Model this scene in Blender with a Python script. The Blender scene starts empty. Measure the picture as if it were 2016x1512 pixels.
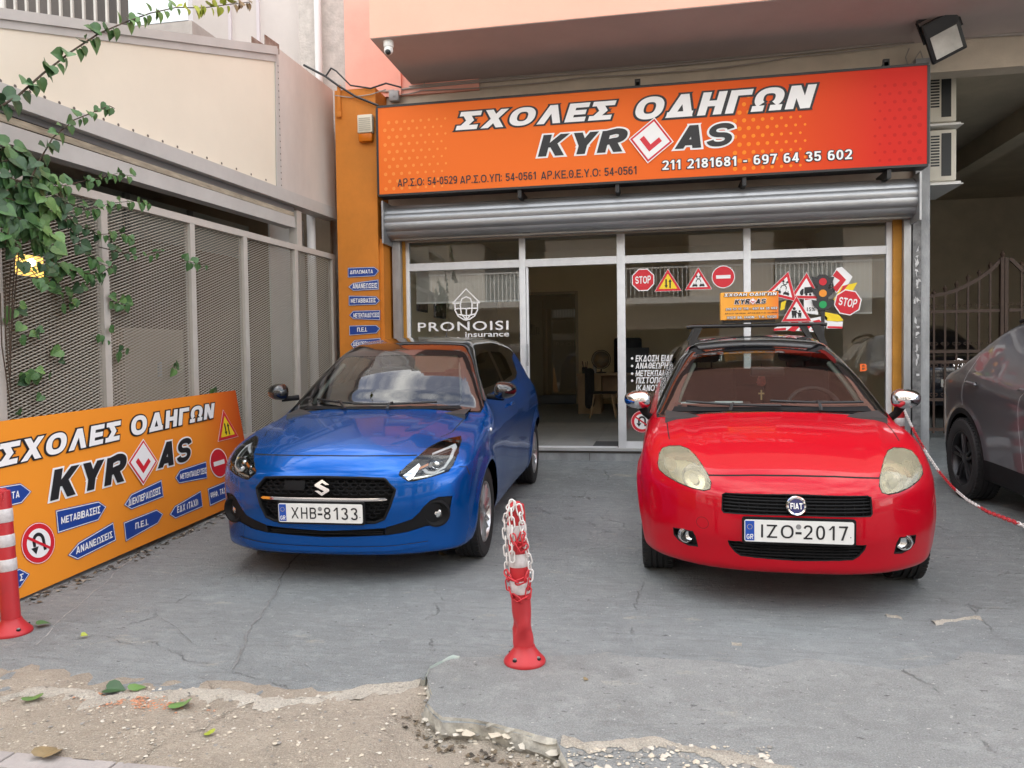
import bpy, bmesh, math, random
import numpy as np
from math import sin, cos, tan, pi, radians, sqrt, atan2, hypot
from mathutils import Vector, Matrix
from mathutils.geometry import tessellate_polygon
random.seed(7)
SC = bpy.context.scene
COL = SC.collection

# ------------------------------------------------------------------ camera
FPX, CAM_H = 1514.0, 1.33
YAW, PITCH, ROLL = radians(10.7), radians(1.85), 0.014
_f = np.array([-sin(YAW)*cos(PITCH), cos(YAW)*cos(PITCH), -sin(PITCH)])
_r0 = np.array([cos(YAW), sin(YAW), 0.0])
_u0 = np.cross(_r0, _f)
_r = cos(ROLL)*_r0 - sin(ROLL)*_u0
_u = cos(ROLL)*_u0 + sin(ROLL)*_r0
CAMP = np.array([0.0, 0.0, CAM_H])
cam = bpy.data.cameras.new('camera')
cam.sensor_width = 36.0
cam.lens = 36.0*FPX/2016.0
cam.clip_start, cam.clip_end = 0.05, 400.0
cam_ob = bpy.data.objects.new('camera', cam)
COL.objects.link(cam_ob)
cam_ob.matrix_world = Matrix(((_r[0], _u[0], -_f[0], 0), (_r[1], _u[1], -_f[1], 0), (_r[2], _u[2], -_f[2], CAM_H), (0, 0, 0, 1)))
SC.camera = cam_ob

# ------------------------------------------------------------------ sky, sun, exposure
SUN_EL, SUN_ROT = radians(52), radians(-12)
w = bpy.data.worlds.new("World"); SC.world = w; w.use_nodes = True
nt = w.node_tree; nt.nodes.clear()
out = nt.nodes.new('ShaderNodeOutputWorld'); bg = nt.nodes.new('ShaderNodeBackground')
sky = nt.nodes.new('ShaderNodeTexSky'); sky.sky_type = 'NISHITA'; sky.sun_disc = False
sky.sun_elevation, sky.sun_rotation = SUN_EL, SUN_ROT
sky.air_density, sky.dust_density, sky.ozone_density = 1.0, 1.6, 1.0
geo = nt.nodes.new('ShaderNodeTexCoord')
mp = nt.nodes.new('ShaderNodeMapping'); mp.inputs['Scale'].default_value = (1.6, 1.6, 3.2)
ns = nt.nodes.new('ShaderNodeTexNoise'); ns.inputs['Scale'].default_value = 1.7; ns.inputs['Detail'].default_value = 7; ns.inputs['Roughness'].default_value = .6
rp = nt.nodes.new('ShaderNodeValToRGB'); rp.color_ramp.elements[0].position = .40; rp.color_ramp.elements[1].position = .60
mx = nt.nodes.new('ShaderNodeMix'); mx.data_type = 'RGBA'; mx.inputs['B'].default_value = (15.2, 14.9, 14.2, 1)
nt.links.new(geo.outputs['Generated'], mp.inputs['Vector']); nt.links.new(mp.outputs[0], ns.inputs['Vector'])
nt.links.new(ns.outputs['Fac'], rp.inputs['Fac']); nt.links.new(rp.outputs['Color'], mx.inputs['Factor'])
nt.links.new(sky.outputs[0], mx.inputs['A']); nt.links.new(mx.outputs['Result'], bg.inputs['Color'])
bg.inputs['Strength'].default_value = 0.13
nt.links.new(bg.outputs[0], out.inputs['Surface'])
sl = bpy.data.lights.new('sun', 'SUN'); sl.energy = 2.8; sl.angle = radians(.5); sl.color = (1, .94, .86)
so = bpy.data.objects.new('sun', sl); COL.objects.link(so)
so.rotation_euler = (-(pi/2-SUN_EL), 0, -SUN_ROT); so.location = (0, 10, 30)
SC.view_settings.view_transform = 'Standard'; SC.view_settings.look = 'None'
SC.view_settings.gamma = 1.0; SC.view_settings.use_curve_mapping = False
SC.view_settings.exposure = 1.42
SC.cycles.max_bounces = 10; SC.cycles.diffuse_bounces = 6; SC.cycles.glossy_bounces = 4; SC.cycles.transparent_max_bounces = 16
SC.cycles.transmission_bounces = 4; SC.cycles.caustics_reflective = False; SC.cycles.caustics_refractive = False

# ------------------------------------------------------------------ geometry helpers
def ray(px, py): return _f + (px-1008)/FPX*_r - (py-756)/FPX*_u
D = 8.79                                   # distance of the shop front
def gz(y): return 0.042*max(0.0, min(y, 20)-5.1)      # the forecourt climbs towards the shop
class Plane:
    """A plane in the place with its own 2D axes; hit() finds where a line of sight meets it."""
    def __init__(s, o, eu, ev):
        s.o = np.array(o, float); s.eu = np.array(eu, float); s.ev = np.array(ev, float)
        s.n = np.cross(s.eu, s.ev); s.n /= np.linalg.norm(s.n)
    def hit(s, px, py):
        d = ray(px, py); t = ((s.o-CAMP) @ s.n)/(d @ s.n); return CAMP + d*t
    def uv(s, px, py):
        q = s.hit(px, py)-s.o; return (float(q @ s.eu), float(q @ s.ev))
    def at(s, u, v, n=0.0): return s.o + s.eu*u + s.ev*v + s.n*n
def fac(off=0.0): return Plane((0, D-off, 0), (1, 0, 0), (0, 0, 1))
def at_y(px, py, y): return fac(D-y).hit(px, py)
def at_z(px, py, z): d = ray(px, py); return CAMP + d*((z-CAM_H)/d[2])
def on_ground(px, py):
    z = 0.0
    for _ in range(12): q = at_z(px, py, z); z = gz(q[1])
    return q

def tag(o, label=None, cat=None, group=None, kind=None):
    if label: o['label'] = label
    if cat: o['category'] = cat
    if group: o['group'] = group
    if kind: o['kind'] = kind
    return o
def thing(name, label, cat, loc=(0, 0, 0), group=None):
    o = bpy.data.objects.new(name, None); COL.objects.link(o); o.location = [float(c) for c in loc]
    o.empty_display_size = .1
    return tag(o, label, cat, group)
def copy_tree(o, parent=None):
    c = o.copy(); COL.objects.link(c); c.parent = parent
    for ch in list(o.children): copy_tree(ch, c)
    return c
def origin_of(p):
    v = Vector((0, 0, 0))
    while p is not None: v = v + p.location; p = p.parent
    return v

class MB:
    def __init__(s): s.v = []; s.f = []; s.m = []; s.mi = 0
    def add(s, vs, fs, mi=None):
        b = len(s.v); s.v.extend([tuple(float(c) for c in q) for q in vs]); s.f.extend([tuple(i+b for i in f) for f in fs])
        s.m.extend([s.mi if mi is None else mi]*len(fs)); return s
    def box(s, x0, x1, y0, y1, z0, z1, mi=None, M=None, bev=0.0):
        x0, x1 = min(x0, x1), max(x0, x1); y0, y1 = min(y0, y1), max(y0, y1); z0, z1 = min(z0, z1), max(z0, z1)
        if bev > 0:
            bm = bmesh.new(); bmesh.ops.create_cube(bm, size=1)
            for q in bm.verts: q.co = Vector(((x0+x1)/2+q.co.x*(x1-x0), (y0+y1)/2+q.co.y*(y1-y0), (z0+z1)/2+q.co.z*(z1-z0)))
            bev = min(bev, .45*min(x1-x0, y1-y0, z1-z0))
            bmesh.ops.bevel(bm, geom=bm.edges[:], offset=bev, segments=2, profile=.5, affect='EDGES')
            bm.verts.index_update()
            vs = [q.co.copy() for q in bm.verts]; fs = [[q.index for q in f.verts] for f in bm.faces]; bm.free()
        else:
            vs = [Vector((a, b, c)) for a in (x0, x1) for b in (y0, y1) for c in (z0, z1)]
            fs = [(0, 1, 3, 2), (4, 6, 7, 5), (0, 4, 5, 1), (2, 3, 7, 6), (0, 2, 6, 4), (1, 5, 7, 3)]
        if M is not None: vs = [M @ q for q in vs]
        return s.add(vs, fs, mi)
    def quad(s, a, b, c, d, mi=None): return s.add([a, b, c, d], [(0, 1, 2, 3)], mi)
    def bar(s, a, b, wd, hd, up=(0, 0, 1), mi=None, bev=0.0):
        """a rectangular bar from a to b"""
        a = Vector(a); b = Vector(b); d = b-a; L = d.length; d.normalize()
        u = Vector(up); sd = d.cross(u)
        if sd.length < 1e-5: sd = d.cross(Vector((0, 1, 0)))
        sd.normalize(); u = sd.cross(d)
        M = Matrix((( d.x, sd.x, u.x, a.x), (d.y, sd.y, u.y, a.y), (d.z, sd.z, u.z, a.z), (0, 0, 0, 1)))
        return s.box(0, L, -wd/2, wd/2, -hd/2, hd/2, mi, M, bev)
    def tube(s, pts, r, n=8, mi=None, cap=True):
        pts = [Vector(p) for p in pts]; rs = r if hasattr(r, '__len__') else [r]*len(pts)
        vs = []; fs = []; prev = None
        for i, p in enumerate(pts):
            t = (pts[min(i+1, len(pts)-1)]-pts[max(i-1, 0)])
            if t.length < 1e-9: t = Vector((0, 0, 1))
            t.normalize()
            if prev is None:
                a = Vector((0, 0, 1)) if abs(t.z) < .9 else Vector((1, 0, 0))
                e = t.cross(a).normalized()
            else:
                e = prev-t*prev.dot(t)
                e = e.normalized() if e.length > 1e-6 else t.orthogonal().normalized()
            prev = e; g = t.cross(e)
            for k in range(n):
                c = 2*pi*k/n; vs.append(p+(e*cos(c)+g*sin(c))*rs[i])
        for i in range(len(pts)-1):
            for k in range(n):
                fs.append((i*n+k, i*n+(k+1) % n, (i+1)*n+(k+1) % n, (i+1)*n+k))
        if cap:
            fs.append(tuple(range(n))[::-1]); fs.append(tuple((len(pts)-1)*n+k for k in range(n)))
        return s.add(vs, fs, mi)
    def lathe(s, prof, n=24, M=None, mi=None, a0=0.0, a1=2*pi):
        """prof: (radius, height) pairs round local z"""
        vs = []; fs = []; full = abs(a1-a0-2*pi) < 1e-6; nn = n if full else n+1
        for r, h in prof:
            for k in range(nn):
                c = a0+(a1-a0)*k/n; vs.append(Vector((r*cos(c), r*sin(c), h)))
        for i in range(len(prof)-1):
            for k in range(n):
                k2 = (k+1) % nn
                fs.append((i*nn+k, i*nn+k2, (i+1)*nn+k2, (i+1)*nn+k))
        if M is not None: vs = [M @ q for q in vs]
        return s.add(vs, fs, mi)
    def sphere(s, c, r, n=12, mi=None, sc=(1, 1, 1)):
        m = n//2
        prof = [(max(1e-4, r*sin(pi*i/m)), -r*cos(pi*i/m)) for i in range(m+1)]
        return s.lathe(prof, n, Matrix.Translation(Vector(c)) @ Matrix.Diagonal((*sc, 1)), mi)
    def torus(s, M, R, r, n=24, k=8, mi=None, sx=1.0):
        vs = []; fs = []
        for i in range(n):
            a = 2*pi*i/n
            for j in range(k):
                b = 2*pi*j/k; q = R+r*cos(b); vs.append(M @ Vector((q*cos(a)*sx, q*sin(a), r*sin(b))))
        for i in range(n):
            for j in range(k):
                fs.append((i*k+j, ((i+1) % n)*k+j, ((i+1) % n)*k+(j+1) % k, i*k+(j+1) % k))
        return s.add(vs, fs, mi)
    def prism(s, pts, P, n0, n1, mi=None, mside=None):
        """polygon (u,v) on plane P, between normal offsets n0 (back) and n1 (front)"""
        m = len(pts)
        fr = [P.at(u, v, n1) for u, v in pts]; bk = [P.at(u, v, n0) for u, v in pts]
        tris = tessellate_polygon([[Vector((u, v, 0)) for u, v in pts]])
        area = sum(pts[i][0]*pts[(i+1) % m][1]-pts[(i+1) % m][0]*pts[i][1] for i in range(m))
        s.add(fr, _orient(tris, pts), mi)
        if abs(n1-n0) > 1e-7:
            vs = fr+bk
            sg = [((i, i+m, (i+1) % m+m, (i+1) % m) if area > 0 else (i, (i+1) % m, (i+1) % m+m, i+m)) for i in range(m)]
            s.add(vs, sg, mside if mside is not None else mi)
        return s
    def flat(s, pts, P, n, mi=None): return s.prism(pts, P, n, n, mi)
    def build(s, name, mats, parent=None, smooth=None, kind=None, label=None):
        me = bpy.data.meshes.new(name)
        o = bpy.data.objects.new(name, me); COL.objects.link(o)
        off = origin_of(parent)
        me.from_pydata([(q[0]-off.x, q[1]-off.y, q[2]-off.z) for q in s.v], [], s.f)
        for m in (mats if isinstance(mats, (list, tuple)) else [mats]): me.materials.append(m)
        if len(me.materials) > 1: me.polygons.foreach_set('material_index', s.m)
        if smooth is not None:
            me.polygons.foreach_set('use_smooth', [True]*len(me.polygons))
            if smooth < 3: me.set_sharp_from_angle(angle=smooth)
        me.update()
        o.parent = parent
        if kind: o['kind'] = kind
        if label: o['label'] = label
        return o
def _orient(tris, pts):
    r = []
    for a, b, c in tris:
        (x0, y0), (x1, y1), (x2, y2) = pts[a], pts[b], pts[c]
        r.append((a, b, c) if (x1-x0)*(y2-y0)-(x2-x0)*(y1-y0) > 0 else (a, c, b))
    return r

# ------------------------------------------------------------------ materials
MATS = {}
def mat(name, col, rough=.6, metal=0.0, coat=0.0, spec=.5, var=0.0, vscale=6.0, col2=None, bump=0.0, bscale=40.0, stretch=(1, 1, 1),
        emit=None, estr=0.0, alpha=1.0, liner=None, rvar=0.0, flake=0.0):
    if name in MATS: return MATS[name]
    m = bpy.data.materials.new(name); m.use_nodes = True; t = m.node_tree; b = t.nodes['Principled BSDF']
    b.inputs['Base Color'].default_value = (*col, 1); b.inputs['Roughness'].default_value = rough; b.inputs['Metallic'].default_value = metal
    b.inputs['Coat Weight'].default_value = coat; b.inputs['Coat Roughness'].default_value = .03; b.inputs['Specular IOR Level'].default_value = spec
    if alpha < 1: b.inputs['Alpha'].default_value = alpha
    if emit: b.inputs['Emission Color'].default_value = (*emit, 1); b.inputs['Emission Strength'].default_value = estr
    tc = None
    if var > 0 or bump > 0 or rvar > 0:
        tc = t.nodes.new('ShaderNodeTexCoord'); mpn = t.nodes.new('ShaderNodeMapping'); mpn.inputs['Scale'].default_value = stretch
        t.links.new(tc.outputs['Object'], mpn.inputs['Vector'])
    if var > 0 or rvar > 0:
        n = t.nodes.new('ShaderNodeTexNoise'); n.inputs['Scale'].default_value = vscale; n.inputs['Detail'].default_value = 8; n.inputs['Roughness'].default_value = .65
        t.links.new(mpn.outputs[0], n.inputs['Vector'])
    if var > 0:
        r = t.nodes.new('ShaderNodeValToRGB'); c2 = col2 or tuple(c*(1-var) for c in col)
        r.color_ramp.elements[0].position = .35; r.color_ramp.elements[1].position = .68
        r.color_ramp.elements[0].color = (*c2, 1); r.color_ramp.elements[1].color = (*col, 1)
        t.links.new(n.outputs['Fac'], r.inputs['Fac']); t.links.new(r.outputs['Color'], b.inputs['Base Color'])
    if rvar > 0:
        mr = t.nodes.new('ShaderNodeMapRange'); mr.inputs['From Min'].default_value = .3; mr.inputs['From Max'].default_value = .7
        mr.inputs['To Min'].default_value = max(0, rough-rvar); mr.inputs['To Max'].default_value = min(1, rough+rvar)
        t.links.new(n.outputs['Fac'], mr.inputs['Value']); t.links.new(mr.outputs[0], b.inputs['Roughness'])
    if bump > 0:
        n2 = t.nodes.new('ShaderNodeTexNoise'); n2.inputs['Scale'].default_value = bscale; n2.inputs['Detail'].default_value = 6
        t.links.new(mpn.outputs[0], n2.inputs['Vector'])
        bp = t.nodes.new('ShaderNodeBump'); bp.inputs['Strength'].default_value = bump; bp.inputs['Distance'].default_value = .01
        t.links.new(n2.outputs['Fac'], bp.inputs['Height']); t.links.new(bp.outputs[0], b.inputs['Normal'])
    if liner is not None:      # the unpainted inner side of a panel
        g = t.nodes.new('ShaderNodeNewGeometry'); d2 = t.nodes.new('ShaderNodeBsdfDiffuse'); d2.inputs['Color'].default_value = (*liner, 1)
        ms = t.nodes.new('ShaderNodeMixShader'); o = t.nodes['Material Output']
        t.links.new(g.outputs['Backfacing'], ms.inputs[0]); t.links.new(b.outputs[0], ms.inputs[1]); t.links.new(d2.outputs[0], ms.inputs[2])
        t.links.new(ms.outputs[0], o.inputs['Surface'])
    MATS[name] = m
    return m
def glass(name, tint=(.9, .95, .93), refl=1.45, rough=0.0, dirt=0.0, dirtcol=(.6, .6, .6), boost=1.0):
    """thin pane: see-through with a Fresnel reflection"""
    if name in MATS: return MATS[name]
    m = bpy.data.materials.new(name); m.use_nodes = True; t = m.node_tree; t.nodes.clear()
    o = t.nodes.new('ShaderNodeOutputMaterial'); tr = t.nodes.new('ShaderNodeBsdfTransparent'); tr.inputs['Color'].default_value = (*tint, 1)
    gl = t.nodes.new('ShaderNodeBsdfGlossy'); gl.inputs['Roughness'].default_value = rough
    fr = t.nodes.new('ShaderNodeFresnel'); fr.inputs['IOR'].default_value = refl
    mu = t.nodes.new('ShaderNodeMath'); mu.operation = 'MULTIPLY'; mu.inputs[1].default_value = boost; mu.use_clamp = True
    ms = t.nodes.new('ShaderNodeMixShader')
    t.links.new(fr.outputs[0], mu.inputs[0]); t.links.new(mu.outputs[0], ms.inputs[0])
    a = tr
    if dirt > 0:
        df = t.nodes.new('ShaderNodeBsdfDiffuse'); df.inputs['Color'].default_value = (*dirtcol, 1)
        m2 = t.nodes.new('ShaderNodeMixShader'); m2.inputs[0].default_value = dirt
        t.links.new(tr.outputs[0], m2.inputs[1]); t.links.new(df.outputs[0], m2.inputs[2]); a = m2
    t.links.new(a.outputs[0], ms.inputs[1]); t.links.new(gl.outputs[0], ms.inputs[2]); t.links.new(ms.outputs[0], o.inputs['Surface'])
    MATS[name] = m
    return m

# ------------------------------------------------------------------ lettering
_TX = {}
def text_geo(body, bold=0.0, shear=0.0, space=1.0):
    k = (body, bold, shear, space)
    if k in _TX: return _TX[k]
    c = bpy.data.curves.new('lettering', 'FONT'); c.body = body; c.offset = bold; c.shear = shear; c.space_character = space
    c.resolution_u = 6
    o = bpy.data.objects.new('lettering', c); COL.objects.link(o)
    bpy.context.view_layer.update()
    dg = bpy.context.evaluated_depsgraph_get()
    me = bpy.data.meshes.new_from_object(o.evaluated_get(dg))
    vs = np.array([(v.co.x, v.co.y) for v in me.vertices]); fs = [tuple(p.vertices) for p in me.polygons]
    bpy.data.objects.remove(o); bpy.data.curves.remove(c); bpy.data.meshes.remove(me)
    # faces wound to look along +z
    out = []
    for f in fs:
        a = sum(vs[f[i]][0]*vs[f[(i+1) % len(f)]][1]-vs[f[(i+1) % len(f)]][0]*vs[f[i]][1] for i in range(len(f)))
        out.append(f if a > 0 else f[::-1])
    _TX[k] = (vs, out); return _TX[k]
def put_text(mb, body, P, rect, n, mi=0, bold=.0, shear=0.0, space=1.0, outline=None, fit='box', quad=None):
    """lettering laid on plane P inside rect=(u0,v0,u1,v1) (or bilinear in a 4-corner quad), n proud of it; outline=(bold, material, n)"""
    vs, fs = text_geo(body, bold, shear, space)
    lo, hi = vs.min(0), vs.max(0)
    def place(q, nn):
        s = (q-lo)/(hi-lo)
        if quad is not None:
            a, b, c, d = [np.array(z, float) for z in quad]       # BL BR TR TL
            uv = [(a*(1-x)+b*x)*(1-y)+(d*(1-x)+c*x)*y for x, y in s]
        else:
            u0, v0, u1, v1 = rect
            uv = [(u0+(u1-u0)*x, v0+(v1-v0)*y) for x, y in s]
        return [P.at(u, v, nn) for u, v in uv]
    if outline:
        vo, fo = text_geo(body, outline[0], shear, space)
        mb.add(place(vo, outline[2]), fo, outline[1])
    mb.add(place(vs, n), fs, mi)
def px_rect(P, bl, tr):
    a = P.uv(*bl); b = P.uv(*tr); return (a[0], a[1], b[0], b[1])
def px_poly(P, pts): return [P.uv(*q) for q in pts]
def regular(n, r=1.0, a0=0.0): return [(r*cos(a0+2*pi*i/n), r*sin(a0+2*pi*i/n)) for i in range(n)]
def rounded(w, h, r, k=4):
    p = []
    for cx, cy, a in ((w/2-r, h/2-r, 0), (-w/2+r, h/2-r, pi/2), (-w/2+r, -h/2+r, pi), (w/2-r, -h/2+r, 1.5*pi)):
        for i in range(k+1): p.append((cx+r*cos(a+pi/2*i/k), cy+r*sin(a+pi/2*i/k)))
    return p

# ------------------------------------------------------------------ drawn sign lettering (strokes, so weight and outline can be set freely)
def _arc(cx, cy, rx, ry, a0, a1, n=14, p=2.35):
    o = []
    for i in range(n+1):
        a = radians(a0+(a1-a0)*i/n); c, s = cos(a), sin(a)
        o.append((cx+rx*math.copysign(abs(c)**(2/p), c), cy+ry*math.copysign(abs(s)**(2/p), s)))
    return o
LAT = dict(zip('ABEHIKMNOPTXYZ', 'ΑΒΕΗΙΚΜΝΟΡΤΧΥΖ'))
def glyph(ch, t):
    ch = LAT.get(ch, ch); h = t*.86; p = []
    W = {'Ι': t, ' ': .34, '.': t*1.05, ',': t*1.05, ':': t*1.05, '-': .36, '(': .36, ')': .36, '•': .3, '1': .46, 'Μ': .98, 'Ω': .92, 'Ο': .90, 'Φ': .92, 'Ψ': .9, 'Χ': .86, 'Σ': .76, 'Γ': .66, 'Ε': .68, 'Λ': .88, 'Δ': .92, 'Α': .88,
         'Κ': .86, 'Υ': .84, 'R': .82, 'S': .76, 'L': .62, 'G': .88, 'F': .64}.get(ch, .74 if not ch.isdigit() else .64)
    W += max(0, t-.19)*.9 if ch not in 'Ι .,:-1()' else 0
    a, b, d, e, m = t/2, W-t/2, h/2, 1-h/2, W/2; xa = t*.60
    V = lambda x, y0=0, y1=1: p.append(('V', x, y0, y1)); H = lambda x0, x1, y: p.append(('H', x0, x1, y)); Dg = lambda x0, y0, x1, y1, k=1.0: p.append(('D', x0, y0, x1, y1, k)); Cv = lambda q, cl=False: p.append(('C', q, cl))
    if ch == 'Ι': V(a)
    elif ch == 'Η': V(a); V(b); H(a, b, .5)
    elif ch == 'Ε': V(a); H(a, W, d); H(a, W*.93, .5); H(a, W, e)
    elif ch == 'F': V(a); H(a, W*.9, .48); H(a, W, e)
    elif ch == 'L': V(a); H(a, W, d)
    elif ch == 'Γ': V(a); H(a, W, e)
    elif ch == 'Τ': V(m); H(0, W, e)
    elif ch == 'Π': V(a); V(b); H(a, b, e)
    elif ch == 'Σ': H(0, W, d); H(0, W, e); Dg(xa, 1, W*.56, .5, 1.05); Dg(W*.56, .5, xa, 0, 1.05)
    elif ch == 'Χ': Dg(xa, 0, W-xa, 1); Dg(W-xa, 0, xa, 1)
    elif ch in 'ΛΑΔ':
        Dg(xa, 0, m, 1); Dg(W-xa, 0, m, 1)
        if ch == 'Α': H(W*.22, W*.78, .26)
        if ch == 'Δ': H(xa*.3, W-xa*.3, d)
    elif ch in 'ΟΘ':
        Cv(_arc(m, .5, m-a, .5-d, 0, 360, 40)[:-1], True)
        if ch == 'Θ': H(W*.32, W*.68, .5)
    elif ch == 'Ω': Cv(_arc(m, .56, m-a-.02, .44-d, -52, 232, 26)); H(0, W*.40, d); H(W*.60, W, d)
    elif ch == 'Ν': V(a); V(b); Dg(a*1.15, 1, W-a*1.15, 0)
    elif ch == 'Μ': V(a); V(b); Dg(a*1.1, 1, m, .12, .9); Dg(W-a*1.1, 1, m, .12, .9)
    elif ch == 'Υ': Dg(xa, 1, m, .40); Dg(W-xa, 1, m, .40); V(m, 0, .46)
    elif ch == 'Κ': V(a); Dg(W-xa, 1, a*1.9, .40); Dg(W*.45, .56, W-xa, 0)
    elif ch in 'ΡR':
        V(a); Cv([(a, e)]+_arc(W*.52, .5+.5*(e-.0)/2+.02, b-W*.52, (e-.44)/2, 90, -90, 14)+[(a, .44)])
        if ch == 'R': Dg(W*.50, .46, W-xa, 0)
    elif ch == 'Β':
        V(a); Cv([(a, e)]+_arc(W*.50, (e+.53)/2, b-W*.54, (e-.53)/2, 90, -90, 12)+[(a, .53)]); Cv([(a, .53)]+_arc(W*.52, (d+.53)/2, b-W*.52, (.53-d)/2, 90, -90, 12)+[(a, d)])
    elif ch == 'S': k = .80 if t > .24 else 1.0; a *= k; d *= k; b = W-a; p.append(('C', _arc(m, (1-d+.5)/2, m-a, (.5-d)/2, 8, 270, 18, 2.2)[:-1]+_arc(m, (d+.5)/2, m-a, (.5-d)/2, 90, -172, 18, 2.2), False, k))
    elif ch == 'Φ': V(m); Cv(_arc(m, .5, m-a, .34-d, 0, 360, 30)[:-1], True)
    elif ch == 'Ψ': V(m); Cv([(a, 1)]+_arc(m, .62, m-a, .34, 180, 360, 16)+[(b, 1)])
    elif ch == 'Ξ': H(0, W, d); H(W*.08, W*.92, .5); H(0, W, e)
    elif ch == 'Ζ': H(0, W, d); H(0, W, e); Dg(xa, 0, W-xa, 1)
    elif ch == 'G': Cv(_arc(m, .5, m-a, .5-d, 35, 340, 26)); H(W*.5, W, .42)
    elif ch == '0': Cv(_arc(m, .5, m-a, .5-d, 0, 360, 36)[:-1], True)
    elif ch == '1': V(W-t*.75); Dg(t*.35, .70, W-t*.9, 1, .85)
    elif ch == '2': Cv(_arc(m, .70, m-a, .30-d, 170, -20, 16)+[(b*.86, .50)]); Dg(xa*.9, .04, W-xa*1.0, .56, 1.0); H(0, W, d)
    elif ch == '3': Cv(_arc(m*.94, .745, m*.96-a, .255-d, 165, -90, 16)); Cv(_arc(m, .27, m-a, .27-d, 90, -165, 16))
    elif ch == '4': V(W*.70); H(0, W, .28); Dg(xa*.8, .24, W*.66, 1, .85)
    elif ch == '5': H(W*.16, W*.95, e); V(a*1.35, .45, 1); Cv([(a*1.35, .52)]+_arc(m, .33, m-a, .33-d, 118, -165, 18))
    elif ch == '6': Cv(_arc(m, .33, m-a, .33-d, 0, 360, 26)[:-1], True); Cv([(a, .36)]+_arc(m*1.06, .62, m*1.06-a, .38-d, 180, 50, 14))
    elif ch == '7': H(0, W, e); Dg(W*.36, 0, W-xa*.9, .98)
    elif ch == '8': Cv(_arc(m, .745, m*.93-a, .255-d, 0, 360, 24)[:-1], True); Cv(_arc(m, .27, m-a, .27-d, 0, 360, 24)[:-1], True)
    elif ch == '9': Cv(_arc(m, .67, m-a, .33-d, 0, 360, 26)[:-1], True); Cv([(b, .64)]+_arc(m*.94, .38, b-m*.94, .38-d, 0, -130, 14))
    elif ch == '-': H(0, W, .42)
    elif ch in '.,': V(a, 0, t)
    elif ch == ':': V(a, .06, .06+t); V(a, .6, .6+t)
    elif ch == '(': Cv(_arc(W*1.1, .45, W*1.1-a, .62, 140, 220, 10, 2))
    elif ch == ')': Cv(_arc(-W*.1, .45, W*1.1-a, .62, 40, -40, 10, 2))
    return W, p
def _ribbon(pts, wd, wh, closed, ext):
    n = len(pts); l, r = [], []
    P = [np.array(q, float) for q in pts]
    if ext and not closed:
        u = (P[0]-P[1]); P[0] = P[0]+u/np.linalg.norm(u)*ext; u = (P[-1]-P[-2]); P[-1] = P[-1]+u/np.linalg.norm(u)*ext
    for i in range(n):
        p0 = P[(i-1) % n] if closed else P[max(i-1, 0)]; p2 = P[(i+1) % n] if closed else P[min(i+1, n-1)]
        d1 = P[i]-p0; d2 = p2-P[i]
        d1 = d1/np.linalg.norm(d1) if np.linalg.norm(d1) > 1e-9 else None; d2 = d2/np.linalg.norm(d2) if np.linalg.norm(d2) > 1e-9 else None
        d1 = d2 if d1 is None else d1; d2 = d1 if d2 is None else d2
        k = d1+d2; k /= (np.linalg.norm(k)+1e-9); nn = np.array((-k[1], k[0])); c = max(.6, nn @ np.array((-d1[1], d1[0])))
        q = nn*np.array((wd, wh))/2/c; l.append(P[i]+q); r.append(P[i]-q)
    quads = []
    for i in range(n if closed else n-1): j = (i+1) % n; quads.append([r[i], r[j], l[j], l[i]])
    return quads
def word_polys(body, t, gap=.12, shear=0.0, grow=0.0):
    """polygons of a word: list of (glyph index, polygon); grow fattens all strokes (outline)"""
    out = []; x = 0.0; h = t*.86
    for gi, ch in enumerate(body):
        W, pr = glyph(ch, t)
        for k, q in enumerate(pr):
            if q[0] == 'V': ps = [[(q[1]-t/2-grow, q[2]-grow), (q[1]+t/2+grow, q[2]-grow), (q[1]+t/2+grow, q[3]+grow), (q[1]-t/2-grow, q[3]+grow)]]
            elif q[0] == 'H': ps = [[(q[1]-grow, q[3]-h/2-grow), (q[2]+grow, q[3]-h/2-grow), (q[2]+grow, q[3]+h/2+grow), (q[1]-grow, q[3]+h/2+grow)]]
            elif q[0] == 'D':
                x0, y0, x1, y1, kk = q[1:]
                if y0 > y1: x0, y0, x1, y1 = x1, y1, x0, y0
                sl = (x1-x0)/(y1-y0); w2 = t*kk/2*sqrt(1+.35*sl*sl)+grow*sqrt(1+sl*sl); x0 -= sl*grow; x1 += sl*grow; y0 -= grow; y1 += grow
                ps = [[(x0-w2, y0), (x0+w2, y0), (x1+w2, y1), (x1-w2, y1)]]
            else: kk = q[3] if len(q) > 3 else 1.0; ps = _ribbon(q[1], t*kk+2*grow, h*kk+2*grow, q[2], grow)
            for zi, z in enumerate(ps): out.append((gi*7+k+.07*zi, [(px+x+shear*py, py) for px, py in z]))
        x += W+gap+shear*0
    return out
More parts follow.
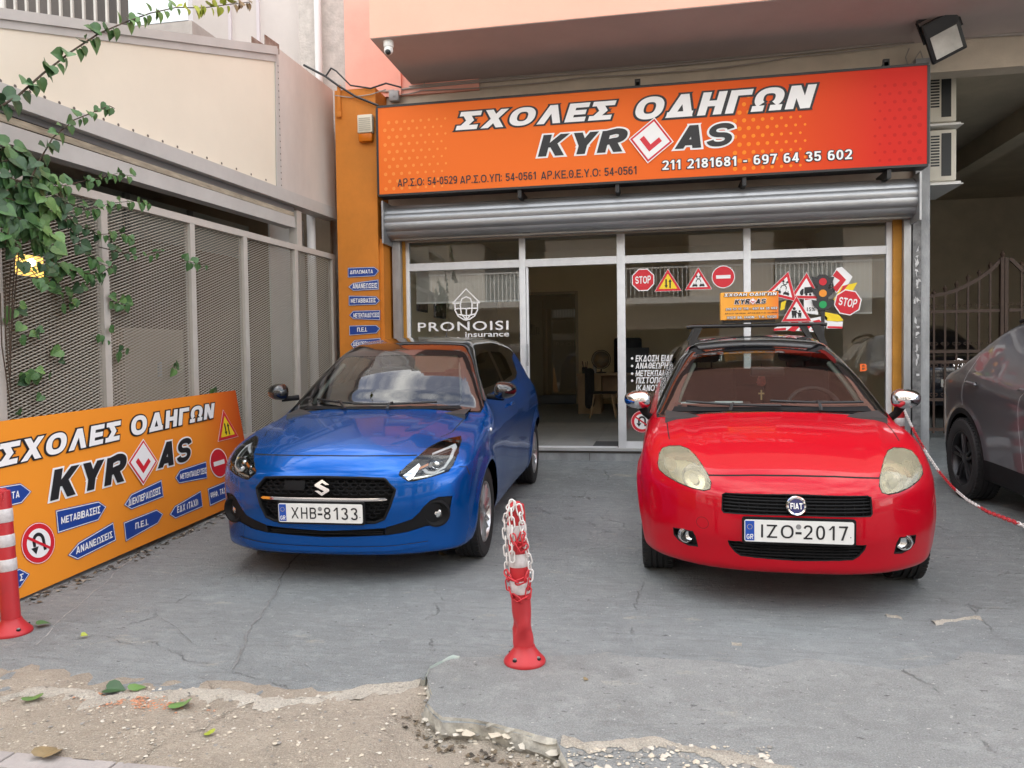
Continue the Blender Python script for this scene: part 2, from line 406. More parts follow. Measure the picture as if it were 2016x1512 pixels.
def sign_text(mb, body, P, rect, n, mi=0, t=.2, shear=0.0, gap=.12, outline=None, quad=None):
    """drawn lettering fitted to rect or quad (BL BR TR TL); outline=(grow, material)"""
    base = word_polys(body, t, gap, shear)
    al = np.array([q for _, z in base for q in z]); lo = np.array((al[:, 0].min(), 0.0)); hi = np.array((al[:, 0].max(), 1.0))
    ea = np.linalg.norm(P.eu)
    def place(z, nn):
        r = []
        for q in z:
            x, y = (np.array(q)-lo)/(hi-lo)
            if quad is not None:
                a, b, c, d = [np.array(k, float) for k in quad]; u, v = (a*(1-x)+b*x)*(1-y)+(d*(1-x)+c*x)*y
            else: u, v = rect[0]+(rect[2]-rect[0])*x, rect[1]+(rect[3]-rect[1])*y
            r.append(P.at(u, v, nn))
        return r
    if outline:
        for k, z in word_polys(body, t, gap, shear, outline[0]): mb.add(place(z, n+.00006*(k % 41)), [tuple(range(len(z)))], outline[1])
        n += .0035
    for k, z in base: mb.add(place(z, n+.00006*(k % 41)), [tuple(range(len(z)))], mi)

# ================================================================== THE SETTING
def nodes_of(name, rough=.8):
    m = bpy.data.materials.new(name); m.use_nodes = True
    return m, m.node_tree, m.node_tree.nodes['Principled BSDF']
def painted_concrete(name, base, worn, dark, speck, seed=0.0, streak=9.0, crack=.3):
    m, t, b = nodes_of(name); N = t.nodes.new; L = t.links.new
    tc = N('ShaderNodeTexCoord'); mp = N('ShaderNodeMapping'); mp.inputs['Location'].default_value = (seed, seed*1.7, 0); L(tc.outputs['Object'], mp.inputs[0])
    def noise(scale, detail=6, rough=.6, stretch=None, dist=0.0):
        n = N('ShaderNodeTexNoise'); n.inputs['Scale'].default_value = scale; n.inputs['Detail'].default_value = detail; n.inputs['Roughness'].default_value = rough; n.inputs['Distortion'].default_value = dist
        if stretch:
            q = N('ShaderNodeMapping'); q.inputs['Scale'].default_value = stretch; L(mp.outputs[0], q.inputs[0]); L(q.outputs[0], n.inputs['Vector'])
        else: L(mp.outputs[0], n.inputs['Vector'])
        return n
    def ramp(src, a, c):
        r = N('ShaderNodeMapRange'); r.inputs['From Min'].default_value = a; r.inputs['From Max'].default_value = c; L(src, r.inputs['Value']); return r.outputs[0]
    def mixc(fac, A, B, k=1.0):
        x = N('ShaderNodeMix'); x.data_type = 'RGBA'
        f = N('ShaderNodeMath'); f.operation = 'MULTIPLY'; f.inputs[1].default_value = k; L(fac, f.inputs[0]); L(f.outputs[0], x.inputs['Factor'])
        for s, q in (('A', A), ('B', B)):
            if isinstance(q, tuple): x.inputs[s].default_value = (*q, 1)
            else: L(q, x.inputs[s])
        return x.outputs['Result']
    big = noise(.9, 8, .62); mid = noise(5, 8, .7); st = noise(3.2, 7, .68, (1.0, streak, 1.0), .6); fine = noise(70, 4, .7); wornn = noise(2.2, 10, .74, (1, 1.8, 1), .3)
    c = mixc(ramp(big.outputs['Fac'], .35, .68), base, dark, 1.0)
    c = mixc(ramp(st.outputs['Fac'], .50, .66), c, tuple(q*.56 for q in base), .65)
    c = mixc(ramp(mid.outputs['Fac'], .55, .75), c, tuple(min(1, q*1.35) for q in base), .6)
    c = mixc(ramp(wornn.outputs['Fac'], .60, .68), c, worn, .75)
    mot = noise(11, 5, .72, (1, 1.4, 1), .4); c = mixc(ramp(mot.outputs['Fac'], .52, .62), c, tuple(q*1.22 for q in base), .35); c = mixc(ramp(mot.outputs['Fac'], .44, .36), c, tuple(q*.70 for q in base), .35)
    c = mixc(ramp(fine.outputs['Fac'], .42, .7), c, tuple(q*.75 for q in base), .35)
    gr = noise(170, 3, .6); c = mixc(ramp(gr.outputs['Fac'], .50, .66), c, tuple(q*1.35 for q in base), .45); c = mixc(ramp(gr.outputs['Fac'], .48, .36), c, tuple(q*.55 for q in base), .45)
    sp = noise(46, 2, .5); c = mixc(ramp(sp.outputs['Fac'], .725, .74), c, speck, .8)
    pit = noise(22, 3, .6, (1, 1.6, 1)); c = mixc(ramp(pit.outputs['Fac'], .665, .705), c, (.05, .05, .052), .7)
    v = N('ShaderNodeTexVoronoi'); v.feature = 'DISTANCE_TO_EDGE'; v.inputs['Scale'].default_value = .55
    dm = N('ShaderNodeMix'); dm.data_type = 'RGBA'; dm.blend_type = 'LINEAR_LIGHT'; dm.inputs['Factor'].default_value = .16
    wn = noise(3.0, 6, .65); L(mp.outputs[0], dm.inputs['A']); L(wn.outputs['Color'], dm.inputs['B']); L(dm.outputs['Result'], v.inputs['Vector'])
    ck = N('ShaderNodeMapRange'); ck.inputs['From Min'].default_value = .0; ck.inputs['From Max'].default_value = .0035; ck.inputs['To Min'].default_value = 1; ck.inputs['To Max'].default_value = 0
    L(v.outputs['Distance'], ck.inputs['Value'])
    br = N('ShaderNodeMath'); br.operation = 'MULTIPLY'; L(ck.outputs[0], br.inputs[0]); L(ramp(mid.outputs['Fac'], .45, .6), br.inputs[1])
    c = mixc(br.outputs[0], c, (.085, .083, .08), crack)
    L(c, b.inputs['Base Color'])
    rr = N('ShaderNodeMapRange'); rr.inputs['To Min'].default_value = .62; rr.inputs['To Max'].default_value = .9; L(mid.outputs['Fac'], rr.inputs['Value']); L(rr.outputs[0], b.inputs['Roughness'])
    h = N('ShaderNodeMath'); h.operation = 'ADD'; L(st.outputs['Fac'], h.inputs[0]); L(fine.outputs['Fac'], h.inputs[1])
    h2 = N('ShaderNodeMath'); h2.operation = 'MULTIPLY_ADD'; L(mid.outputs['Fac'], h2.inputs[0]); h2.inputs[1].default_value = 1.5; L(h.outputs[0], h2.inputs[2])
    h3 = N('ShaderNodeMath'); h3.operation = 'SUBTRACT'; L(h2.outputs[0], h3.inputs[0]); L(br.outputs[0], h3.inputs[1])
    bp = N('ShaderNodeBump'); bp.inputs['Strength'].default_value = 1.0; bp.inputs['Distance'].default_value = .022; L(h3.outputs[0], bp.inputs['Height']); L(bp.outputs[0], b.inputs['Normal'])
    return m
M_drive = painted_concrete('painted concrete', (.325, .350, .355), (.46, .435, .37), (.205, .225, .230), (.72, .72, .70), 0)
M_apron = painted_concrete('bare screed', (.345, .358, .352), (.50, .47, .40), (.235, .248, .246), (.6, .6, .58), 5.3, 2.0, .35)
M_dirt = painted_concrete('sandy dirt', (.43, .375, .305), (.62, .58, .50), (.30, .25, .19), (.8, .78, .72), 11.1, 1.5, 0.0)
M_edge = mat('broken concrete', (.50, .47, .40), .95, var=.55, vscale=14, col2=(.20, .19, .17), bump=1.0, bscale=30)
M_road = mat('asphalt', (.055, .055, .058), .9, var=.3, vscale=20, bump=.4, bscale=120)
M_paver = mat('pavers', (.36, .33, .315), .85, var=.25, vscale=5, col2=(.27, .25, .24), bump=.4, bscale=90)
M_joint = mat('joint', (.12, .11, .10), .95)

# one sheet of land reaching far past the street, the street itself, the footway
mb = MB(); mb.quad((-90, -90, -.2), (90, -90, -.2), (90, 90, -.2), (-90, 90, -.2)); mb.build('ground', mat('land', (.2, .19, .17), .95), kind='structure')
mb = MB(); mb.quad((-60, -6.2, -.12), (60, -6.2, -.12), (60, .5, -.12), (-60, .5, -.12)); mb.build('road', M_road, kind='structure')
mb = MB(); mb.box(-60, 60, -9.3, -6.2, -.2, 0.0); mb.build('pavement', M_paver, kind='structure')
mb = MB()
x = -7.0
while x < 7:                                   # pavers with open joints, a row of kerb pavers at the dirt's edge
    for y0, y1 in ((.5, .96), (.97, 1.36), (1.37, 1.76), (1.77, 2.16), (2.17, 2.265)):
        mb.box(x, x+.392, y0, y1, -.1, -.012+random.uniform(-.002, .002), bev=.004)
    x += .40
mb.box(-7, 7, .52, 2.25, -.11, -.024, 1)
mb.build('footway', [M_paver, M_joint], kind='structure')

# ragged outlines traced on the ground and set at their real height
def nz(x, y=0.0, s=1.0):
    return sin(x*3.1*s+y*1.7)+.6*sin(x*7.3*s+1.3+y*3.1)+.35*sin(x*17.1*s+2.1)+.22*sin(x*39.7*s+.7)
def ragged(pts, step=.03, amp=.012):
    out = []
    for i in range(len(pts)-1):
        a, b = np.array(pts[i], float), np.array(pts[i+1], float); n = max(1, int(np.linalg.norm(b-a)/step)); nn = np.array((-(b-a)[1], (b-a)[0])); nn /= (np.linalg.norm(nn)+1e-9)
        for k in range(n):
            q = a+(b-a)*k/n; out.append(tuple(q+nn*amp*nz(q[0], q[1], 1.6)))
    out.append(tuple(pts[-1])); return out
def gpx(L): return [tuple(at_z(a, b, 0)[:2]) for a, b in L]
front = gpx([(-330, 1395), (-150, 1372), (0, 1368), (90, 1352), (200, 1372), (350, 1360), (430, 1366), (530, 1377), (620, 1378), (700, 1352), (770, 1345), (838, 1338), (845, 1372), (835, 1390), (870, 1425), (960, 1432), (1040, 1452), (1100, 1462), (1118, 1512), (1122, 1560)])
edge = [(-6.5, 2.75)]+ragged(front, .025, .011)+[(7.5, 2.3)]
def sheet_from(edge, far_y, zf, edge_drop, name, mats, back=None, nrow=26):
    """a slab between a ragged front edge and far_y, following the ground"""
    mb = MB(); n = len(edge); rows = []
    for k in range(nrow+1):
        s = (k/nrow)**1.6; row = []
        for i, (x, y) in enumerate(edge):
            yb = far_y if back is None else back[i]
            yy = y+(yb-y)*s; row.append((x, yy, zf(x, yy)))
        rows.append(row)
    vs = [q for r in rows for q in r]
    fs = [(k*n+i, k*n+i+1, (k+1)*n+i+1, (k+1)*n+i) for k in range(nrow) for i in range(n-1)]
    mb.add(vs, fs, 0)
    top = rows[0]; low = [(x+.006*nz(x*5)+random.uniform(-.006, .006), y-.008+.010*nz(x*4, 2.0)+random.uniform(-.014, .010), z-edge_drop*random.uniform(.35, .6)) for x, y, z in top]; lo2 = [(x, y+.006, z-edge_drop) for x, y, z in top]
    mb.add(low+top, [(i, i+1, n+i+1, n+i) for i in range(n-1)], 1); mb.add(lo2+low, [(i, i+1, n+i+1, n+i) for i in range(n-1)], 1)
    return mb.build(name, mats, kind='structure', smooth=.8)
sheet_from(edge, 24.0, lambda x, y: gz(y), .09, 'driveway', [M_drive, M_edge])

# thin screed poured over the forecourt at the street end
back_px = [(838, 1338), (850, 1322), (900, 1300), (1000, 1302), (1120, 1294), (1210, 1292), (1300, 1299), (1440, 1312), (1500, 1322), (1590, 1302), (1670, 1312), (1760, 1320), (1860, 1312), (1905, 1288), (2016, 1296), (2200, 1290)]
bk = ragged(gpx(back_px), .03, .010)
fr_ = gpx([(838, 1338), (848, 1372), (839, 1390), (870, 1419), (960, 1430), (1040, 1449), (1098, 1461), (1117, 1512), (1130, 1560), (1500, 1590), (2300, 1580)])
fr_ = ragged(fr_, .025, .010)
def screed():
    ring = fr_ + bk[::-1]
    bm = bmesh.new(); vs = [bm.verts.new((x, y, .012)) for x, y in ring]
    tris = tessellate_polygon([[Vector((x, y, 0)) for x, y in ring]])
    mb = MB(); mb.add([(x, y, .011) for x, y in ring], _orient(tris, ring), 0); bm.free()
    n = len(ring); lo = [(x+.004*nz(x*4, y)+random.uniform(-.006, .006), y+.008*nz(y*3, x)-.004+random.uniform(-.008, .004), -.006+random.uniform(-.006, .006)) for x, y in ring]
    mb.add(lo+[(x, y, .011) for x, y in ring], [(i, (i+1) % n, n+(i+1) % n, n+i) for i in range(n)], 1)
    # crumbled edge below the lip
    return mb.build('concrete_apron', [M_apron, M_edge], kind='structure')
screed()

# the sandy strip between footway and forecourt
def dirt_h(x, y):
    e = 0.0
    t = min(1, max(0, (x+.98)/.12)); base = .003*(1-t)-.058*t
    k = min(1, max(0, (y-2.27)/.18)); h = -.016*(1-k)+base*k-.03*min(1, max(0, (y-2.86-.0*x)/.2))*(x < -.95)
    yfade = min(1, max(0, (y-2.72)/.1)) if x < -.95 else 0
    return h + .0035*nz(x*2, y*5)+.002*nz(x*9, y*13)-.012*yfade*max(0, (y-2.74))
mb = MB(); NX, NY = 300, 60
vs = []; 
for j in range(NY+1):
    for i in range(NX+1):
        x = -7+14*i/NX; y = 2.255+.95*j/NY; vs.append((x, y, dirt_h(x, y)+(.003*nz(x*14, y*9) if j < NY else -.01)))
mb.add(vs, [(j*(NX+1)+i, j*(NX+1)+i+1, (j+1)*(NX+1)+i+1, (j+1)*(NX+1)+i) for j in range(NY) for i in range(NX)])
mb.build('dirt_strip', M_dirt, kind='structure', smooth=1.2)

# ================================================================== THE SHOP BUILDING
F0 = fac(0)
Z_SOF = 4.58
def fx(px, py, off=0): return float(fac(off).hit(px, py)[0])
def fz(px, py, off=0): return float(fac(off).hit(px, py)[2])
M_beige = mat('beige plaster', (.60, .53, .43), .9, var=.18, vscale=3, bump=.25, bscale=60)
M_salmon = mat('salmon plaster', (.80, .40, .32), .85, var=.10, vscale=2.5, bump=.15, bscale=70)
M_salmon2 = mat('light salmon plaster', (.86, .44, .33), .85, var=.07, vscale=1.7, bump=.12, bscale=70)
M_soffit = mat('grey soffit', (.54, .46, .43), .9, var=.12, vscale=1.5, bump=.15, bscale=60)
M_orange = mat('orange paint', (.62, .205, .018), .7, var=.30, vscale=2.2, col2=(.50, .17, .014), bump=.15, bscale=60)
M_conc = mat('grey concrete', (.36, .37, .375), .9, var=.35, vscale=6, bump=.4, bscale=60, stretch=(1, 1, .5))
M_alu = mat('white aluminium', (.72, .73, .74), .4, var=.12, vscale=9)
M_steel = mat('galvanised steel', (.42, .43, .44), .42, .7, var=.25, vscale=12, stretch=(1, 1, .3))
M_dark = mat('black plastic', (.012, .012, .013), .45)
M_black = mat('matt black', (.006, .006, .006), .8)
M_white = mat('white paint', (.80, .80, .78), .5)
M_marble = mat('step marble', (.46, .46, .45), .45, var=.2, vscale=4)
M_tile = mat('floor tile', (.60, .60, .58), .25, var=.12, vscale=2)
M_room = mat('room wall', (.88, .77, .54), .85, var=.06, vscale=2)
M_wood = mat('light wood', (.50, .36, .21), .55, var=.3, vscale=3, stretch=(1, 6, 1))
M_cable = mat('grey cable', (.34, .31, .28), .7)

XL = fx(661, 300, .35); XPR = fx(772, 640, .05); XPIL_R = fx(745, 500, .35)
XGL, XGR = fx(797, 500), fx(1758, 480)
ZTOP = fz(1000, 466); ZFLOOR = fz(1160, 882)
XP0, XP1 = fx(1797, 600), fx(1825, 600)
bld = thing('shop_building', 'salmon apartment building with an orange pillar and a glazed ground floor shop', 'building', (0, D, 0))
mb = MB(); mb.box(XPR-.3, XP1, D+.02, D+.22, ZTOP-.02, Z_SOF); mb.box(XP1, 9, D+.02, D+.25, fz(1832, 142), Z_SOF); mb.build('lintel', M_beige, bld)
mb = MB(); mb.box(XL, -2.0, D-.02, D+.3, fz(690, 176, .35), 13.0); mb.box(-2, 9, D+.0, D+.3, Z_SOF+1.2, 13.0); mb.box(XL+.62, XL+.70, D-.05, D-.02, fz(690, 176, .35), 4.9); mb.build('upper_wall', M_salmon, bld)
XB, YB = float(at_y(728, 75, 7.46)[0]), 7.46
mb = MB(); mb.box(XB, 9, YB, D+.01, Z_SOF+.0, Z_SOF+1.25)
mb.build('balcony', M_salmon2, bld)
mb = MB(); mb.box(XB+.004, 9, YB+.006, D+.02, Z_SOF-.006, Z_SOF-.001); mb.build('soffit', M_soffit, bld)
mb = MB(); mb.box(XL-.3, 9, D+.3, 16, 5.4, 13.0); mb.build('upper_floor', M_salmon, bld)  # unseen storeys, tall enough to keep the sun off the forecourt
mb = MB(); zt = fz(690, 176, .35)
mb.box(XL, XPIL_R, D-.35, D+.3, 0.05, zt); mb.box(XPIL_R, XPR, D-.30, D+.2, .05, fz(770, 470, .3)); mb.build('pillar', M_orange, bld)
mb = MB(); mb.box(XPR+.06, XGL, D-.01, D+.16, ZFLOOR-.1, ZTOP+.1); _or = mat('yellow ochre paint', (.55, .25, .03), .7, var=.25, vscale=4); mb.build('door_reveal', _or, bld)
mb = MB(); mb.box(XGR, XP0-.085, D-.01, D+.16, ZFLOOR-.1, ZTOP+.2); mb.build('door_reveal', _or, bld)
# entrance step
mb = MB(); mb.box(XPR-.1, XP0+.02, D+.012, D+.5, 0, ZFLOOR-.032, 0); mb.box(XPR-.1, XP0+.02, D-.012, D+.5, ZFLOOR-.032, ZFLOOR-.001, 1)
x = XPR-.08
while x < XP0: mb.box(x, x+.006, D+.006, D+.013, .1, ZFLOOR-.034, 2); x += .80
mb.build('entrance_step', [M_conc, M_marble, M_joint], bld)
# corner pillar by the passage: bare concrete with torn paper and old mortar
mb = MB(); mb.box(XP0, XP1, D-.08, D+.35, 0.0, Z_SOF-.2); mb.box(XP0-.03, XP0+.05, D-.10, D-.075, .15, 3.05, 1)
for k in range(26):
    z = random.uniform(1.1, 2.55); wv = random.uniform(.015, .06); hv = random.uniform(.02, .09); x = XP0+random.uniform(-.025, .0)
    pts = [(x+wv*random.uniform(.0, 1), z+hv*random.uniform(-1, 1)*.6) for _ in range(6)]
    cx = sum(p[0] for p in pts)/6; cz = sum(p[1] for p in pts)/6; pts.sort(key=lambda p: atan2(p[1]-cz, p[0]-cx))
    mb.flat(pts, Plane((0, D-.101, 0), (1, 0, 0), (0, 0, 1)), .001+.0004*k, 2)
mb.build('corner_pillar', [M_conc, mat('old mortar', (.22, .22, .22), .95, var=.6, vscale=16, col2=(.10, .10, .10)), mat('torn paper', (.62, .62, .62), .9, var=.3, vscale=30)], bld)
# the shop room
YR = D+6.4; XR0, XR1 = XPR-.05, XP1-.04
mb = MB()
dx0, dx1 = float(at_y(1036, 700, YR)[0]), float(at_y(1134, 700, YR)[0]); dz1 = float(at_y(1134, 578, YR)[2])
mb.box(dx1, XR1, YR, YR+.1, ZFLOOR, 4.0); mb.box(XR0, dx0, YR, YR+.1, ZFLOOR, 4.0); mb.box(dx0, dx1, YR, YR+.1, dz1, 4.0)
mb.box(XR0-.06, XR0, D+.25, YR, ZFLOOR, 4.0); mb.box(XR1, XR1+.04, D+.36, YR, ZFLOOR, 4.0)
mb.box(XR0, XR1, D+.24, YR, 3.45, 3.55)
mb.box(dx0-.3, dx1+.3, YR+2.2, YR+2.3, ZFLOOR, 4.0)
mb.build('room_wall', M_room, bld)
mb = MB(); mb.box(dx0-.02, dx1+.0, YR-.012, YR-.002, ZFLOOR, ZFLOOR+.07); mb.box(dx1-.0, dx1+.05, YR-.014, YR-.002, ZFLOOR, dz1+.05); mb.box(dx0, dx1, YR-.013, YR-.002, dz1-.0, dz1+.05)
mb.build('inner_door_frame', mat('pale frame', (.5, .44, .33), .5), bld)
mb = MB(); mb.box(dx0, dx1, YR+.03, YR+.04, ZFLOOR+.07, dz1); mb.build('inner_door', glass('dark pane', (.10, .10, .10), 1.45), bld)
mb = MB(); tx = XR0
j = 0
yy = D+.02
while yy < YR:
    xx = XR0
    while xx < XR1:
        mb.box(xx+.002, min(xx+.598, XR1), yy+.002, min(yy+.598, YR), ZFLOOR-.02, ZFLOOR+.0005); xx += .6
    yy += .6
mb.box(XR0, XR1, D+.01, YR+2.2, ZFLOOR-.06, ZFLOOR-.003, 1)
mb.build('shop_floor', [M_tile, M_joint], bld)
# passage beside the shop
M_pass = mat('passage plaster', (.52, .46, .35), .9, var=.2, vscale=2)
mb = MB(); mb.box(XP1-.02, XP1+.0, D+.36, 17, 0, 4.42); mb.box(8.0, 8.2, D, 17, 0, 4.42); mb.box(XP1, 8.2, 17, 17.2, 0, 4.42); mb.box(XP1-.02, 8.2, D+.26, 17.2, 4.42, 4.55); mb.build('passage_wall', M_pass, bld)
mb = MB(); a = at_y(2016, 262, 8.9); mb.box(4.55, 4.80, D+.26, 17, 4.10, 4.42); mb.build('ceiling_beam', M_pass, bld)

# ---------------- glazed shopfront
YG = D+.06
G = Plane((0, YG-.028, 0), (1, 0, 0), (0, 0, 1))
sf = thing('shopfront', 'white aluminium framed glass shopfront with an open middle doorway under the shutter', 'shopfront', (0, YG, ZFLOOR))
def gx(px, py): return float(G.hit(px, py)[0])
def gzz(px, py): return float(G.hit(px, py)[2])
xs = dict(l=gx(795, 600), l2=gx(807, 600), a0=gx(1023, 600), a1=gx(1040, 600), b0=gx(1215, 600), b1=gx(1231, 600), c0=gx(1464, 560), c1=gx(1478, 560), r0=gx(1745, 560), r=gx(1758, 560))
zt0, zt1 = gzz(1130, 522), gzz(1130, 507); zh = ZTOP+.03; zb = ZFLOOR
mb = MB()
for a, b in (('l', 'l2'), ('b0', 'b1'), ('c0', 'c1'), ('r0', 'r')): mb.box(xs[a], xs[b], YG-.03, YG+.03, zb, zh, bev=.003)
mb.box(xs['a0'], xs['a1']-.03, YG-.03, YG+.03, zb, zh, bev=.003); mb.box(xs['a1']-.025, xs['a1'], YG-.012, YG+.03, zb, zt0, bev=.003)
mb.box(xs['l2'], xs['a0'], YG-.026, YG+.026, zt0, zt1); mb.box(xs['a1']-.03, xs['b0'], YG-.026, YG+.026, zt0, zt1); mb.box(xs['b1'], xs['c0'], YG-.026, YG+.026, zt0, zt1); mb.box(xs['c1'], xs['r0'], YG-.026, YG+.026, zt0, zt1)
for a, b in (('l2', 'a0'), ('b1', 'c0'), ('c1', 'r0')): mb.box(xs[a], xs[b], YG-.026, YG+.026, zb, zb+.075)
for a, b in (('l2', 'a0'), ('a1', 'b0'), ('b1', 'c0'), ('c1', 'r0')): mb.box(xs[a]-.03*(a == 'a1'), xs[b], YG-.025, YG+.025, zh-.05, zh-.001)
mb.box(xs['a1']+.01, xs['b0']-.01, YG-.02, YG+.04, zb-.0, zb+.012)
mb.build('frame', M_alu, sf, smooth=.6)
mb = MB(); mb.box(xs['a1']-.02, xs['a1']-.004, YG-.07, YG-.05, zb+.95, zb+1.2); mb.box(xs['a1']-.017, xs['a1']-.007, YG-.05, YG-.012, zb+.97, zb+.99); mb.box(xs['a1']-.017, xs['a1']-.007, YG-.05, YG-.012, zb+1.16, zb+1.18); mb.build('door_handle', M_steel, sf)
M_glass = glass('shop glass', (.90, .93, .92), 1.5, boost=2.2)
PANES = {}
for nm, a, b in (('left', 'l2', 'a0'), ('third', 'b1', 'c0'), ('right', 'c1', 'r0')):
    mb = MB(); mb.quad((xs[a], YG, zb+.075), (xs[b], YG, zb+.075), (xs[b], YG, zt0), (xs[a], YG, zt0)); PANES[nm] = mb.build('window_pane', M_glass, sf)
for a, b in (('l2', 'a0'), ('a1', 'b0'), ('b1', 'c0'), ('c1', 'r0')):
    mb = MB(); mb.quad((xs[a]-.03*(a == 'a1'), YG, zt1), (xs[b], YG, zt1), (xs[b], YG, zh-.05), (xs[a]-.03*(a == 'a1'), YG, zh-.05)); mb.build('transom_pane', M_glass, sf)

# ---------------- roller shutter rolled up above the shopfront
rs = thing('roller_shutter', 'grey perforated steel roller shutter rolled up under the orange sign', 'shutter', (0, D-.2, 3.2))
zA, zB = fz(1280, 372, .36), fz(1280, 445, .36)
x0, x1 = fx(757, 430, .36), fx(1808, 380, .36)
M_slat = mat('shutter slat', (.40, .41, .42), .38, .65, var=.18, vscale=3, stretch=(1, 1, 6))
Rr = (zA-zB)/2*1.02; zc = (zA+zB)/2; yc = D-.36+Rr
mb = MB(); n = 8; prof = []
for k in range(n):                       # rounded slats round the coil
    a0 = pi*.32+2*pi*.72*k/n; a1 = pi*.32+2*pi*.72*(k+1)/n
    for j in range(5):
        a = a0+(a1-a0)*j/5; r = Rr*(0.93+.07*sin(pi*j/5)); prof.append((yc+r*cos(a), zc+r*sin(a)))
vs = []; fs = []
for (y, z) in prof: vs += [(x0, y, z), (x1, y, z)]
fs = [(2*i, 2*i+1, 2*i+3, 2*i+2) for i in range(len(prof)-1)]
mb.add(vs, fs); mb.build('slat_coil', M_slat, rs, smooth=.35)
for xe, s in ((x0, -1), (x1, 1)):
    mb = MB(); mb.box(xe, xe+s*.02, D-.40, D-.02, zc-Rr-.06, zA+.02); mb.build('side_bracket', M_steel, rs)
zC = fz(1280, 452, .2)
mb = MB(); xb0, xb1 = fx(776, 465, .2), fx(1794, 415, .2)
mb.box(xb0, xb1, D-.20, D-.13, zC, zC+.10, bev=.008); mb.box(xb0, xb1, D-.185, D-.15, zC+.10, zC+.17); 
mb.build('bottom_rail', mat('worn steel rail', (.42, .41, .38), .5, .5, var=.35, vscale=8, stretch=(.4, 1, 4)), rs, smooth=.6)
for px, py in ((1036, 455), (1468, 432)):
    c = fac(.205).hit(px, py); mb = MB(); P = Plane(c, (1, 0, 0), (0, 0, 1)); mb.prism(rounded(.115, .045, .022), P, -.004, .004); mb.build('lock_slot', M_dark, rs)
for (a, b) in ((776, 792), (1777, 1791)):
    mb = MB(); mb.box(fx(a, 600, .06), fx(b, 600, .06), D-.10, D-.03, ZFLOOR-.15, zC+.02); mb.build('guide_rail', M_steel, rs)

# ---------------- opposite side of the street: what the windows and the paint reflect
op = thing('opposite_building', 'cream apartment block with railed balconies across the street', 'building', (0, -9.3, 0))
mb = MB(); mb.box(-26, 26, -16, -9.6, 0, 9.5); mb.build('wall', mat('cream render', (.66, .60, .52), .9, var=.1, vscale=1), op)
for lv in (3.3, 6.4):
    mb = MB(); mb.box(-22, 22, -9.6, -8.2, lv-.2, lv); mb.build('balcony_slab', mat('pale render', (.72, .70, .66), .9), op)
    mb = MB(); x = -22
    while x < 22: mb.box(x, x+.03, -8.24, -8.21, lv, lv+.95); x += .14
    mb.box(-22, 22, -8.25, -8.20, lv+.95, lv+1.0); mb.build('railing', M_white, op)
for k in range(9):
    x = -20+k*5
    for lv in (0, 3.3, 6.4):
        mb = MB(); mb.box(x-1.1, x+1.1, -9.62, -9.58, lv+.1, lv+2.3); mb.build('window', mat('dark glass', (.03, .035, .04), .1), op)

# ================================================================== SIGNS AND LETTERING
M_ink = mat('black ink', (.012, .012, .014), .5); M_wh = mat('white print', (.82, .82, .82), .5); M_red = mat('sign red', (.60, .015, .03), .45); M_yel = mat('sign yellow', (.85, .62, .02), .45)
M_blue = mat('sign blue', (.012, .05, .27), .45); M_green = mat('sign green', (.01, .35, .10), .4); M_amber = mat('sign amber', (.85, .30, .03), .4); M_grey = mat('print grey', (.030, .030, .033), .5)
PRINT = [M_ink, M_wh, M_red, M_yel, M_blue, M_green, M_amber, M_grey]      # 0..7
def gradient_print(name, stops, lo, hi, axis='X', rough=.45, var=0.04):
    m, t, b = nodes_of(name, rough); N = t.nodes.new; L = t.links.new
    tc = N('ShaderNodeTexCoord'); sp = N('ShaderNodeSeparateXYZ'); L(tc.outputs['Object'], sp.inputs[0])
    mr = N('ShaderNodeMapRange'); mr.inputs['From Min'].default_value = lo; mr.inputs['From Max'].default_value = hi; L(sp.outputs[axis], mr.inputs['Value'])
    r = N('ShaderNodeValToRGB'); el = r.color_ramp.elements
    while len(el) < len(stops): el.new(.5)
    for e, (p, c) in zip(el, stops): e.position = p; e.color = (*c, 1)
    L(mr.outputs[0], r.inputs['Fac']); L(r.outputs['Color'], b.inputs['Base Color']); b.inputs['Roughness'].default_value = rough; b.inputs['Specular IOR Level'].default_value = .12
    return m
def A(cx, cy, rx, ry, n=28): return [(cx+rx*cos(2*pi*i/n), cy+ry*sin(2*pi*i/n)) for i in range(n)]
class Aff:
    """unit drawing -> plane coordinates, from the drawing's centre and half axes in plane units"""
    def __init__(s, c, ex, ey): s.c, s.ex, s.ey = np.array(c, float), np.array(ex, float), np.array(ey, float)
    def __call__(s, pts): return [tuple(s.c+s.ex*x+s.ey*y) for x, y in pts]
    def sub(s, x, y, k): return Aff(s.c+s.ex*x+s.ey*y, s.ex*k, s.ey*k)
def stroke(pts, wd):
    """a thin ribbon polygon along pts"""
    l, r = [], []
    for i, p in enumerate(pts):
        a = np.array(pts[max(i-1, 0)]); b = np.array(pts[min(i+1, len(pts)-1)]); d = b-a; d = d/(np.linalg.norm(d)+1e-12); q = np.array((-d[1], d[0]))*wd/2
        l.append(tuple(np.array(p)+q)); r.append(tuple(np.array(p)-q))
    return l+r[::-1]
def ring_band(mb, P, aff, r0, r1, n, mi, k=40, a0=0.0, a1=2*pi):
    for i in range(k):
        a, b = a0+(a1-a0)*i/k, a0+(a1-a0)*(i+1)/k
        mb.flat(aff([(r0*cos(a), r0*sin(a)), (r1*cos(a), r1*sin(a)), (r1*cos(b), r1*sin(b)), (r0*cos(b), r0*sin(b))]), P, n, mi)
def arrow(x, y0, y1, w=.12, hw=.3, hl=.3):
    s = 1 if y1 > y0 else -1
    return [(x-w/2, y0), (x+w/2, y0), (x+w/2, y1-s*hl), (x+hw/2, y1-s*hl), (x, y1), (x-hw/2, y1-s*hl), (x-w/2, y1-s*hl)]
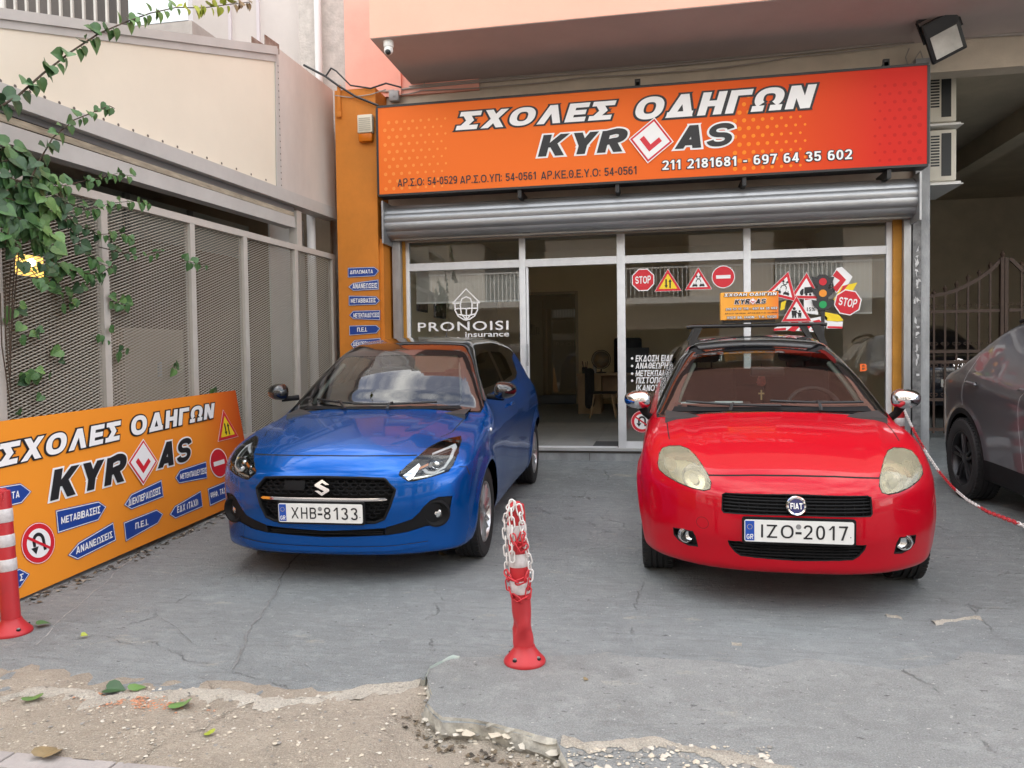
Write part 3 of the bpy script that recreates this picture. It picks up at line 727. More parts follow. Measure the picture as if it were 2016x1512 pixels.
TRI = [(-1, -.86), (1, -.86), (0, .9)]
def tri(k): return [(x*k, (y+.28)*k-.28) for x, y in TRI]
CARP = [(-.5, -.2), (-.42, -.28), (-.42, -.4), (-.3, -.4), (-.3, -.28), (.3, -.28), (.3, -.4), (.42, -.4), (.42, -.28), (.5, -.2), (.45, .05), (.32, .12), (.22, .4), (-.22, .4), (-.32, .12), (-.45, .05)]
def road_sign(mb, P, aff, kind, n):
    e = .0012
    if kind == 'stop':
        mb.flat(aff(regular(8, 1.04, pi/8)), P, n, 1); mb.flat(aff(regular(8, .95, pi/8)), P, n+e, 2)
        a, b = aff([(-.66, -.32)])[0], aff([(.66, -.32)])[0]; c, d = aff([(.66, .32)])[0], aff([(-.66, .32)])[0]
        sign_text(mb, 'STOP', P, None, n+2*e, 1, t=.2, gap=.14, quad=(a, b, c, d))
    elif kind == 'noentry':
        mb.flat(aff(regular(36, 1.0)), P, n, 1); mb.flat(aff(regular(36, .93)), P, n+e, 2); mb.flat(aff([(-.62, -.15), (.62, -.15), (.62, .15), (-.62, .15)]), P, n+2*e, 1)
    elif kind == 'nouturn':
        mb.flat(aff(regular(36, 1.0)), P, n, 2); mb.flat(aff(regular(36, .97)), P, n+e*.5, 1); mb.flat(aff(regular(36, .94)), P, n+e, 2); mb.flat(aff(regular(36, .70)), P, n+2*e, 1)
        u = [(.28, -.42)]+[(.28*cos(t), .12+.3*sin(t)) for t in np.linspace(0, pi, 12)]+[(-.28, -.12)]
        mb.flat(aff(stroke(u, .17)), P, n+3*e, 0); mb.flat(aff([(-.50, -.14), (-.06, -.14), (-.28, -.48)]), P, n+3*e, 0)
        mb.flat(aff(stroke([(-.58, .42), (.58, -.42)], .13)), P, n+4*e, 2)
    elif kind in ('twoway', 'overtake', 'truck', 'children', 'plain'):
        c = aff(tri(1.04)); mb.flat(c, P, n, 1); mb.flat(aff(tri(1.0)), P, n+e, 2); mb.flat(aff(tri(.70)), P, n+2*e, 3 if kind == 'twoway' else 1)
        if kind == 'twoway':
            mb.flat(aff(arrow(-.14, .10, -.62, .11, .26, .22)), P, n+3*e, 0); mb.flat(aff(arrow(.16, -.62, .10, .11, .26, .22)), P, n+3*e, 0)
        if kind == 'overtake':
            for sx in (-1, 1):
                mb.flat([tuple(q) for q in aff.sub(sx*.27, -.50, .40)(CARP)], P, n+3*e, 0)
                mb.flat(aff.sub(sx*.27, -.44, .40)([(-.2, .02), (.2, .02), (.14, .22), (-.14, .22)]), P, n+3.5*e, 1)
            for sx in (-1, 1):
                mb.flat(aff(stroke([(sx*.18, -.28), (sx*.16, -.12), (-sx*.12, .08), (-sx*.13, .18)], .06)), P, n+3*e+.0002*sx, 0)
                mb.flat(aff([(-sx*.13-.1, .16), (-sx*.13+.1, .16), (-sx*.13, .32)]), P, n+3.3*e, 0)
        if kind == 'truck':
            mb.flat(aff([(-.1, -.55), (.45, -.45), (.42, -.05), (-.1, -.1)]), P, n+3*e, 0); mb.flat(aff([(-.38, -.58), (-.14, -.55), (-.14, -.2), (-.26, -.22), (-.38, -.4)]), P, n+3*e, 0)
            for x in (-.25, .05, .3): mb.flat(aff(A(x, -.58, .09, .09, 12)), P, n+3.5*e, 0)
        if kind == 'children':
            for x, k in ((-.16, 1.0), (.22, .7)):
                f = aff.sub(x, -.62, k)
                mb.flat(f(A(0, .66, .11, .11, 12)), P, n+3*e, 0); mb.flat(f([(-.16, .2), (.16, .2), (.18, .53), (-.18, .53)]), P, n+3*e, 0)
                mb.flat(f([(-.15, 0), (-.03, 0), (0, .2), (-.14, .2)]), P, n+3.1*e, 0); mb.flat(f([(.15, 0), (.03, 0), (0, .2), (.14, .2)]), P, n+3.2*e, 0)
            mb.flat(aff(stroke([(-.02, -.18), (.12, -.35)], .06)), P, n+3.3*e, 0)
def l_diamond(mb, P, corners, n):
    """learner plate turned on its corner: corners left, top, right, bottom in plane units"""
    l, t, r, b = [np.array(c, float) for c in corners]; c = (l+t+r+b)/4
    aff = Aff(c, (r-b)/2, (t-r)/2)      # axes of the turned square
    aff = Aff(c, ((r-b)+(t-l))/4, ((l-b)+(t-r))/4)
    q = lambda k: aff([(-k, -k), (k, -k), (k, k), (-k, k)])
    mb.flat(q(1.04), P, n, 1); mb.flat(q(.98), P, n+.001, 2); mb.flat(q(.86), P, n+.002, 1)
    mb.flat(aff([(-.52, -.5), (.5, -.5), (.5, -.18), (-.18, -.18), (-.18, .55), (-.52, .55)]), P, n+.003, 2)
def arrow_print(mb, P, poly, n, border=True):
    """blue arrow-shaped plate with white edge line"""
    c = np.mean(np.array(poly), 0)
    k = lambda f, d=0: [tuple(c+(np.array(p)-c)*f) for p in poly]
    def inset(d):
        m = len(poly); ar = sum(poly[i][0]*poly[(i+1) % m][1]-poly[(i+1) % m][0]*poly[i][1] for i in range(m)); sgn = 1 if ar > 0 else -1; out = []
        for i in range(m):
            p0, p1, p2 = [np.array(poly[(i+j) % m]) for j in (-1, 0, 1)]
            d1 = (p1-p0)/np.linalg.norm(p1-p0); d2 = (p2-p1)/np.linalg.norm(p2-p1); n1 = np.array((-d1[1], d1[0]))*sgn; n2 = np.array((-d2[1], d2[0]))*sgn
            bis = n1+n2; bis /= np.linalg.norm(bis); out.append(tuple(p1+bis*d/max(.4, bis @ n1)))
        return out
    h = max(abs(poly[i][1]-poly[j][1]) for i in range(len(poly)) for j in range(len(poly)))
    mb.flat(poly, P, n, 4); mb.flat(inset(.03*h), P, n+.0008, 1); mb.flat(inset(.065*h), P, n+.0016, 4)

# ---------------- the big sign over the shutter
OFF = .45
S = fac(OFF)
sx0, sz0 = S.uv(747, 385); sx1, sz1 = S.uv(1828, 126)
sz0 = (S.uv(747, 385)[1]+S.uv(1828, 325)[1])/2; sz1 = (S.uv(740, 211)[1]+sz1)/2; sx0 = (S.uv(740, 211)[0]+sx0)/2
sg = thing('shop_sign', 'long orange to red lettered sign board above the rolled up shutter', 'sign', ((sx0+sx1)/2, D-OFF, (sz0+sz1)/2))
hw = (sx1-sx0)/2
M_sign = gradient_print('sign print', [(0, (.79, .165, .026)), (.45, (.79, .155, .025)), (.72, (.73, .10, .016)), (.93, (.60, .028, .018)), (1, (.58, .024, .018))], -hw, hw)
mb = MB(); mb.box(sx0+.012, sx1-.012, D-OFF, D-OFF+.16, sz0+.012, sz1-.012); mb.build('panel', M_sign, sg)
mb = MB()
for a in ((sx0, sx1, sz0-.012, sz0+.012), (sx0, sx1, sz1-.012, sz1+.012)): mb.box(a[0], a[1], D-OFF-.006, D-OFF+.18, a[2], a[3])
for a in ((sx0-.012, sx0+.012), (sx1-.012, sx1+.012)): mb.box(a[0], a[1], D-OFF-.004, D-OFF+.17, sz0+.013, sz1-.013)
mb.build('frame', M_dark, sg)
for px, py in ((1022, 372), (1215, 362), (1466, 350), (1752, 338)): x = S.uv(px, py)[0]; mb = MB(); mb.box(x-.02, x+.02, D-OFF+.02, D-.02, sz0-.10, sz0-.014); mb.build('bracket', M_dark, sg)
for px in (1255, 1748): x = S.uv(px, 165)[0]; mb = MB(); mb.box(x-.02, x+.02, D-OFF+.05, D+.02, sz1+.014, sz1+.07); mb.box(x-.03, x+.03, D-OFF+.05, D-OFF+.08, sz1+.014, sz1+.10); mb.build('bracket', M_dark, sg)
mb = MB()
M_dot = mat('pale orange print', (.84, .27, .06), .45, spec=.12); M_dot2 = mat('dark red print', (.50, .020, .016), .45, spec=.12); M_dot3 = mat('light orange print', (.86, .25, .025), .45, spec=.12)
for i in range(8):
    for j in range(int((sz1-sz0-.10)/.082)):
        r = .021*(1-.05*i); mb.flat(A(sx0+.09+.094*i+(.047 if j % 2 else 0), sz0+.07+.082*j, r, r, 10), S, .0015, 0)
for i in range(8):
    for j in range(int((sz1-sz0-.10)/.082)):
        x = sx1-1.85+.092*i+(.046 if j % 2 else 0); r = .023*(1-.06*i); mb.flat(A(x, sz0+.07+.082*j, r, r, 10), S, .0015, 2)
for i in range(5):
    for j in range(int((sz1-sz0-.10)/.082)):
        x = sx1-.08-.092*i-(.046 if j % 2 else 0); r = .023*(1-.1*i); mb.flat(A(x, sz0+.07+.082*j, r, r, 10), S, .0015, 1)
mb.build('dot_pattern', [M_dot, M_dot2, M_dot3], sg)
mb = MB(); e = .003
sign_text(mb, 'ΣΧΟΛΕΣ', S, px_rect(S, (897, 257), (1214, 198)), .004, 1, t=.285, shear=.24, gap=.13, outline=(.085, 0))
sign_text(mb, 'ΟΔΗΓΩΝ', S, px_rect(S, (1251, 237), (1608, 166)), .004, 1, t=.285, shear=.24, gap=.13, outline=(.085, 0))
sign_text(mb, 'KYR', S, px_rect(S, (1059, 309), (1236, 255)), .004, 0, t=.30, shear=.22, gap=.10, outline=(.075, 1))
sign_text(mb, 'AS', S, px_rect(S, (1328, 294), (1446, 241)), .004, 0, t=.30, shear=.22, gap=.10, outline=(.075, 1))
for tx, bl, tr in (('ΑΡ.Σ.Ο: 54-0529', (783, 368), (900, 346)), ('ΑΡ.Σ.Ο.ΥΠ: 54-0561', (906, 362), (1055, 338)), ('ΑΡ.ΚΕ.Θ.Ε.Υ.Ο: 54-0561', (1065, 354), (1253, 327))):
    sign_text(mb, tx, S, px_rect(S, bl, tr), .004, 0, t=.17, gap=.13)
sign_text(mb, '211 2181681 - 697 64 35 602', S, px_rect(S, (1304, 335), (1677, 294)), .004, 1, t=.20, gap=.15, outline=(.085, 0))
mb.build('lettering', PRINT, sg)
mb = MB(); l_diamond(mb, S, px_poly(S, [(1240, 275), (1288, 233), (1325, 280), (1275, 320)]), .012); mb.build('learner_emblem', PRINT, sg)

# ---------------- blue direction plates on the orange pillar
PP = fac(.352)
def z5(L): return [(640+a/2.88, 480+b/2.88) for a, b in L]
plates = [('ΔΙΠΛΩΜΑΤΑ', [(130, 136), (280, 131), (308, 153), (282, 184), (130, 192)], ((143, 172), (273, 146)), 'blue arrow plate at the top of the column on the orange pillar'),
          ('ΑΝΑΝΕΩΣΕΙΣ', [(132, 245), (160, 222), (304, 202), (306, 260), (160, 267)], ((158, 255), (297, 222)), 'blue left pointing arrow plate second from the top on the orange pillar'),
          ('ΜΕΤΑΒΙΒΑΣΕΙΣ', [(135, 294), (290, 297), (313, 322), (290, 345), (135, 351)], ((148, 336), (289, 307)), 'blue right pointing arrow plate third from the top on the orange pillar'),
          ('ΜΕΤΕΚΠΑΙΔΕΥΣΕΙΣ', [(137, 405), (160, 380), (313, 376), (313, 433), (160, 427)], ((163, 419), (308, 390)), 'blue left pointing arrow plate with the longest word on the orange pillar'),
          ('Π.Ε.Ι.', [(138, 464), (290, 460), (315, 480), (292, 508), (138, 520)], ((184, 499), (240, 474)), 'blue arrow plate with the shortest lettering on the orange pillar'),
          ('ΔΙΕΚΠΕΡΑΙΩΣΕΙΣ', [(145, 570), (168, 545), (316, 533), (316, 590), (168, 600)], ((160, 580), (310, 552)), 'lowest blue arrow plate on the orange pillar, partly behind the blue car roof')]
for tx, poly, (bl, tr), lab in plates:
    pl = px_poly(PP, z5(poly)); c = np.mean(np.array(pl), 0)
    t = thing('arrow_sign', lab, 'sign', PP.at(c[0], c[1], 0), 'blue arrow plates on the orange pillar')
    mb = MB(); mb.prism(pl, PP, 0, .006, 4); arrow_print(mb, PP, pl, .0065); mb.build('plate', PRINT, t)
    mb = MB(); sign_text(mb, tx, PP, px_rect(PP, *z5([bl, tr])), .0095, 1, t=.2); mb.build('lettering', PRINT, t)

# ---------------- leaning advertising board by the fence
b1 = np.array((-3.72, 6.57, gz(6.57)+.015)); b0 = np.array((-3.55, 3.72, .015)); eu = (b1-b0)/np.linalg.norm(b1-b0)
ev = np.array((-.155, 0, 1.0)); ev -= eu*(ev @ eu); ev /= np.linalg.norm(ev)
BP = Plane(b1, eu, ev)
top = BP.uv(466, 768)[1]; u0 = -3.75
u1 = (BP.uv(466, 768)[0]+BP.uv(485, 900)[0])/2
bb = thing('advertising_board', 'large orange lettered board leaning on the mesh fence beside the blue car', 'sign', BP.at(-1.5, 0, 0))
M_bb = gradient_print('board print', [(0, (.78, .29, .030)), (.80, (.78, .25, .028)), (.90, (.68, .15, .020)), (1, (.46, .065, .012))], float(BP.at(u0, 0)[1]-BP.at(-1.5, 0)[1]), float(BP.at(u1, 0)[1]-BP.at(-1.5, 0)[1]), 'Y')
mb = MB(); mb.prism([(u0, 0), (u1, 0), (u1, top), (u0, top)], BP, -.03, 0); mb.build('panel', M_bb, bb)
def z3(L): return [(a/2.8, 740+b/2.8) for a, b in L]
def q3(L): return px_poly(BP, z3(L))
mb = MB()
sign_text(mb, 'ΣΧΟΛΕΣ', BP, None, .004, 1, t=.27, shear=.04, gap=.13, outline=(.075, 0), quad=q3([(-28, 508), (655, 352), (660, 247), (-10, 378)]))
sign_text(mb, 'ΟΔΗΓΩΝ', BP, None, .004, 1, t=.27, shear=.04, gap=.13, outline=(.075, 0), quad=q3([(718, 335), (1172, 232), (1178, 150), (718, 226)]))
sign_text(mb, 'KYR', BP, None, .004, 0, t=.30, shear=.09, gap=.10, outline=(.065, 1), quad=q3([(270, 692), (690, 578), (694, 432), (282, 522)]))
sign_text(mb, 'AS', BP, None, .004, 0, t=.30, shear=.10, gap=.10, outline=(.065, 1), quad=q3([(864, 513), (1048, 466), (1053, 337), (874, 372)]))
mb.build('lettering', PRINT, bb)
mb = MB(); l_diamond(mb, BP, q3([(700, 480), (783, 352), (860, 472), (783, 600)]), .010); mb.build('learner_emblem', PRINT, bb)
arrows = [('ΜΕΤΑΒΙΒΑΣΕΙΣ', [(303, 742), (540, 690), (585, 722), (540, 798), (315, 870)], [(333, 818), (547, 757), (547, 716), (332, 780)]),
          ('ΑΝΑΝΕΩΣΕΙΣ', [(370, 990), (430, 918), (622, 805), (638, 908), (425, 1015)], [(415, 985), (618, 890), (613, 855), (415, 945)]),
          ('ΔΙΕΚΠΕΡΑΙΩΣΕΙΣ', [(680, 712), (720, 652), (888, 572), (900, 668), (722, 738)], [(704, 720), (882, 650), (880, 612), (704, 682)]),
          ('Π.Ε.Ι.', [(678, 808), (860, 736), (898, 762), (868, 815), (690, 915)], [(742, 846), (812, 822), (810, 788), (742, 812)]),
          ('ΜΕΤΕΚΠΑΙΔΕΥΣΕΙΣ', [(962, 562), (990, 518), (1135, 470), (1140, 565), (985, 595)], [(990, 572), (1135, 537), (1133, 505), (990, 542)]),
          ('ΕΔΧ (ΤΑΧΙ)', [(932, 765), (960, 718), (1105, 632), (1116, 722), (965, 788)], [(973, 757), (1088, 714), (1086, 676), (973, 722)]),
          ('ΨΗΦ. ΤΑΧΟΓΡΑΦΟΙ', [(1142, 622), (1330, 545), (1352, 590), (1325, 640), (1155, 720)], [(1158, 677), (1316, 618), (1314, 584), (1157, 646)]),
          ('ΔΙΠΛΩΜΑΤΑ', [(-130, 630), (110, 592), (172, 638), (118, 703), (-130, 762)], [(-110, 716), (102, 670), (102, 632), (-110, 675)]),
          ('Σ', [(-100, 1130), (105, 1062), (162, 1092), (110, 1168), (-100, 1232)], [(104, 1133), (124, 1127), (124, 1088), (104, 1095)])]
for tx, poly, qd in arrows:
    mb = MB(); arrow_print(mb, BP, q3(poly), .0035); sign_text(mb, tx, BP, None, .006, 1, t=.20, quad=q3(qd)); mb.build('arrow_print', PRINT, bb)
for kind, c, rx, ry in (('twoway', (1243, 270), (1295-1188)/2, 92), ('noentry', (1205, 480), 47, 84), ('nouturn', (210, 922), 91, 118)):
    ce = np.array(q3([c])[0]); ex = np.array(q3([(c[0]+rx, c[1]-rx*.24)])[0])-ce; ey = np.array(q3([(c[0], c[1]-ry)])[0])-ce
    ex = np.array((abs(ex[0]), 0)) if kind != 'x' else ex; ey = np.array((ey[0]*0, ey[1]))
    mb = MB(); road_sign(mb, BP, Aff(ce, ex, ey), kind, .0035); mb.build('road_sign_print', PRINT, bb)

# ---------------- prints stuck on the shop windows (outer face of the glass)
W = Plane((0, YG-.003, 0), (1, 0, 0), (0, 0, 1))
def wsign(kind, px, py, rpx, pane, rot=0.0, n=.0, sq=1.0):
    c = np.array(W.uv(px, py)); r = abs(W.uv(px+rpx, py)[0]-c[0]); ca, sa = cos(rot), sin(rot)
    mb = MB(); road_sign(mb, W, Aff(c, (r*ca, r*sa), (-r*sa*sq, r*ca*sq)), kind, n); return mb.build('road_sign_sticker', PRINT, pane)
wsign('stop', 1266, 551, 23, PANES['third']); wsign('twoway', 1315, 552, 26, PANES['third'], sq=.95); wsign('overtake', 1375, 549, 26, PANES['third'], sq=.95); wsign('noentry', 1424, 545, 23, PANES['third']); wsign('nouturn', 1264, 830, 22, PANES['third'])
mb = MB()
for i, (tx, bl, tr) in enumerate((('ΕΚΔΟΣΗ ΕΙΔΙΚΗΣ ΑΔΕΙΑΣ ΤΑΞΙ', (1251, 712), (1422, 697)), ('ΑΝΑΘΕΩΡΗΣΗ', (1251, 726), (1331, 713)), ('ΜΕΤΕΚΠΑΙΔΕΥΣΗ', (1251, 741), (1345, 728)), ('ΠΙΣΤΟΠΟΙΗΤΙΚΟ', (1252, 755), (1345, 742)), ('ΙΚΑΝΟΤΗΤΑΣ', (1252, 770), (1330, 757)))):
    sign_text(mb, tx, W, px_rect(W, bl, tr), 0, 1, t=.21, shear=.18)
    if i < 4 or i == 5: c = W.uv(1244.5, (bl[1]+tr[1])/2+1); mb.flat(A(c[0], c[1], .014, .014, 12), W, 0, 1)
mb.build('window_lettering', PRINT, PANES['third'])
mb = MB(); M_or2 = mat('orange vinyl', (.85, .16, .03), .5)
sign_text(mb, 'ΑΥ', W, px_rect(W, (1510, 736), (1541, 722)), 0, 0, t=.25, gap=.5); sign_text(mb, 'B', W, px_rect(W, (1693, 731), (1707, 716)), 0, 0, t=.25)
mb.build('window_lettering', [M_or2], PANES['right'])
mb = MB()                                   # insurer's mark: a house over a globe, and the name
put_text(mb, 'PRONOISI', W, px_rect(W, (823, 653), (1001, 631)), 0, 1, bold=.012, space=1.15); put_text(mb, 'insurance', W, px_rect(W, (916, 664), (1002, 652)), 0, 1, bold=.012)
hc = np.array(W.uv(918, 605)); k = abs(W.uv(945, 605)[0]-hc[0])
lw = .10
for p in ([(-1.0, .30), (0, 1.30), (1.0, .30)], [(-1.0, .30), (-.5, .30)], [(1.0, .30), (.5, .30)], [(-.82, .30), (-.82, -.2), (-.6, -.62), (-.2, -.86), (0, -.9), (.2, -.86), (.6, -.62), (.82, -.2), (.82, .30)],
          [(-.8, -.08), (.8, -.08)], [(-.7, -.48), (0, -.60), (.7, -.48)], [(-.42, -.1), (-.36, -.5), (0, -.88)], [(.42, -.1), (.36, -.5), (0, -.88)], [(0, -.1), (0, -.88)],
          [(-.42, -.1), (-.42, .35), (-.3, .62), (0, .75), (.3, .62), (.42, .35), (.42, -.1)]):
    mb.flat([tuple(hc+k*np.array(q)) for q in stroke(p, lw)], W, .0004*random.random(), 1)
mb.build('insurance_mark', PRINT, PANES['left'])
# the cluster of traffic signs printed on the right pane
def z6(L): return [(1200+a/2.47, 480+b/2.47) for a, b in L]
def poly6(mb, L, n, mi): mb.flat(px_poly(W, z6(L)), W, n, mi)
pr = PANES['right']; mb = MB(); e = .0012
poly6(mb, [(1105, 118), (1130, 112), (1182, 160), (1150, 215), (1100, 240), (1080, 160)], 0, 1); poly6(mb, [(1085, 155), (1105, 128), (1150, 175), (1105, 235), (1085, 215), (1120, 178)], e, 2)
poly6(mb, [(1130, 205), (1205, 188), (1185, 225), (1080, 285)], e*2, 3); poly6(mb, [(1135, 205), (1165, 195), (1105, 265)], e*3, 2)
poly6(mb, [(835, 285), (860, 275), (850, 318), (830, 325)], 0, 3); poly6(mb, [(1040, 330), (1115, 345), (1138, 372), (1110, 380), (1050, 372)], 0, 3); poly6(mb, [(1055, 375), (1135, 378), (1132, 412), (1055, 412)], 0, 1); poly6(mb, [(1060, 400), (1132, 402), (1132, 412), (1060, 410)], e, 2)
poly6(mb, [(800, 410), (860, 385), (1050, 350), (1060, 360), (1040, 432), (870, 420), (860, 422), (798, 424)], 0, 1)
for a in (870, 925, 985): poly6(mb, [(a, 375), (a+35, 368), (a+62, 395), (a+30, 428), (a-5, 420), (a+28, 393)], e, 2)
poly6(mb, [(798, 412), (858, 408), (858, 420), (798, 423)], e*2, 2)
poly6(mb, [(945, 268), (1005, 262), (1015, 345), (945, 335)], e, 1); poly6(mb, [(950, 262), (1000, 256), (1000, 266), (950, 274)], e*1.5, 2)
put_text(mb, '15%', W, px_rect(W, *z6([(960, 328), (1000, 308)])), e*2, 0, bold=.02)
poly6(mb, [(1028, 320), (1048, 320), (1044, 445), (1028, 445)], e*2, 7)
mb.build('traffic_sign_sticker', PRINT, pr)
wsign('truck', 1200+955/2.47, 480+205/2.47, 30, pr, rot=-.05, n=.0035); wsign('overtake', 1200+850/2.47, 480+200/2.47, 31, pr, rot=-.28, n=.008); wsign('children', 1200+908/2.47, 480+318/2.47, 29, pr, n=.0125)
wsign('stop', 1200+1158/2.47, 480+285/2.47, 27, pr, rot=-.22, n=.0045)
mb = MB()
poly6(mb, [(1008, 160), (1018, 150), (1052, 150), (1062, 160), (1062, 318), (1052, 322), (1018, 322), (1008, 318)], .0170, 7)
for y in (160, 215, 272):
    poly6(mb, [(980, y), (1008, y+5), (1008, y+45), (990, y+30)], .0168, 7); poly6(mb, [(1092, y), (1062, y+5), (1062, y+45), (1082, y+30)], .0168, 7)
for y, c in ((185, 2), (241, 6), (296, 5)):
    ce = np.array(W.uv(*z6([(1036, y)])[0])); r = abs(W.uv(*z6([(1055, y)])[0])[0]-ce[0]); mb.flat([tuple(ce+np.array(q)*1.12) for q in A(0, 0, r, r)], W, .0175, 0); mb.flat([tuple(ce+np.array(q)) for q in A(0, 0, r, r)], W, .0182, c)
mb.build('traffic_light_sticker', PRINT, pr)

# ================================================================== THE NEIGHBOUR: MESH FENCE AND VERANDA
E0 = at_y(657, 600, D-.15); fa = radians(4.2)
FPL = Plane((E0[0], E0[1], 0), (sin(fa), cos(fa), 0), (0, 0, 1))       # u=0 at the shop, negative towards the street; n points to the forecourt
def fu(px, py): return FPL.uv(px, py)[0]
def fv(px, py): return FPL.uv(px, py)[1]
M_fence = mat('cream grey metal', (.50, .47, .43), .5, var=.1, vscale=8)
M_mesh = mat('expanded metal', (.42, .385, .325), .55)
M_band = mat('grey aluminium cladding', (.50, .495, .475), .5, var=.12, vscale=3)
M_cream = mat('cream panel', (.76, .70, .58), .6, var=.06, vscale=1.2)
M_pinkgrey = mat('pinkish grey panel', (.61, .57, .53), .6, var=.16, vscale=2, stretch=(1, 1, .4))
M_nwall = mat('neighbour render', (.66, .60, .565), .85, var=.08, vscale=2, bump=.1, bscale=60)
zft, zfb = fv(656, 507), fv(490, 857)
post_u = [fu(-170, 560), fu(-10, 560), fu(203, 560), fu(376, 560), fu(480, 560), fu(580, 560), -.035]
def fbox(mb, u0, u1, v0, v1, n0, n1, mi=None):
    ps = [FPL.at(u, v, n) for u in (u0, u1) for v in (v0, v1) for n in (n0, n1)]
    return mb.add(ps, [(0, 1, 3, 2), (4, 6, 7, 5), (0, 4, 5, 1), (2, 3, 7, 6), (0, 2, 6, 4), (1, 5, 7, 3)], mi)
post_u.insert(0, post_u[0]-1.2)
fn = thing('mesh_fence', 'tall cream framed expanded metal mesh fence on a low wall, overgrown by a climbing plant', 'fence', FPL.at(-2.5, 0, 0))
for u in post_u: mb = MB(); fbox(mb, u-.03, u+.03, zfb-.02, zft-.03, -.03, .03); mb.build('post', M_fence, fn)
mb = MB(); fbox(mb, post_u[0], .0, zft-.03, zft+.03, -.032, .032); mb.build('top_rail', M_fence, fn)
mb = MB(); fbox(mb, post_u[0], .0, zfb-.04, zfb+.02, -.032, .032); mb.build('bottom_rail', M_fence, fn)
mb = MB(); fbox(mb, post_u[0], .0, 0, zfb-.041, -.14, -.02); mb.build('low_wall', mat('terracotta wall paint', (.42, .17, .06), .8, var=.3, vscale=4), fn)
cu, cv = .062, .0235                                   # one diamond of the expanded metal
for i in range(len(post_u)-1):
    a, b = post_u[i]+.03, post_u[i+1]-.03; z0, z1 = zfb+.02, zft-.03; vs = []; fs = []
    nu, nv = int((b-a)/cu)+1, int((z1-z0)/cv)+1
    wv = .0058
    for r in range(nv):
        for c in range(nu):
            u = a+c*cu; v = z0+r*cv
            for (ua, va, ub, vb) in ((u, v, u+cu/2, v+cv/2), (u+cu/2, v+cv/2, u+cu, v), (u, v+cv, u+cu/2, v+cv/2), (u+cu/2, v+cv/2, u+cu, v+cv)):
                ub2 = min(ub, b); ua2 = min(ua, b)
                if ub2-ua2 < .002: continue
                k = len(vs); va, vb = min(va, z1-.003), min(vb, z1-.003)
                vs += [FPL.at(ua2, va-wv/2, .002), FPL.at(ub2, vb-wv/2, .002), FPL.at(ub2, vb+wv/2, -.004), FPL.at(ua2, va+wv/2, -.004)]; fs.append((k, k+1, k+2, k+3))
    mb = MB(); mb.add(vs, fs); mb.build('mesh_panel', M_mesh, fn)

# veranda behind and above the fence
ve = thing('veranda', 'cream clad lean-to veranda over the mesh fence with grey beams', 'veranda', FPL.at(-2.5, 0, -1.0))
uL = post_u[0]-.08
def fpoly(mb, pts, n0, n1, mi=None): mb.prism([FPL.uv(*q) for q in pts], FPL, n0, n1, mi)
def ext(p, q, px):                     # carry an edge on to a further picture column
    s = (q[1]-p[1])/(q[0]-p[0]); return (px, p[1]+s*(px-p[0]))
mb = MB(); fpoly(mb, [ext((0, 167), (552, 372), -90), (552, 372), (543, 122), ext((0, 55), (542, 121), -90)], -.05, .0); mb.build('cream_panel', M_cream, ve)
mb = MB(); fpoly(mb, [(552, 372), (660, 413), (655, 178), (543, 92)], -.05, .004); mb.build('side_panel', M_pinkgrey, ve)
mb = MB(); fpoly(mb, [ext((0, 55), (542, 121), -90), (543, 122), (541, 108), ext((0, 38), (540, 106), -90)], -.04, .012); fpoly(mb, [ext((0, 38), (540, 106), -90), (541, 108), (541, 92), ext((0, 17), (540, 92), -90)], -.30, .03); mb.build('top_trim', M_band, ve)
mb = MB(); fpoly(mb, [(543, 372), (553, 374), (546, 96), (540, 96)], 0.005, .012); mb.build('corner_trim', M_band, ve)
mb = MB()
for k in range(20):
    s = k/19; 
    for (p, q) in (((0, 163), (552, 369)), ):
        c = FPL.uv(p[0]+(q[0]-p[0])*s, p[1]+(q[1]-p[1])*s-4); mb.flat(A(c[0], c[1], .012, .012, 8), FPL, .004, 0)
    c = FPL.uv(545+7*s, 130+235*s); mb.flat(A(c[0], c[1], .009, .009, 8), FPL, .014, 0)
mb.build('rivets', mat('rivet', (.12, .10, .09), .6), ve)
mb = MB(); fpoly(mb, [ext((0, 205), (660, 434), -90), (660, 434), (660, 413), ext((0, 167), (660, 413), -90)], -.12, .05); mb.build('gutter_beam', M_band, ve)
mb = MB(); fpoly(mb, [ext((0, 218), (582, 421), -90), (582, 421), (582, 408), ext((0, 200), (582, 408), -90)], -.10, -.02); mb.build('awning_recess', mat('painted recess shade', (.16, .16, .16), .6), ve)  # recess shade put into the colour of a dark strip
mb = MB(); fpoly(mb, [ext((0, 236), (580, 426), -90), (580, 426), (580, 418), ext((0, 222), (580, 418), -90)], -.09, -.01)
mb.build('rolled_awning', mat('dirty awning fabric', (.52, .45, .34), .9, var=.5, vscale=7, stretch=(1, .6, 4)), ve)
mb = MB(); fpoly(mb, [ext((0, 278), (582, 449), -90), (582, 449), (580, 427), ext((0, 240), (580, 427), -90)], -.12, .0); mb.build('lower_beam', M_band, ve)
ub = fu(590, 470); mb = MB(); fbox(mb, ub-.05, ub+.05, zft+.03, fv(590, 416), -.1, .0); mb.build('end_post', M_fence, ve)
mb = MB(); fbox(mb, ub+.05, .05, zft-1.9, fv(625, 420), -.42, -.40); mb.build('end_panel', M_band, ve)
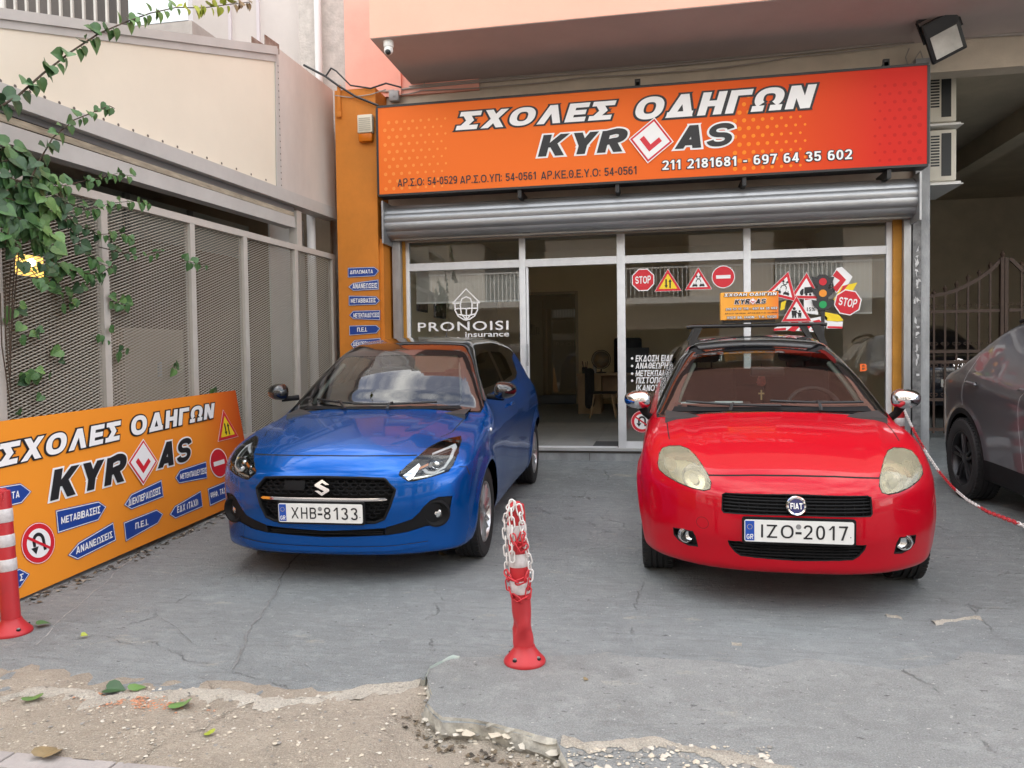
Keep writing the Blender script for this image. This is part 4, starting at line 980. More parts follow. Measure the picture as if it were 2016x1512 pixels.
# glazing strip above the fence and the dim space behind
mb = MB(); fbox(mb, uL, ub-.05, zft-.10, fv(300, 350), -.62, -.60); mb.build('upper_glazing', mat('dull green glass', (.125, .135, .115), .35), ve)
mb = MB()
for px in (218, 362, 477): u = fu(px, 430); fbox(mb, u-.03, u+.03, zft-.12, fv(300, 352), -.60, -.57)
mb.build('glazing_bar', mat('dark bar', (.045, .05, .045), .6), ve)
mb = MB(); fbox(mb, uL, .2, -.1, .30, -3.0, -.12); mb.build('floor', mat('veranda floor', (.14, .125, .11), .8), ve)
mb = MB(); fbox(mb, uL, .2, .3, 4.0, -3.05, -3.0); fbox(mb, .14, .2, .3, 4.3, -3.0, -.1); mb.build('back_wall', mat('veranda wall', (.24, .185, .13), .9, var=.3, vscale=1.5), ve)
mb = MB(); fbox(mb, uL, .2, zft+.9, zft+.95, -3.0, -.63); mb.build('ceiling', mat('veranda ceiling', (.3, .28, .25), .9), ve)
mb = MB(); fbox(mb, uL, fu(545, 300), fv(-60, 30)-.10, fv(-60, 30)-.04, -3.4, -.06); fbox(mb, uL-.05, uL, -.1, 3.0, -3.05, -.35); mb.build('roof', M_band, ve)  # unseen end wall at the street side, added to darken the inside

# things standing in the veranda, dim behind the mesh
def ac_unit(name, label, c, M, group=None):
    t = thing(name, label, 'air conditioner', c, group); o = Vector(c)
    T = Matrix.Translation(o) @ M
    mb = MB(); mb.box(-.40, .40, -.14, .14, 0, .56, M=T, bev=.012); mb.build('casing', mat('ivory metal', (.66, .63, .54), .5), t, smooth=.6)
    mb = MB(); mb.lathe([(.215, .0), (.225, .012), (.235, .0)], 28, T @ Matrix.Translation((-.1, -.14, .28)) @ Matrix.Rotation(pi/2, 4, 'X'))
    for k in range(7): mb.torus(T @ Matrix.Translation((-.1, -.146, .28)) @ Matrix.Rotation(pi/2, 4, 'X'), .03+.028*k, .0025, 20, 4)
    mb.build('fan_guard', mat('grey guard', (.30, .30, .29), .5), t)
    mb = MB(); mb.lathe([(.0, 0), (.21, 0)], 24, T @ Matrix.Translation((-.1, -.1415, .28)) @ Matrix.Rotation(pi/2, 4, 'X')); mb.build('fan_opening', M_black, t)
    mb = MB()
    for k in range(14): mb.box(.402, .406, -.125, .125, .05+.034*k, .068+.034*k, M=T)
    mb.build('coil', mat('coil fins', (.012, .016, .018), .5), t)
    mb = MB(); mb.box(-.36, -.33, -.2, .2, -.04, -.002, M=T); mb.build('bracket', M_white, t); mb = MB(); mb.box(.30, .33, -.2, .2, -.04, -.002, M=T); mb.build('bracket', M_white, t)
    return t
RF = Matrix.Rotation(pi/2-fa, 4, 'Z')
for (px, py, lab) in ((418, 575, 'upper of two dim air conditioner units behind the third mesh panel'), (416, 655, 'lower of two dim air conditioner units behind the third mesh panel')):
    d = Plane(FPL.at(0, 0, -2.3), FPL.eu, FPL.ev).hit(px, py); ac_unit('air_conditioner', lab, (d[0], d[1], d[2]-.28), RF, 'air conditioners behind the mesh fence')
d = Plane(FPL.at(0, 0, -1.6), FPL.eu, FPL.ev).hit(58, 522)
t = thing('wall_lamp', 'lit warm yellow lamp behind the left end of the mesh fence', 'lamp', d)
mb = MB(); mb.box(d[0]-.02, d[0]+.02, d[1]-.15, d[1]+.15, d[2]-.10, d[2]+.09, bev=.02); mb.build('shade', mat('lit shade', (.8, .5, .1), .5, emit=(1.0, .58, .13), estr=.8), t)
mb = MB(); mb.sphere((d[0]+.05, d[1]-.03, d[2]+.02), .035, 14); mb.build('bulb', mat('lit bulb', (1, .9, .6), .5, emit=(1.0, .8, .35), estr=6), t)
d = Plane(FPL.at(0, 0, -1.4), FPL.eu, FPL.ev).hit(569, 667)
mb = MB(); mb.sphere(d, .022, 10); tag(mb.build('light_bulb', mat('lit bulb', (1, .9, .6), .5), smooth=9), 'tiny lit bulb glowing behind the fifth mesh panel', 'lamp')
# cupboard and pots as dim shapes behind the mesh
for (px0, px1, py0, py1, nn, colr, lab) in ((250, 360, 650, 840, -1.0, (.33, .28, .22), 'dim beige cupboard behind the second mesh panel'), (500, 560, 520, 850, -1.3, (.10, .05, .04), 'dim dark brown door leaf behind the fourth mesh panel'), (600, 650, 500, 860, -.5, (.42, .36, .30), 'pale curtain hanging behind the last mesh panel')):
    Q = Plane(FPL.at(0, 0, nn), FPL.eu, FPL.ev); a = Q.uv(px0, py1); b = Q.uv(px1, py0)
    nmn = 'cupboard' if 'cupboard' in lab else ('door_leaf' if 'door' in lab else 'curtain')
    t = thing(nmn, lab, nmn.replace('_', ' '), Q.at((a[0]+b[0])/2, .3, 0)); mb = MB()
    w0, w1 = a[0], b[0]; hh = .32
    if nmn == 'curtain':
        m = 24; pts = [(w0+(w1-w0)*i/m, .03*sin(i*2.1)) for i in range(m+1)]
        mb.add([Q.at(u, v, n) for u, n in pts for v in (hh, zft)], [(2*i, 2*i+2, 2*i+3, 2*i+1) for i in range(m)]); mb.build('cloth', mat('pale curtain', colr, .9), t)
    else:
        mb.prism([(w0, hh), (w1, hh), (w1, b[1]), (w0, b[1])], Q, -.3 if nmn == 'cupboard' else -.05, 0); mb.build('body', mat('dim '+nmn, colr, .7), t)
        mb = MB(); m = (w0+w1)/2; mb.prism([(m+.02, 1.2), (m+.05, 1.2), (m+.05, 1.35), (m+.02, 1.35)], Q, 0.001, .03); mb.build('handle', M_steel, t)

# neighbour's upper storey
YN = D+.5
nb = thing('neighbour_house', 'pinkish grey rendered house wall rising behind the cream veranda', 'building', (-7, YN+1, 0))
xn1 = XL-.02
mb = MB(); mb.box(-13, xn1, YN, YN+6, 0, 11.5); mb.build('wall', M_nwall, nb)
mb = MB(); c0 = at_y(604, 60, YN-.03)[0]
mb.box(float(c0), xn1, YN-.25, YN-.001, 0, 11.5); mb.build('corner_strip', mat('rough render', (.60, .55, .51), .95, var=.25, vscale=9, bump=.9, bscale=35), nb)
mb = MB()
for px in (452, 508): x = float(at_y(px, 30, YN-.02)[0]); mb.box(x-.02, x+.02, YN-.03, YN-.001, 3.5, 11.5)
mb.build('seam_strip', mat('pale lilac strip', (.66, .60, .62), .6), nb)
mb = MB(); p0 = at_y(374, 0, YN-1.0); p1 = at_y(258, 0, YN-1.0)
zb0 = float(at_y(260, 55, YN-1.0)[2]); mb.box(float(p1[0]), float(p0[0]), YN-1.05, YN-.95, zb0, zb0+2.2); mb.build('white_panel', mat('pale blue white panel', (.72, .77, .80), .4), nb)
mb = MB(); mb.box(float(p1[0])-.3, float(p0[0])+.05, YN-1.05, YN-.002, zb0-.35, zb0-.01); mb.build('ledge', mat('grey render', (.42, .38, .35), .9, var=.2, vscale=5), nb)
YRL = YN-1.0
zr0, zr1 = float(at_y(150, 60, YRL)[2]), float(at_y(120, -120, YRL)[2])
x0r, x1r = float(at_y(-120, 20, YRL)[0]), float(at_y(258, 20, YRL)[0])
mb = MB(); mb.box(x0r, x1r, YN-.02, YN-.005, zr0, zr1+1); mb.build('dark_sheet', mat('painted balcony shade', (.10, .085, .075), .8, var=.5, vscale=1.2, stretch=(1, 1, .1)), nb)  # flat dark sheet, coloured as the shade behind the railing
rl = thing('balcony_railing', 'cream vertical bar balcony railing above the veranda roof', 'railing', ((x0r+x1r)/2, YRL, zr0))
x = x0r
while x < x1r+.01: mb = MB(); mb.box(x-.014, x+.014, YRL-.014, YRL+.014, zr0-.05, zr1); mb.build('bar', M_fence, rl); x += .158
mb = MB(); mb.box(x0r, x1r+.3, YRL-.025, YRL+.025, zr0-.09, zr0-.05); mb.build('bottom_rail', M_fence, rl)
mb = MB(); mb.box(x0r, x1r, YRL-.025, YRL+.025, zr1, zr1+.05); mb.build('handrail', M_fence, rl)
pa = at_y(612, -60, YN-.34); pb = at_y(628, 138, YN-.34)
mb = MB(); mb.tube([(float(pb[0]), YN-.34, 11), (float(pb[0]), YN-.34, 3.2)], .045, 12); tag(mb.build('drainpipe', mat('white plastic', (.70, .69, .68), .5), smooth=1), 'white vertical drainpipe at the corner above the veranda', 'pipe')
pb = at_y(628, 450, D-.1); mb = MB(); mb.tube([(float(pb[0])-.03, D-.25, 3.3), (float(pb[0])-.03, D-.25, .3)], .05, 12); tag(mb.build('drainpipe', mat('white plastic', (.70, .69, .68), .5), smooth=1), 'grey white pipe behind the far end of the mesh fence', 'pipe')
# loose gutter end on the veranda roof
g = FPL.hit(515, 95); t = thing('gutter_end', 'rusty open end of a metal gutter on the veranda roof corner', 'gutter', g)
mb = MB(); P = Plane(FPL.at(0, 0, -.05), FPL.eu, FPL.ev); q = P.uv(540, 108); q2 = P.uv(512, 90)
for n0, n1, z0, z1 in ((-.10, .06, 0, .006), (-.10, -.09, .006, .1), (.05, .06, .006, .1)): mb.prism([(q2[0], q[1]+z0), (q[0], q[1]+z0), (q[0], q[1]+z1), (q2[0], q[1]+z1)], P, n0, n1)
mb.build('channel', mat('rusty metal', (.35, .28, .24), .7, .3, var=.5, vscale=9, col2=(.16, .09, .06)), t)

# ================================================================== CARS
def pchip(xs, ys, n=600):
    """smooth monotone curve through points, tabulated"""
    x = np.array(xs, float); y = np.array(ys, float); h = np.diff(x); d = np.diff(y)/h; m = np.zeros(len(x))
    for i in range(1, len(x)-1):
        if d[i-1]*d[i] > 0: w1 = 2*h[i]+h[i-1]; w2 = h[i]+2*h[i-1]; m[i] = (w1+w2)/(w1/d[i-1]+w2/d[i])
    m[0], m[-1] = d[0], d[-1]
    X = np.linspace(x[0], x[-1], n); k = np.clip(np.searchsorted(x, X)-1, 0, len(h)-1); t = (X-x[k])/h[k]
    Y = y[k]*(1+2*t)*(1-t)**2+h[k]*m[k]*t*(1-t)**2+y[k+1]*t*t*(3-2*t)+h[k]*m[k+1]*t*t*(t-1)
    return lambda q: np.interp(q, X, Y)
def smax(a, b, k): h = np.clip(.5+.5*(a-b)/k, 0, 1); return b+(a-b)*h+k*h*(1-h)
def sstep(x, a, b): t = np.clip((x-a)/(b-a), 0, 1); return t*t*(3-2*t)
class CarShape:
    """body surface of a hatchback: smooth intersection of its side, top, front and rear profiles; x across, y back from the nose, z up"""
    def __init__(s, L, top, crown, plan, sec, belt, tumble, nose, sweep, rear, rsweep, bottom, wheels, kfs=.10, ktop=.07, wsbow=.22, extra=None, flare=.022, wr=.31, ktop2=None):
        s.L = L; s.top = pchip(*zip(*top)); s.crown = pchip(*zip(*crown)); s.plan = pchip(*zip(*plan)); s.sec = pchip(*zip(*sec)); s.belt = pchip(*zip(*belt)); s.tumble = pchip(*zip(*tumble))
        s.nose = pchip(*zip(*nose)); s.sweep = sweep; s.rear = pchip(*zip(*rear)); s.rsweep = rsweep; s.bottom = pchip(*zip(*bottom)); s.wheels = wheels; s.kfs = kfs; s.ktop = ktop; s.wsbow = wsbow; s.extra = extra; s.flare = flare; s.wr = wr; s.ktop2 = ktop2 or ktop
    def w(s, y, z):
        zb = s.belt(y); q = s.plan(y)*s.sec(np.minimum(z, zb)/zb)
        up = np.maximum(z-zb, 0); q = q-up*s.tumble(y)-.25*up*up
        for wy, wz in s.wheels:
            r = np.sqrt((y-wy)**2+(z-wz)**2); q = q+s.flare*np.exp(-((r-s.wr-.045)/.045)**2)*(z < zb)*sstep(z, .15, .35)
        return q
    def F(s, P):
        x, y, z = np.abs(P[..., 0]), P[..., 1], P[..., 2]
        ye = y-s.wsbow*x*x*(1-sstep(y, 1.7, 2.4))+.10*x*x*sstep(y, 2.6, 3.2)
        e = .02; sl = (s.top(ye+e)-s.top(ye-e))/(2*e)
        gt = (z-(s.top(ye)-s.crown(y)*x*x))/np.sqrt(1+sl*sl)
        gs = x-s.w(y, z)
        a, p, r0 = s.sweep; yf = s.nose(z)+a*np.power(x/r0, p); gf = (yf-y)/np.sqrt(1+(a*p/r0*np.power(x/r0, p-1))**2*.5)
        a, p, r0 = s.rsweep; gr = (y-(s.rear(z)-a*np.power(x/r0, p)))*.9
        gb = s.bottom(y)-z
        k = s.ktop+(s.ktop2-s.ktop)*sstep(y, .8, 1.4)
        f = smax(smax(gf, gs, s.kfs), gr, .10)
        f = smax(f, gt, k); f = smax(f, gb, .04)
        if s.extra: f = f+s.extra(x, y, z)
        return f
    def grad(s, P, e=.002):
        g = np.zeros_like(P)
        for i in range(3):
            d = np.zeros(3); d[i] = e; g[:, i] = (s.F(P+d)-s.F(P-d))/(2*e)
        return g
    def normals(s, P):
        g = s.grad(P); return g/np.maximum(np.linalg.norm(g, axis=1, keepdims=True), 1e-9)
    def hit(s, o, d, t0=0.0, t1=9.0):
        """first point of the surface along a line"""
        ts = np.linspace(t0, t1, 1800); Q = np.array(o)+np.array(d)*ts[:, None]; f = s.F(Q); k = np.argmax(f < 0)
        if f[k] >= 0: return None
        a, b = ts[max(k-1, 0)], ts[k]
        for _ in range(30):
            m = (a+b)/2
            if s.F((np.array(o)+np.array(d)*m)[None])[0] < 0: b = m
            else: a = m
        return np.array(o)+np.array(d)*b
def surface_net(F, lo, hi, h):
    ax = [np.arange(lo[i], hi[i]+h, h) for i in range(3)]
    G = np.stack(np.meshgrid(*ax, indexing='ij'), -1); f = F(G.reshape(-1, 3)).reshape(G.shape[:3]); ins = f < 0
    n = [len(a)-1 for a in ax]; acc = np.zeros((*n, 3)); cnt = np.zeros(n)
    sl = lambda o, k: slice(o, o+k)
    for a in range(3):
        b, c = [i for i in range(3) if i != a]
        for ob in (0, 1):
            for oc in (0, 1):
                o0 = [0, 0, 0]; o0[b], o0[c] = ob, oc; o1 = list(o0); o1[a] = 1
                S0 = tuple(sl(o0[i], n[i]) for i in range(3)); S1 = tuple(sl(o1[i], n[i]) for i in range(3))
                cr = ins[S0] != ins[S1]; den = f[S0]-f[S1]; t = np.where(cr, f[S0]/np.where(np.abs(den) < 1e-12, 1, den), 0)
                p = G[S0]+(G[S1]-G[S0])*t[..., None]; acc += p*cr[..., None]; cnt += cr
    idx = -np.ones(n, int); act = cnt > 0; idx[act] = np.arange(act.sum()); V = acc[act]/cnt[act][:, None]
    quads = []
    for a in range(3):
        b, c = (a+1) % 3, (a+2) % 3
        S0 = [slice(0, m+1) for m in n]; S0[a] = slice(0, n[a]); S1 = list(S0); S1[a] = slice(1, n[a]+1)
        cr = ins[tuple(S0)] != ins[tuple(S1)]; w = np.argwhere(cr)
        w = w[(w[:, b] > 0) & (w[:, c] > 0) & (w[:, b] < n[b]) & (w[:, c] < n[c])]
        def cell(db, dc):
            q = w.copy(); q[:, b] -= db; q[:, c] -= dc; return idx[q[:, 0], q[:, 1], q[:, 2]]
        Q = np.stack([cell(1, 1), cell(0, 1), cell(0, 0), cell(1, 0)], 1); fl = ins[w[:, 0], w[:, 1], w[:, 2]]
        Q[~fl] = Q[~fl][:, ::-1]; quads.append(Q)
    Q = np.concatenate(quads); return V, Q[(Q >= 0).all(1)]

RED = CarShape(4.03,
    top=[(-.5, .60), (0, .685), (.08, .715), (.2, .775), (.45, .862), (.75, .925), (1.0, .957), (1.08, .974), (1.125, 1.0), (1.25, 1.075), (1.55, 1.25), (1.85, 1.365), (2.1, 1.415), (2.5, 1.442), (3.0, 1.435), (3.45, 1.39), (3.65, 1.33), (3.85, 1.12), (4.03, .85), (4.5, .2)],
    crown=[(0, .08), (.5, .08), (1.0, .085), (1.6, .10), (2.2, .13), (4.1, .15)],
    plan=[(-.2, .74), (.3, .795), (.7, .815), (1.5, .82), (2.6, .825), (3.4, .82), (4.1, .74)],
    sec=[(0, .86), (.18, .925), (.35, .975), (.55, 1.0), (.70, .997), (.85, .968), (.95, .925), (1.0, .888)],
    belt=[(0, .80), (.5, .88), (1.0, .945), (1.5, .965), (2.5, .99), (3.4, 1.02), (4.1, 1.03)], tumble=[(0, .9), (.9, .8), (1.3, .53), (2.0, .46), (3.0, .43), (4.1, .5)],
    nose=[(0, .12), (.20, .055), (.27, .025), (.36, .012), (.44, .0), (.55, .006), (.63, .018), (.70, .06), (.78, .16), (.9, .40), (1.2, 1.0)], sweep=(.57, 3.0, .84),
    rear=[(0, 3.9), (.3, 4.0), (.55, 4.03), (.8, 3.99), (1.0, 3.93), (1.4, 3.7)], rsweep=(.35, 3.0, .84), bottom=[(0, .245), (.5, .22), (1, .2), (3, .2), (4.1, .28)],
    wheels=[(.88, .30), (3.39, .30)], wsbow=.20, flare=.018, wr=.31, kfs=.09, ktop=.060, ktop2=.09,
    extra=lambda x, y, z: -.011*np.maximum(0, 1-np.abs(x-(.43+.16*y))/.085)*sstep(y, .15, .4)*(1-sstep(y, .9, 1.15))*(z > .6)-.006*np.maximum(0, 1-np.abs(z-.70-.03*(y-1))/.05)*sstep(y, 1.1, 1.5)*(1-sstep(y, 3.2, 3.8))*(x > .6))
BLUE = CarShape(3.84,
    top=[(-.5, .66), (0, .745), (.07, .775), (.18, .828), (.45, .905), (.75, .955), (.95, .978), (1.03, 1.0), (1.2, 1.11), (1.45, 1.27), (1.7, 1.395), (1.9, 1.445), (2.3, 1.475), (2.7, 1.472), (3.1, 1.445), (3.4, 1.40), (3.5, 1.35), (3.68, 1.08), (3.84, .80), (4.4, .2)],
    crown=[(0, .12), (.5, .13), (1.0, .12), (1.6, .10), (2.2, .12), (4.1, .14)],
    plan=[(-.2, .79), (.3, .83), (.75, .848), (1.5, .832), (2.2, .832), (2.9, .85), (3.3, .85), (3.9, .78)],
    sec=[(0, .88), (.18, .935), (.35, .975), (.50, .985), (.62, .993), (.74, 1.0), (.86, .978), (.95, .93), (1.0, .885)],
    belt=[(0, .80), (.5, .92), (1.0, .985), (1.5, 1.0), (2.5, 1.02), (3.2, 1.045), (4.1, 1.05)], tumble=[(0, .9), (.9, .8), (1.3, .50), (2.0, .46), (3.0, .46), (4.1, .5)],
    nose=[(0, .10), (.16, .06), (.22, .02), (.30, .02), (.40, .012), (.50, .0), (.62, .012), (.70, .04), (.76, .09), (.84, .20), (.95, .45), (1.2, 1.0)], sweep=(.385, 3.2, .86),
    rear=[(0, 3.7), (.3, 3.80), (.55, 3.84), (.8, 3.80), (1.0, 3.74), (1.4, 3.5)], rsweep=(.30, 3.0, .86), bottom=[(0, .21), (.5, .19), (1, .19), (3, .19), (4.1, .25)],
    wheels=[(.815, .305), (3.265, .305)], wsbow=.20, flare=.020, wr=.315, kfs=.08, ktop=.060, ktop2=.075,
    extra=lambda x, y, z: -.010*np.maximum(0, 1-np.abs(x-(.36+.20*y))/.10)*sstep(y, .2, .45)*(1-sstep(y, .8, 1.05))*(z > .6)-.009*np.maximum(0, 1-np.abs(z-.80-.025*(y-1))/.055)*sstep(y, .95, 1.4)*(1-sstep(y, 2.2, 2.8))*(x > .6))
def car_matrix(x0, y0, yaw, wb, fo):
    """front axle on the ground at its place, rear axle on the ground behind it"""
    z0, z1 = gz(y0+fo), gz(y0+fo+wb); pitch = (z1-z0)/wb
    return Matrix.Translation((x0, y0, z0-pitch*fo)) @ Matrix.Rotation(yaw, 4, 'Z') @ Matrix.Rotation(pitch, 4, 'X')
RED_M = (.687, 4.06, radians(-1.3), 2.51, .88)
BLUE_M = (-1.95, 4.24, radians(1.3), 2.45, .815)

AX = {'F': (0, 2, 1), 'S': (1, 2, 0), 'T': (0, 1, 2)}     # picture axes and the axis looked along
def inpoly(q, poly):
    x, y = q; c = False; j = len(poly)-1
    for i in range(len(poly)):
        (xi, yi), (xj, yj) = poly[i], poly[j]
        if (yi > y) != (yj > y) and x < (xj-xi)*(y-yi)/(yj-yi)+xi: c = not c
        j = i
    return c
class CarBody:
    """the skin of a car, cut along exact outlines into its panels, panes and lamps"""
    def __init__(s, shape, h=.02):
        s.S = shape
        V, Q = surface_net(shape.F, (-1.0, -.06, .1), (1.0, shape.L+.08, 1.62), h)
        for _ in range(3):
            g = shape.grad(V); f = shape.F(V); V = V-g*(f/np.maximum((g*g).sum(1), .05))[:, None]
        bm = bmesh.new(); vs = [bm.verts.new(v) for v in V]
        for q in Q:
            try: bm.faces.new([vs[i] for i in q])
            except ValueError: pass
        s.bm = bm; s.lay = bm.faces.layers.int.new('region'); s.names = ['body']
    def cut(s, name, poly, axis, filt=None, only=None, kill=False):
        i, j, k = AX[axis]; bm = s.bm; lay = s.lay
        xs = [p[0] for p in poly]; ys = [p[1] for p in poly]; x0, x1, y0, y1 = min(xs), max(xs), min(ys), max(ys)
        cand = []
        onl = None if only is None else {s.names.index(o) for o in only if o in s.names}
        for f in bm.faces:
            if onl is not None and f[lay] not in onl: continue
            a = [v.co[i] for v in f.verts]; b = [v.co[j] for v in f.verts]
            if max(a) < x0 or min(a) > x1 or max(b) < y0 or min(b) > y1: continue
            if filt is not None and not filt(f): continue
            cand.append(f)
        cand = set(cand); n = len(poly)
        for e in range(n):
            p, q = poly[e], poly[(e+1) % n]; dx, dy = q[0]-p[0], q[1]-p[1]; L = hypot(dx, dy)
            if L < 1e-6: continue
            nx, ny = -dy/L, dx/L; sub = []
            lo0, hi0, lo1, hi1 = min(p[0], q[0])-1e-4, max(p[0], q[0])+1e-4, min(p[1], q[1])-1e-4, max(p[1], q[1])+1e-4
            for f in cand:
                a = [v.co[i] for v in f.verts]; b = [v.co[j] for v in f.verts]
                if max(a) < lo0 or min(a) > hi0 or max(b) < lo1 or min(b) > hi1: continue
                d = [(u-p[0])*nx+(w-p[1])*ny for u, w in zip(a, b)]
                if min(d) < -1e-5 and max(d) > 1e-5: sub.append(f)
            if not sub: continue
            geom = set(sub)
            for f in sub: geom.update(f.edges); geom.update(f.verts)
            co = [0, 0, 0]; no = [0, 0, 0]; co[i], co[j] = p; no[i], no[j] = nx, ny
            r = bmesh.ops.bisect_plane(bm, geom=list(geom), dist=1e-5, plane_co=co, plane_no=no)
            cand = {f for f in cand if f.is_valid}
            cand.update(g for g in r['geom'] if isinstance(g, bmesh.types.BMFace))
        if name not in s.names: s.names.append(name)
        rid = s.names.index(name); hit = []
        for f in cand:
            if not f.is_valid: continue
            c = f.calc_center_median()
            if inpoly((c[i], c[j]), poly): f[lay] = rid; hit.append(f)
        if kill:
            bmesh.ops.delete(bm, geom=hit, context='FACES')
        return hit
    def emit(s, name, regions, mats, parent, off=0.0, side=0, rim=0.0, rim_mi=None, mi_of=None, label=None):
        """one mesh from some regions (side: -1/+1 keeps one half); off moves it along its normal; rim adds an inward lip"""
        bm = s.bm; lay = s.lay; ids = {s.names.index(r) for r in regions if r in s.names}; vmap = {}; V = []; F = []; MI = []; bedge = {}
        for f in bm.faces:
            if f[lay] not in ids: continue
            if side and f.calc_center_median().x*side < 0: continue
            ix = []
            for v in f.verts:
                if v.index not in vmap or True:
                    k = vmap.get(v)
                    if k is None: k = len(V); vmap[v] = k; V.append(tuple(v.co))
                    ix.append(k)
            F.append(ix); MI.append(0 if mi_of is None else mi_of.get(s.names[f[lay]], 0))
            for a, b in zip(ix, ix[1:]+ix[:1]):
                if (b, a) in bedge: del bedge[(b, a)]
                else: bedge[(a, b)] = 1
        if not V: return None
        P = np.array(V); N = s.S.normals(P); P = P+N*off; NN = [tuple(q) for q in N]; P = [tuple(q) for q in P]
        if rim:
            low = {}
            for a, b in list(bedge):
                for q in (a, b):
                    if q not in low: low[q] = len(P); P.append(tuple(np.array(P[q])-N[q]*rim)); NN.append(None)
                F.append([b, a, low[a], low[b]]); MI.append(rim_mi if rim_mi is not None else 0)
        me = bpy.data.meshes.new(name); me.from_pydata(P, [], F)
        for m in (mats if isinstance(mats, (list, tuple)) else [mats]): me.materials.append(m)
        me.polygons.foreach_set('material_index', MI); me.polygons.foreach_set('use_smooth', [True]*len(F)); me.update()
        if not rim: me.normals_split_custom_set_from_vertices(NN)
        else: me.set_sharp_from_angle(angle=.9)
        o = bpy.data.objects.new(name, me); COL.objects.link(o); o.parent = parent
        if label: o['label'] = label
        return o
def ray_surface(S, pts, axis, sign=-1, off=0.0):
    """drop 2D points (front: x,z / side: y,z) onto the skin; returns points and normals"""
    pts = np.array(pts, float); n = len(pts); P = np.zeros((n, 3)); i, j, k = AX[axis]; P[:, i] = pts[:, 0]; P[:, j] = pts[:, 1]
    if axis == 'F': a, b = -.3, 1.9
    elif axis == 'S': a, b = 1.2*sign, 0.05*sign
    else: a, b = 1.7, .3
    T = np.linspace(a, b, 240); f = []
    for t in T: P[:, k] = t; f.append(S.F(P))
    f = np.array(f); idx = np.argmax(f < 0, 0); lo = T[np.maximum(idx-1, 0)]; hi = T[idx]
    for _ in range(26):
        m = (lo+hi)/2; P[:, k] = m; g = S.F(P) < 0; hi = np.where(g, m, hi); lo = np.where(g, lo, m)
    P[:, k] = hi; N = S.normals(P)
    return P+N*off, N
def patch(mb, S, poly, axis, off, sign=-1, mi=0, res=.03, thick=0.0):
    """a fitted piece of the skin inside an outline"""
    bm = bmesh.new(); m = len(poly)
    tris = _orient(tessellate_polygon([[Vector((u, v, 0)) for u, v in poly]]), poly)
    vs = [bm.verts.new((u, v, 0)) for u, v in poly]
    for t in tris:
        try: bm.faces.new([vs[q] for q in t])
        except ValueError: pass
    for _ in range(7):
        lg = [e for e in bm.edges if e.calc_length() > res]
        if not lg: break
        bmesh.ops.subdivide_edges(bm, edges=lg, cuts=1); bmesh.ops.triangulate(bm, faces=bm.faces[:])
    bm.verts.index_update(); pts = [(v.co.x, v.co.y) for v in bm.verts]
    P, N = ray_surface(S, pts, axis, sign, off)
    fl = [[v.index for v in f.verts] for f in bm.faces]
    if fl:
        a, b, c = [P[q] for q in fl[0]]
        flip = np.cross(b-a, c-a) @ N[fl[0][0]] < 0
        fl = [f[::-1] if flip else f for f in fl]
    mb.add(P, fl, mi)
    if thick:
        be = [e for e in bm.edges if len(e.link_faces) == 1]
        base = len(mb.v); Q = P-N*thick; mb.v.extend([tuple(q) for q in Q])
        b0 = base-len(P)
        for e in be:
            a, b = e.verts[0].index, e.verts[1].index; mb.f.append((b0+a, b0+b, base+b, base+a)); mb.m.append(mi)
    bm.free()
def curve_on(S, pts, axis, off=0.0, sign=-1, step=.03):
    d = []
    for p, q in zip(pts[:-1], pts[1:]):
        n = max(1, int(hypot(q[0]-p[0], q[1]-p[1])/step))
        for t in range(n): d.append((p[0]+(q[0]-p[0])*t/n, p[1]+(q[1]-p[1])*t/n))
    d.append(pts[-1]); P, N = ray_surface(S, d, axis, sign, off); return P
def mir(p): return [(-x, z) for x, z in p][::-1]
def line_poly(pts, wd=.006): return stroke(pts, wd)

M_tyre = mat('tyre rubber', (.018, .018, .019), .75, var=.2, vscale=12, bump=.2, bscale=80)
M_chrome = mat('chrome', (.80, .80, .81), .07, 1.0); M_rim = mat('silver alloy', (.50, .50, .51), .28, .85); M_rimd = mat('dark alloy', (.035, .035, .038), .35, .6)
M_trim = mat('black trim', (.010, .010, .011), .6, spec=.15, bump=.1, bscale=200); M_gloss = mat('gloss black', (.006, .006, .007), .10, 0, 1.0, liner=(.03, .03, .03)); M_hole = mat('dark hollow', (.004, .004, .004), .9)
M_seat = mat('charcoal fabric', (.022, .022, .024), .9, var=.3, vscale=30); M_dash = mat('dash plastic', (.028, .027, .027), .55); M_plate = mat('plate white', (.78, .78, .76), .4); M_eu = mat('plate blue', (.008, .07, .40), .4)
M_cglass = glass('car glass', (.70, .75, .73), 1.5, boost=.85); M_cdark = glass('tinted car glass', (.34, .37, .37), 1.5, boost=.9)
M_frit = mat('glass edge band', (.008, .008, .009), .08, 0, 1.0); M_seam = mat('panel gap', (.004, .004, .004), .9)
M_clear = glass('lamp lens', (.93, .95, .95), 1.5, boost=1.2)
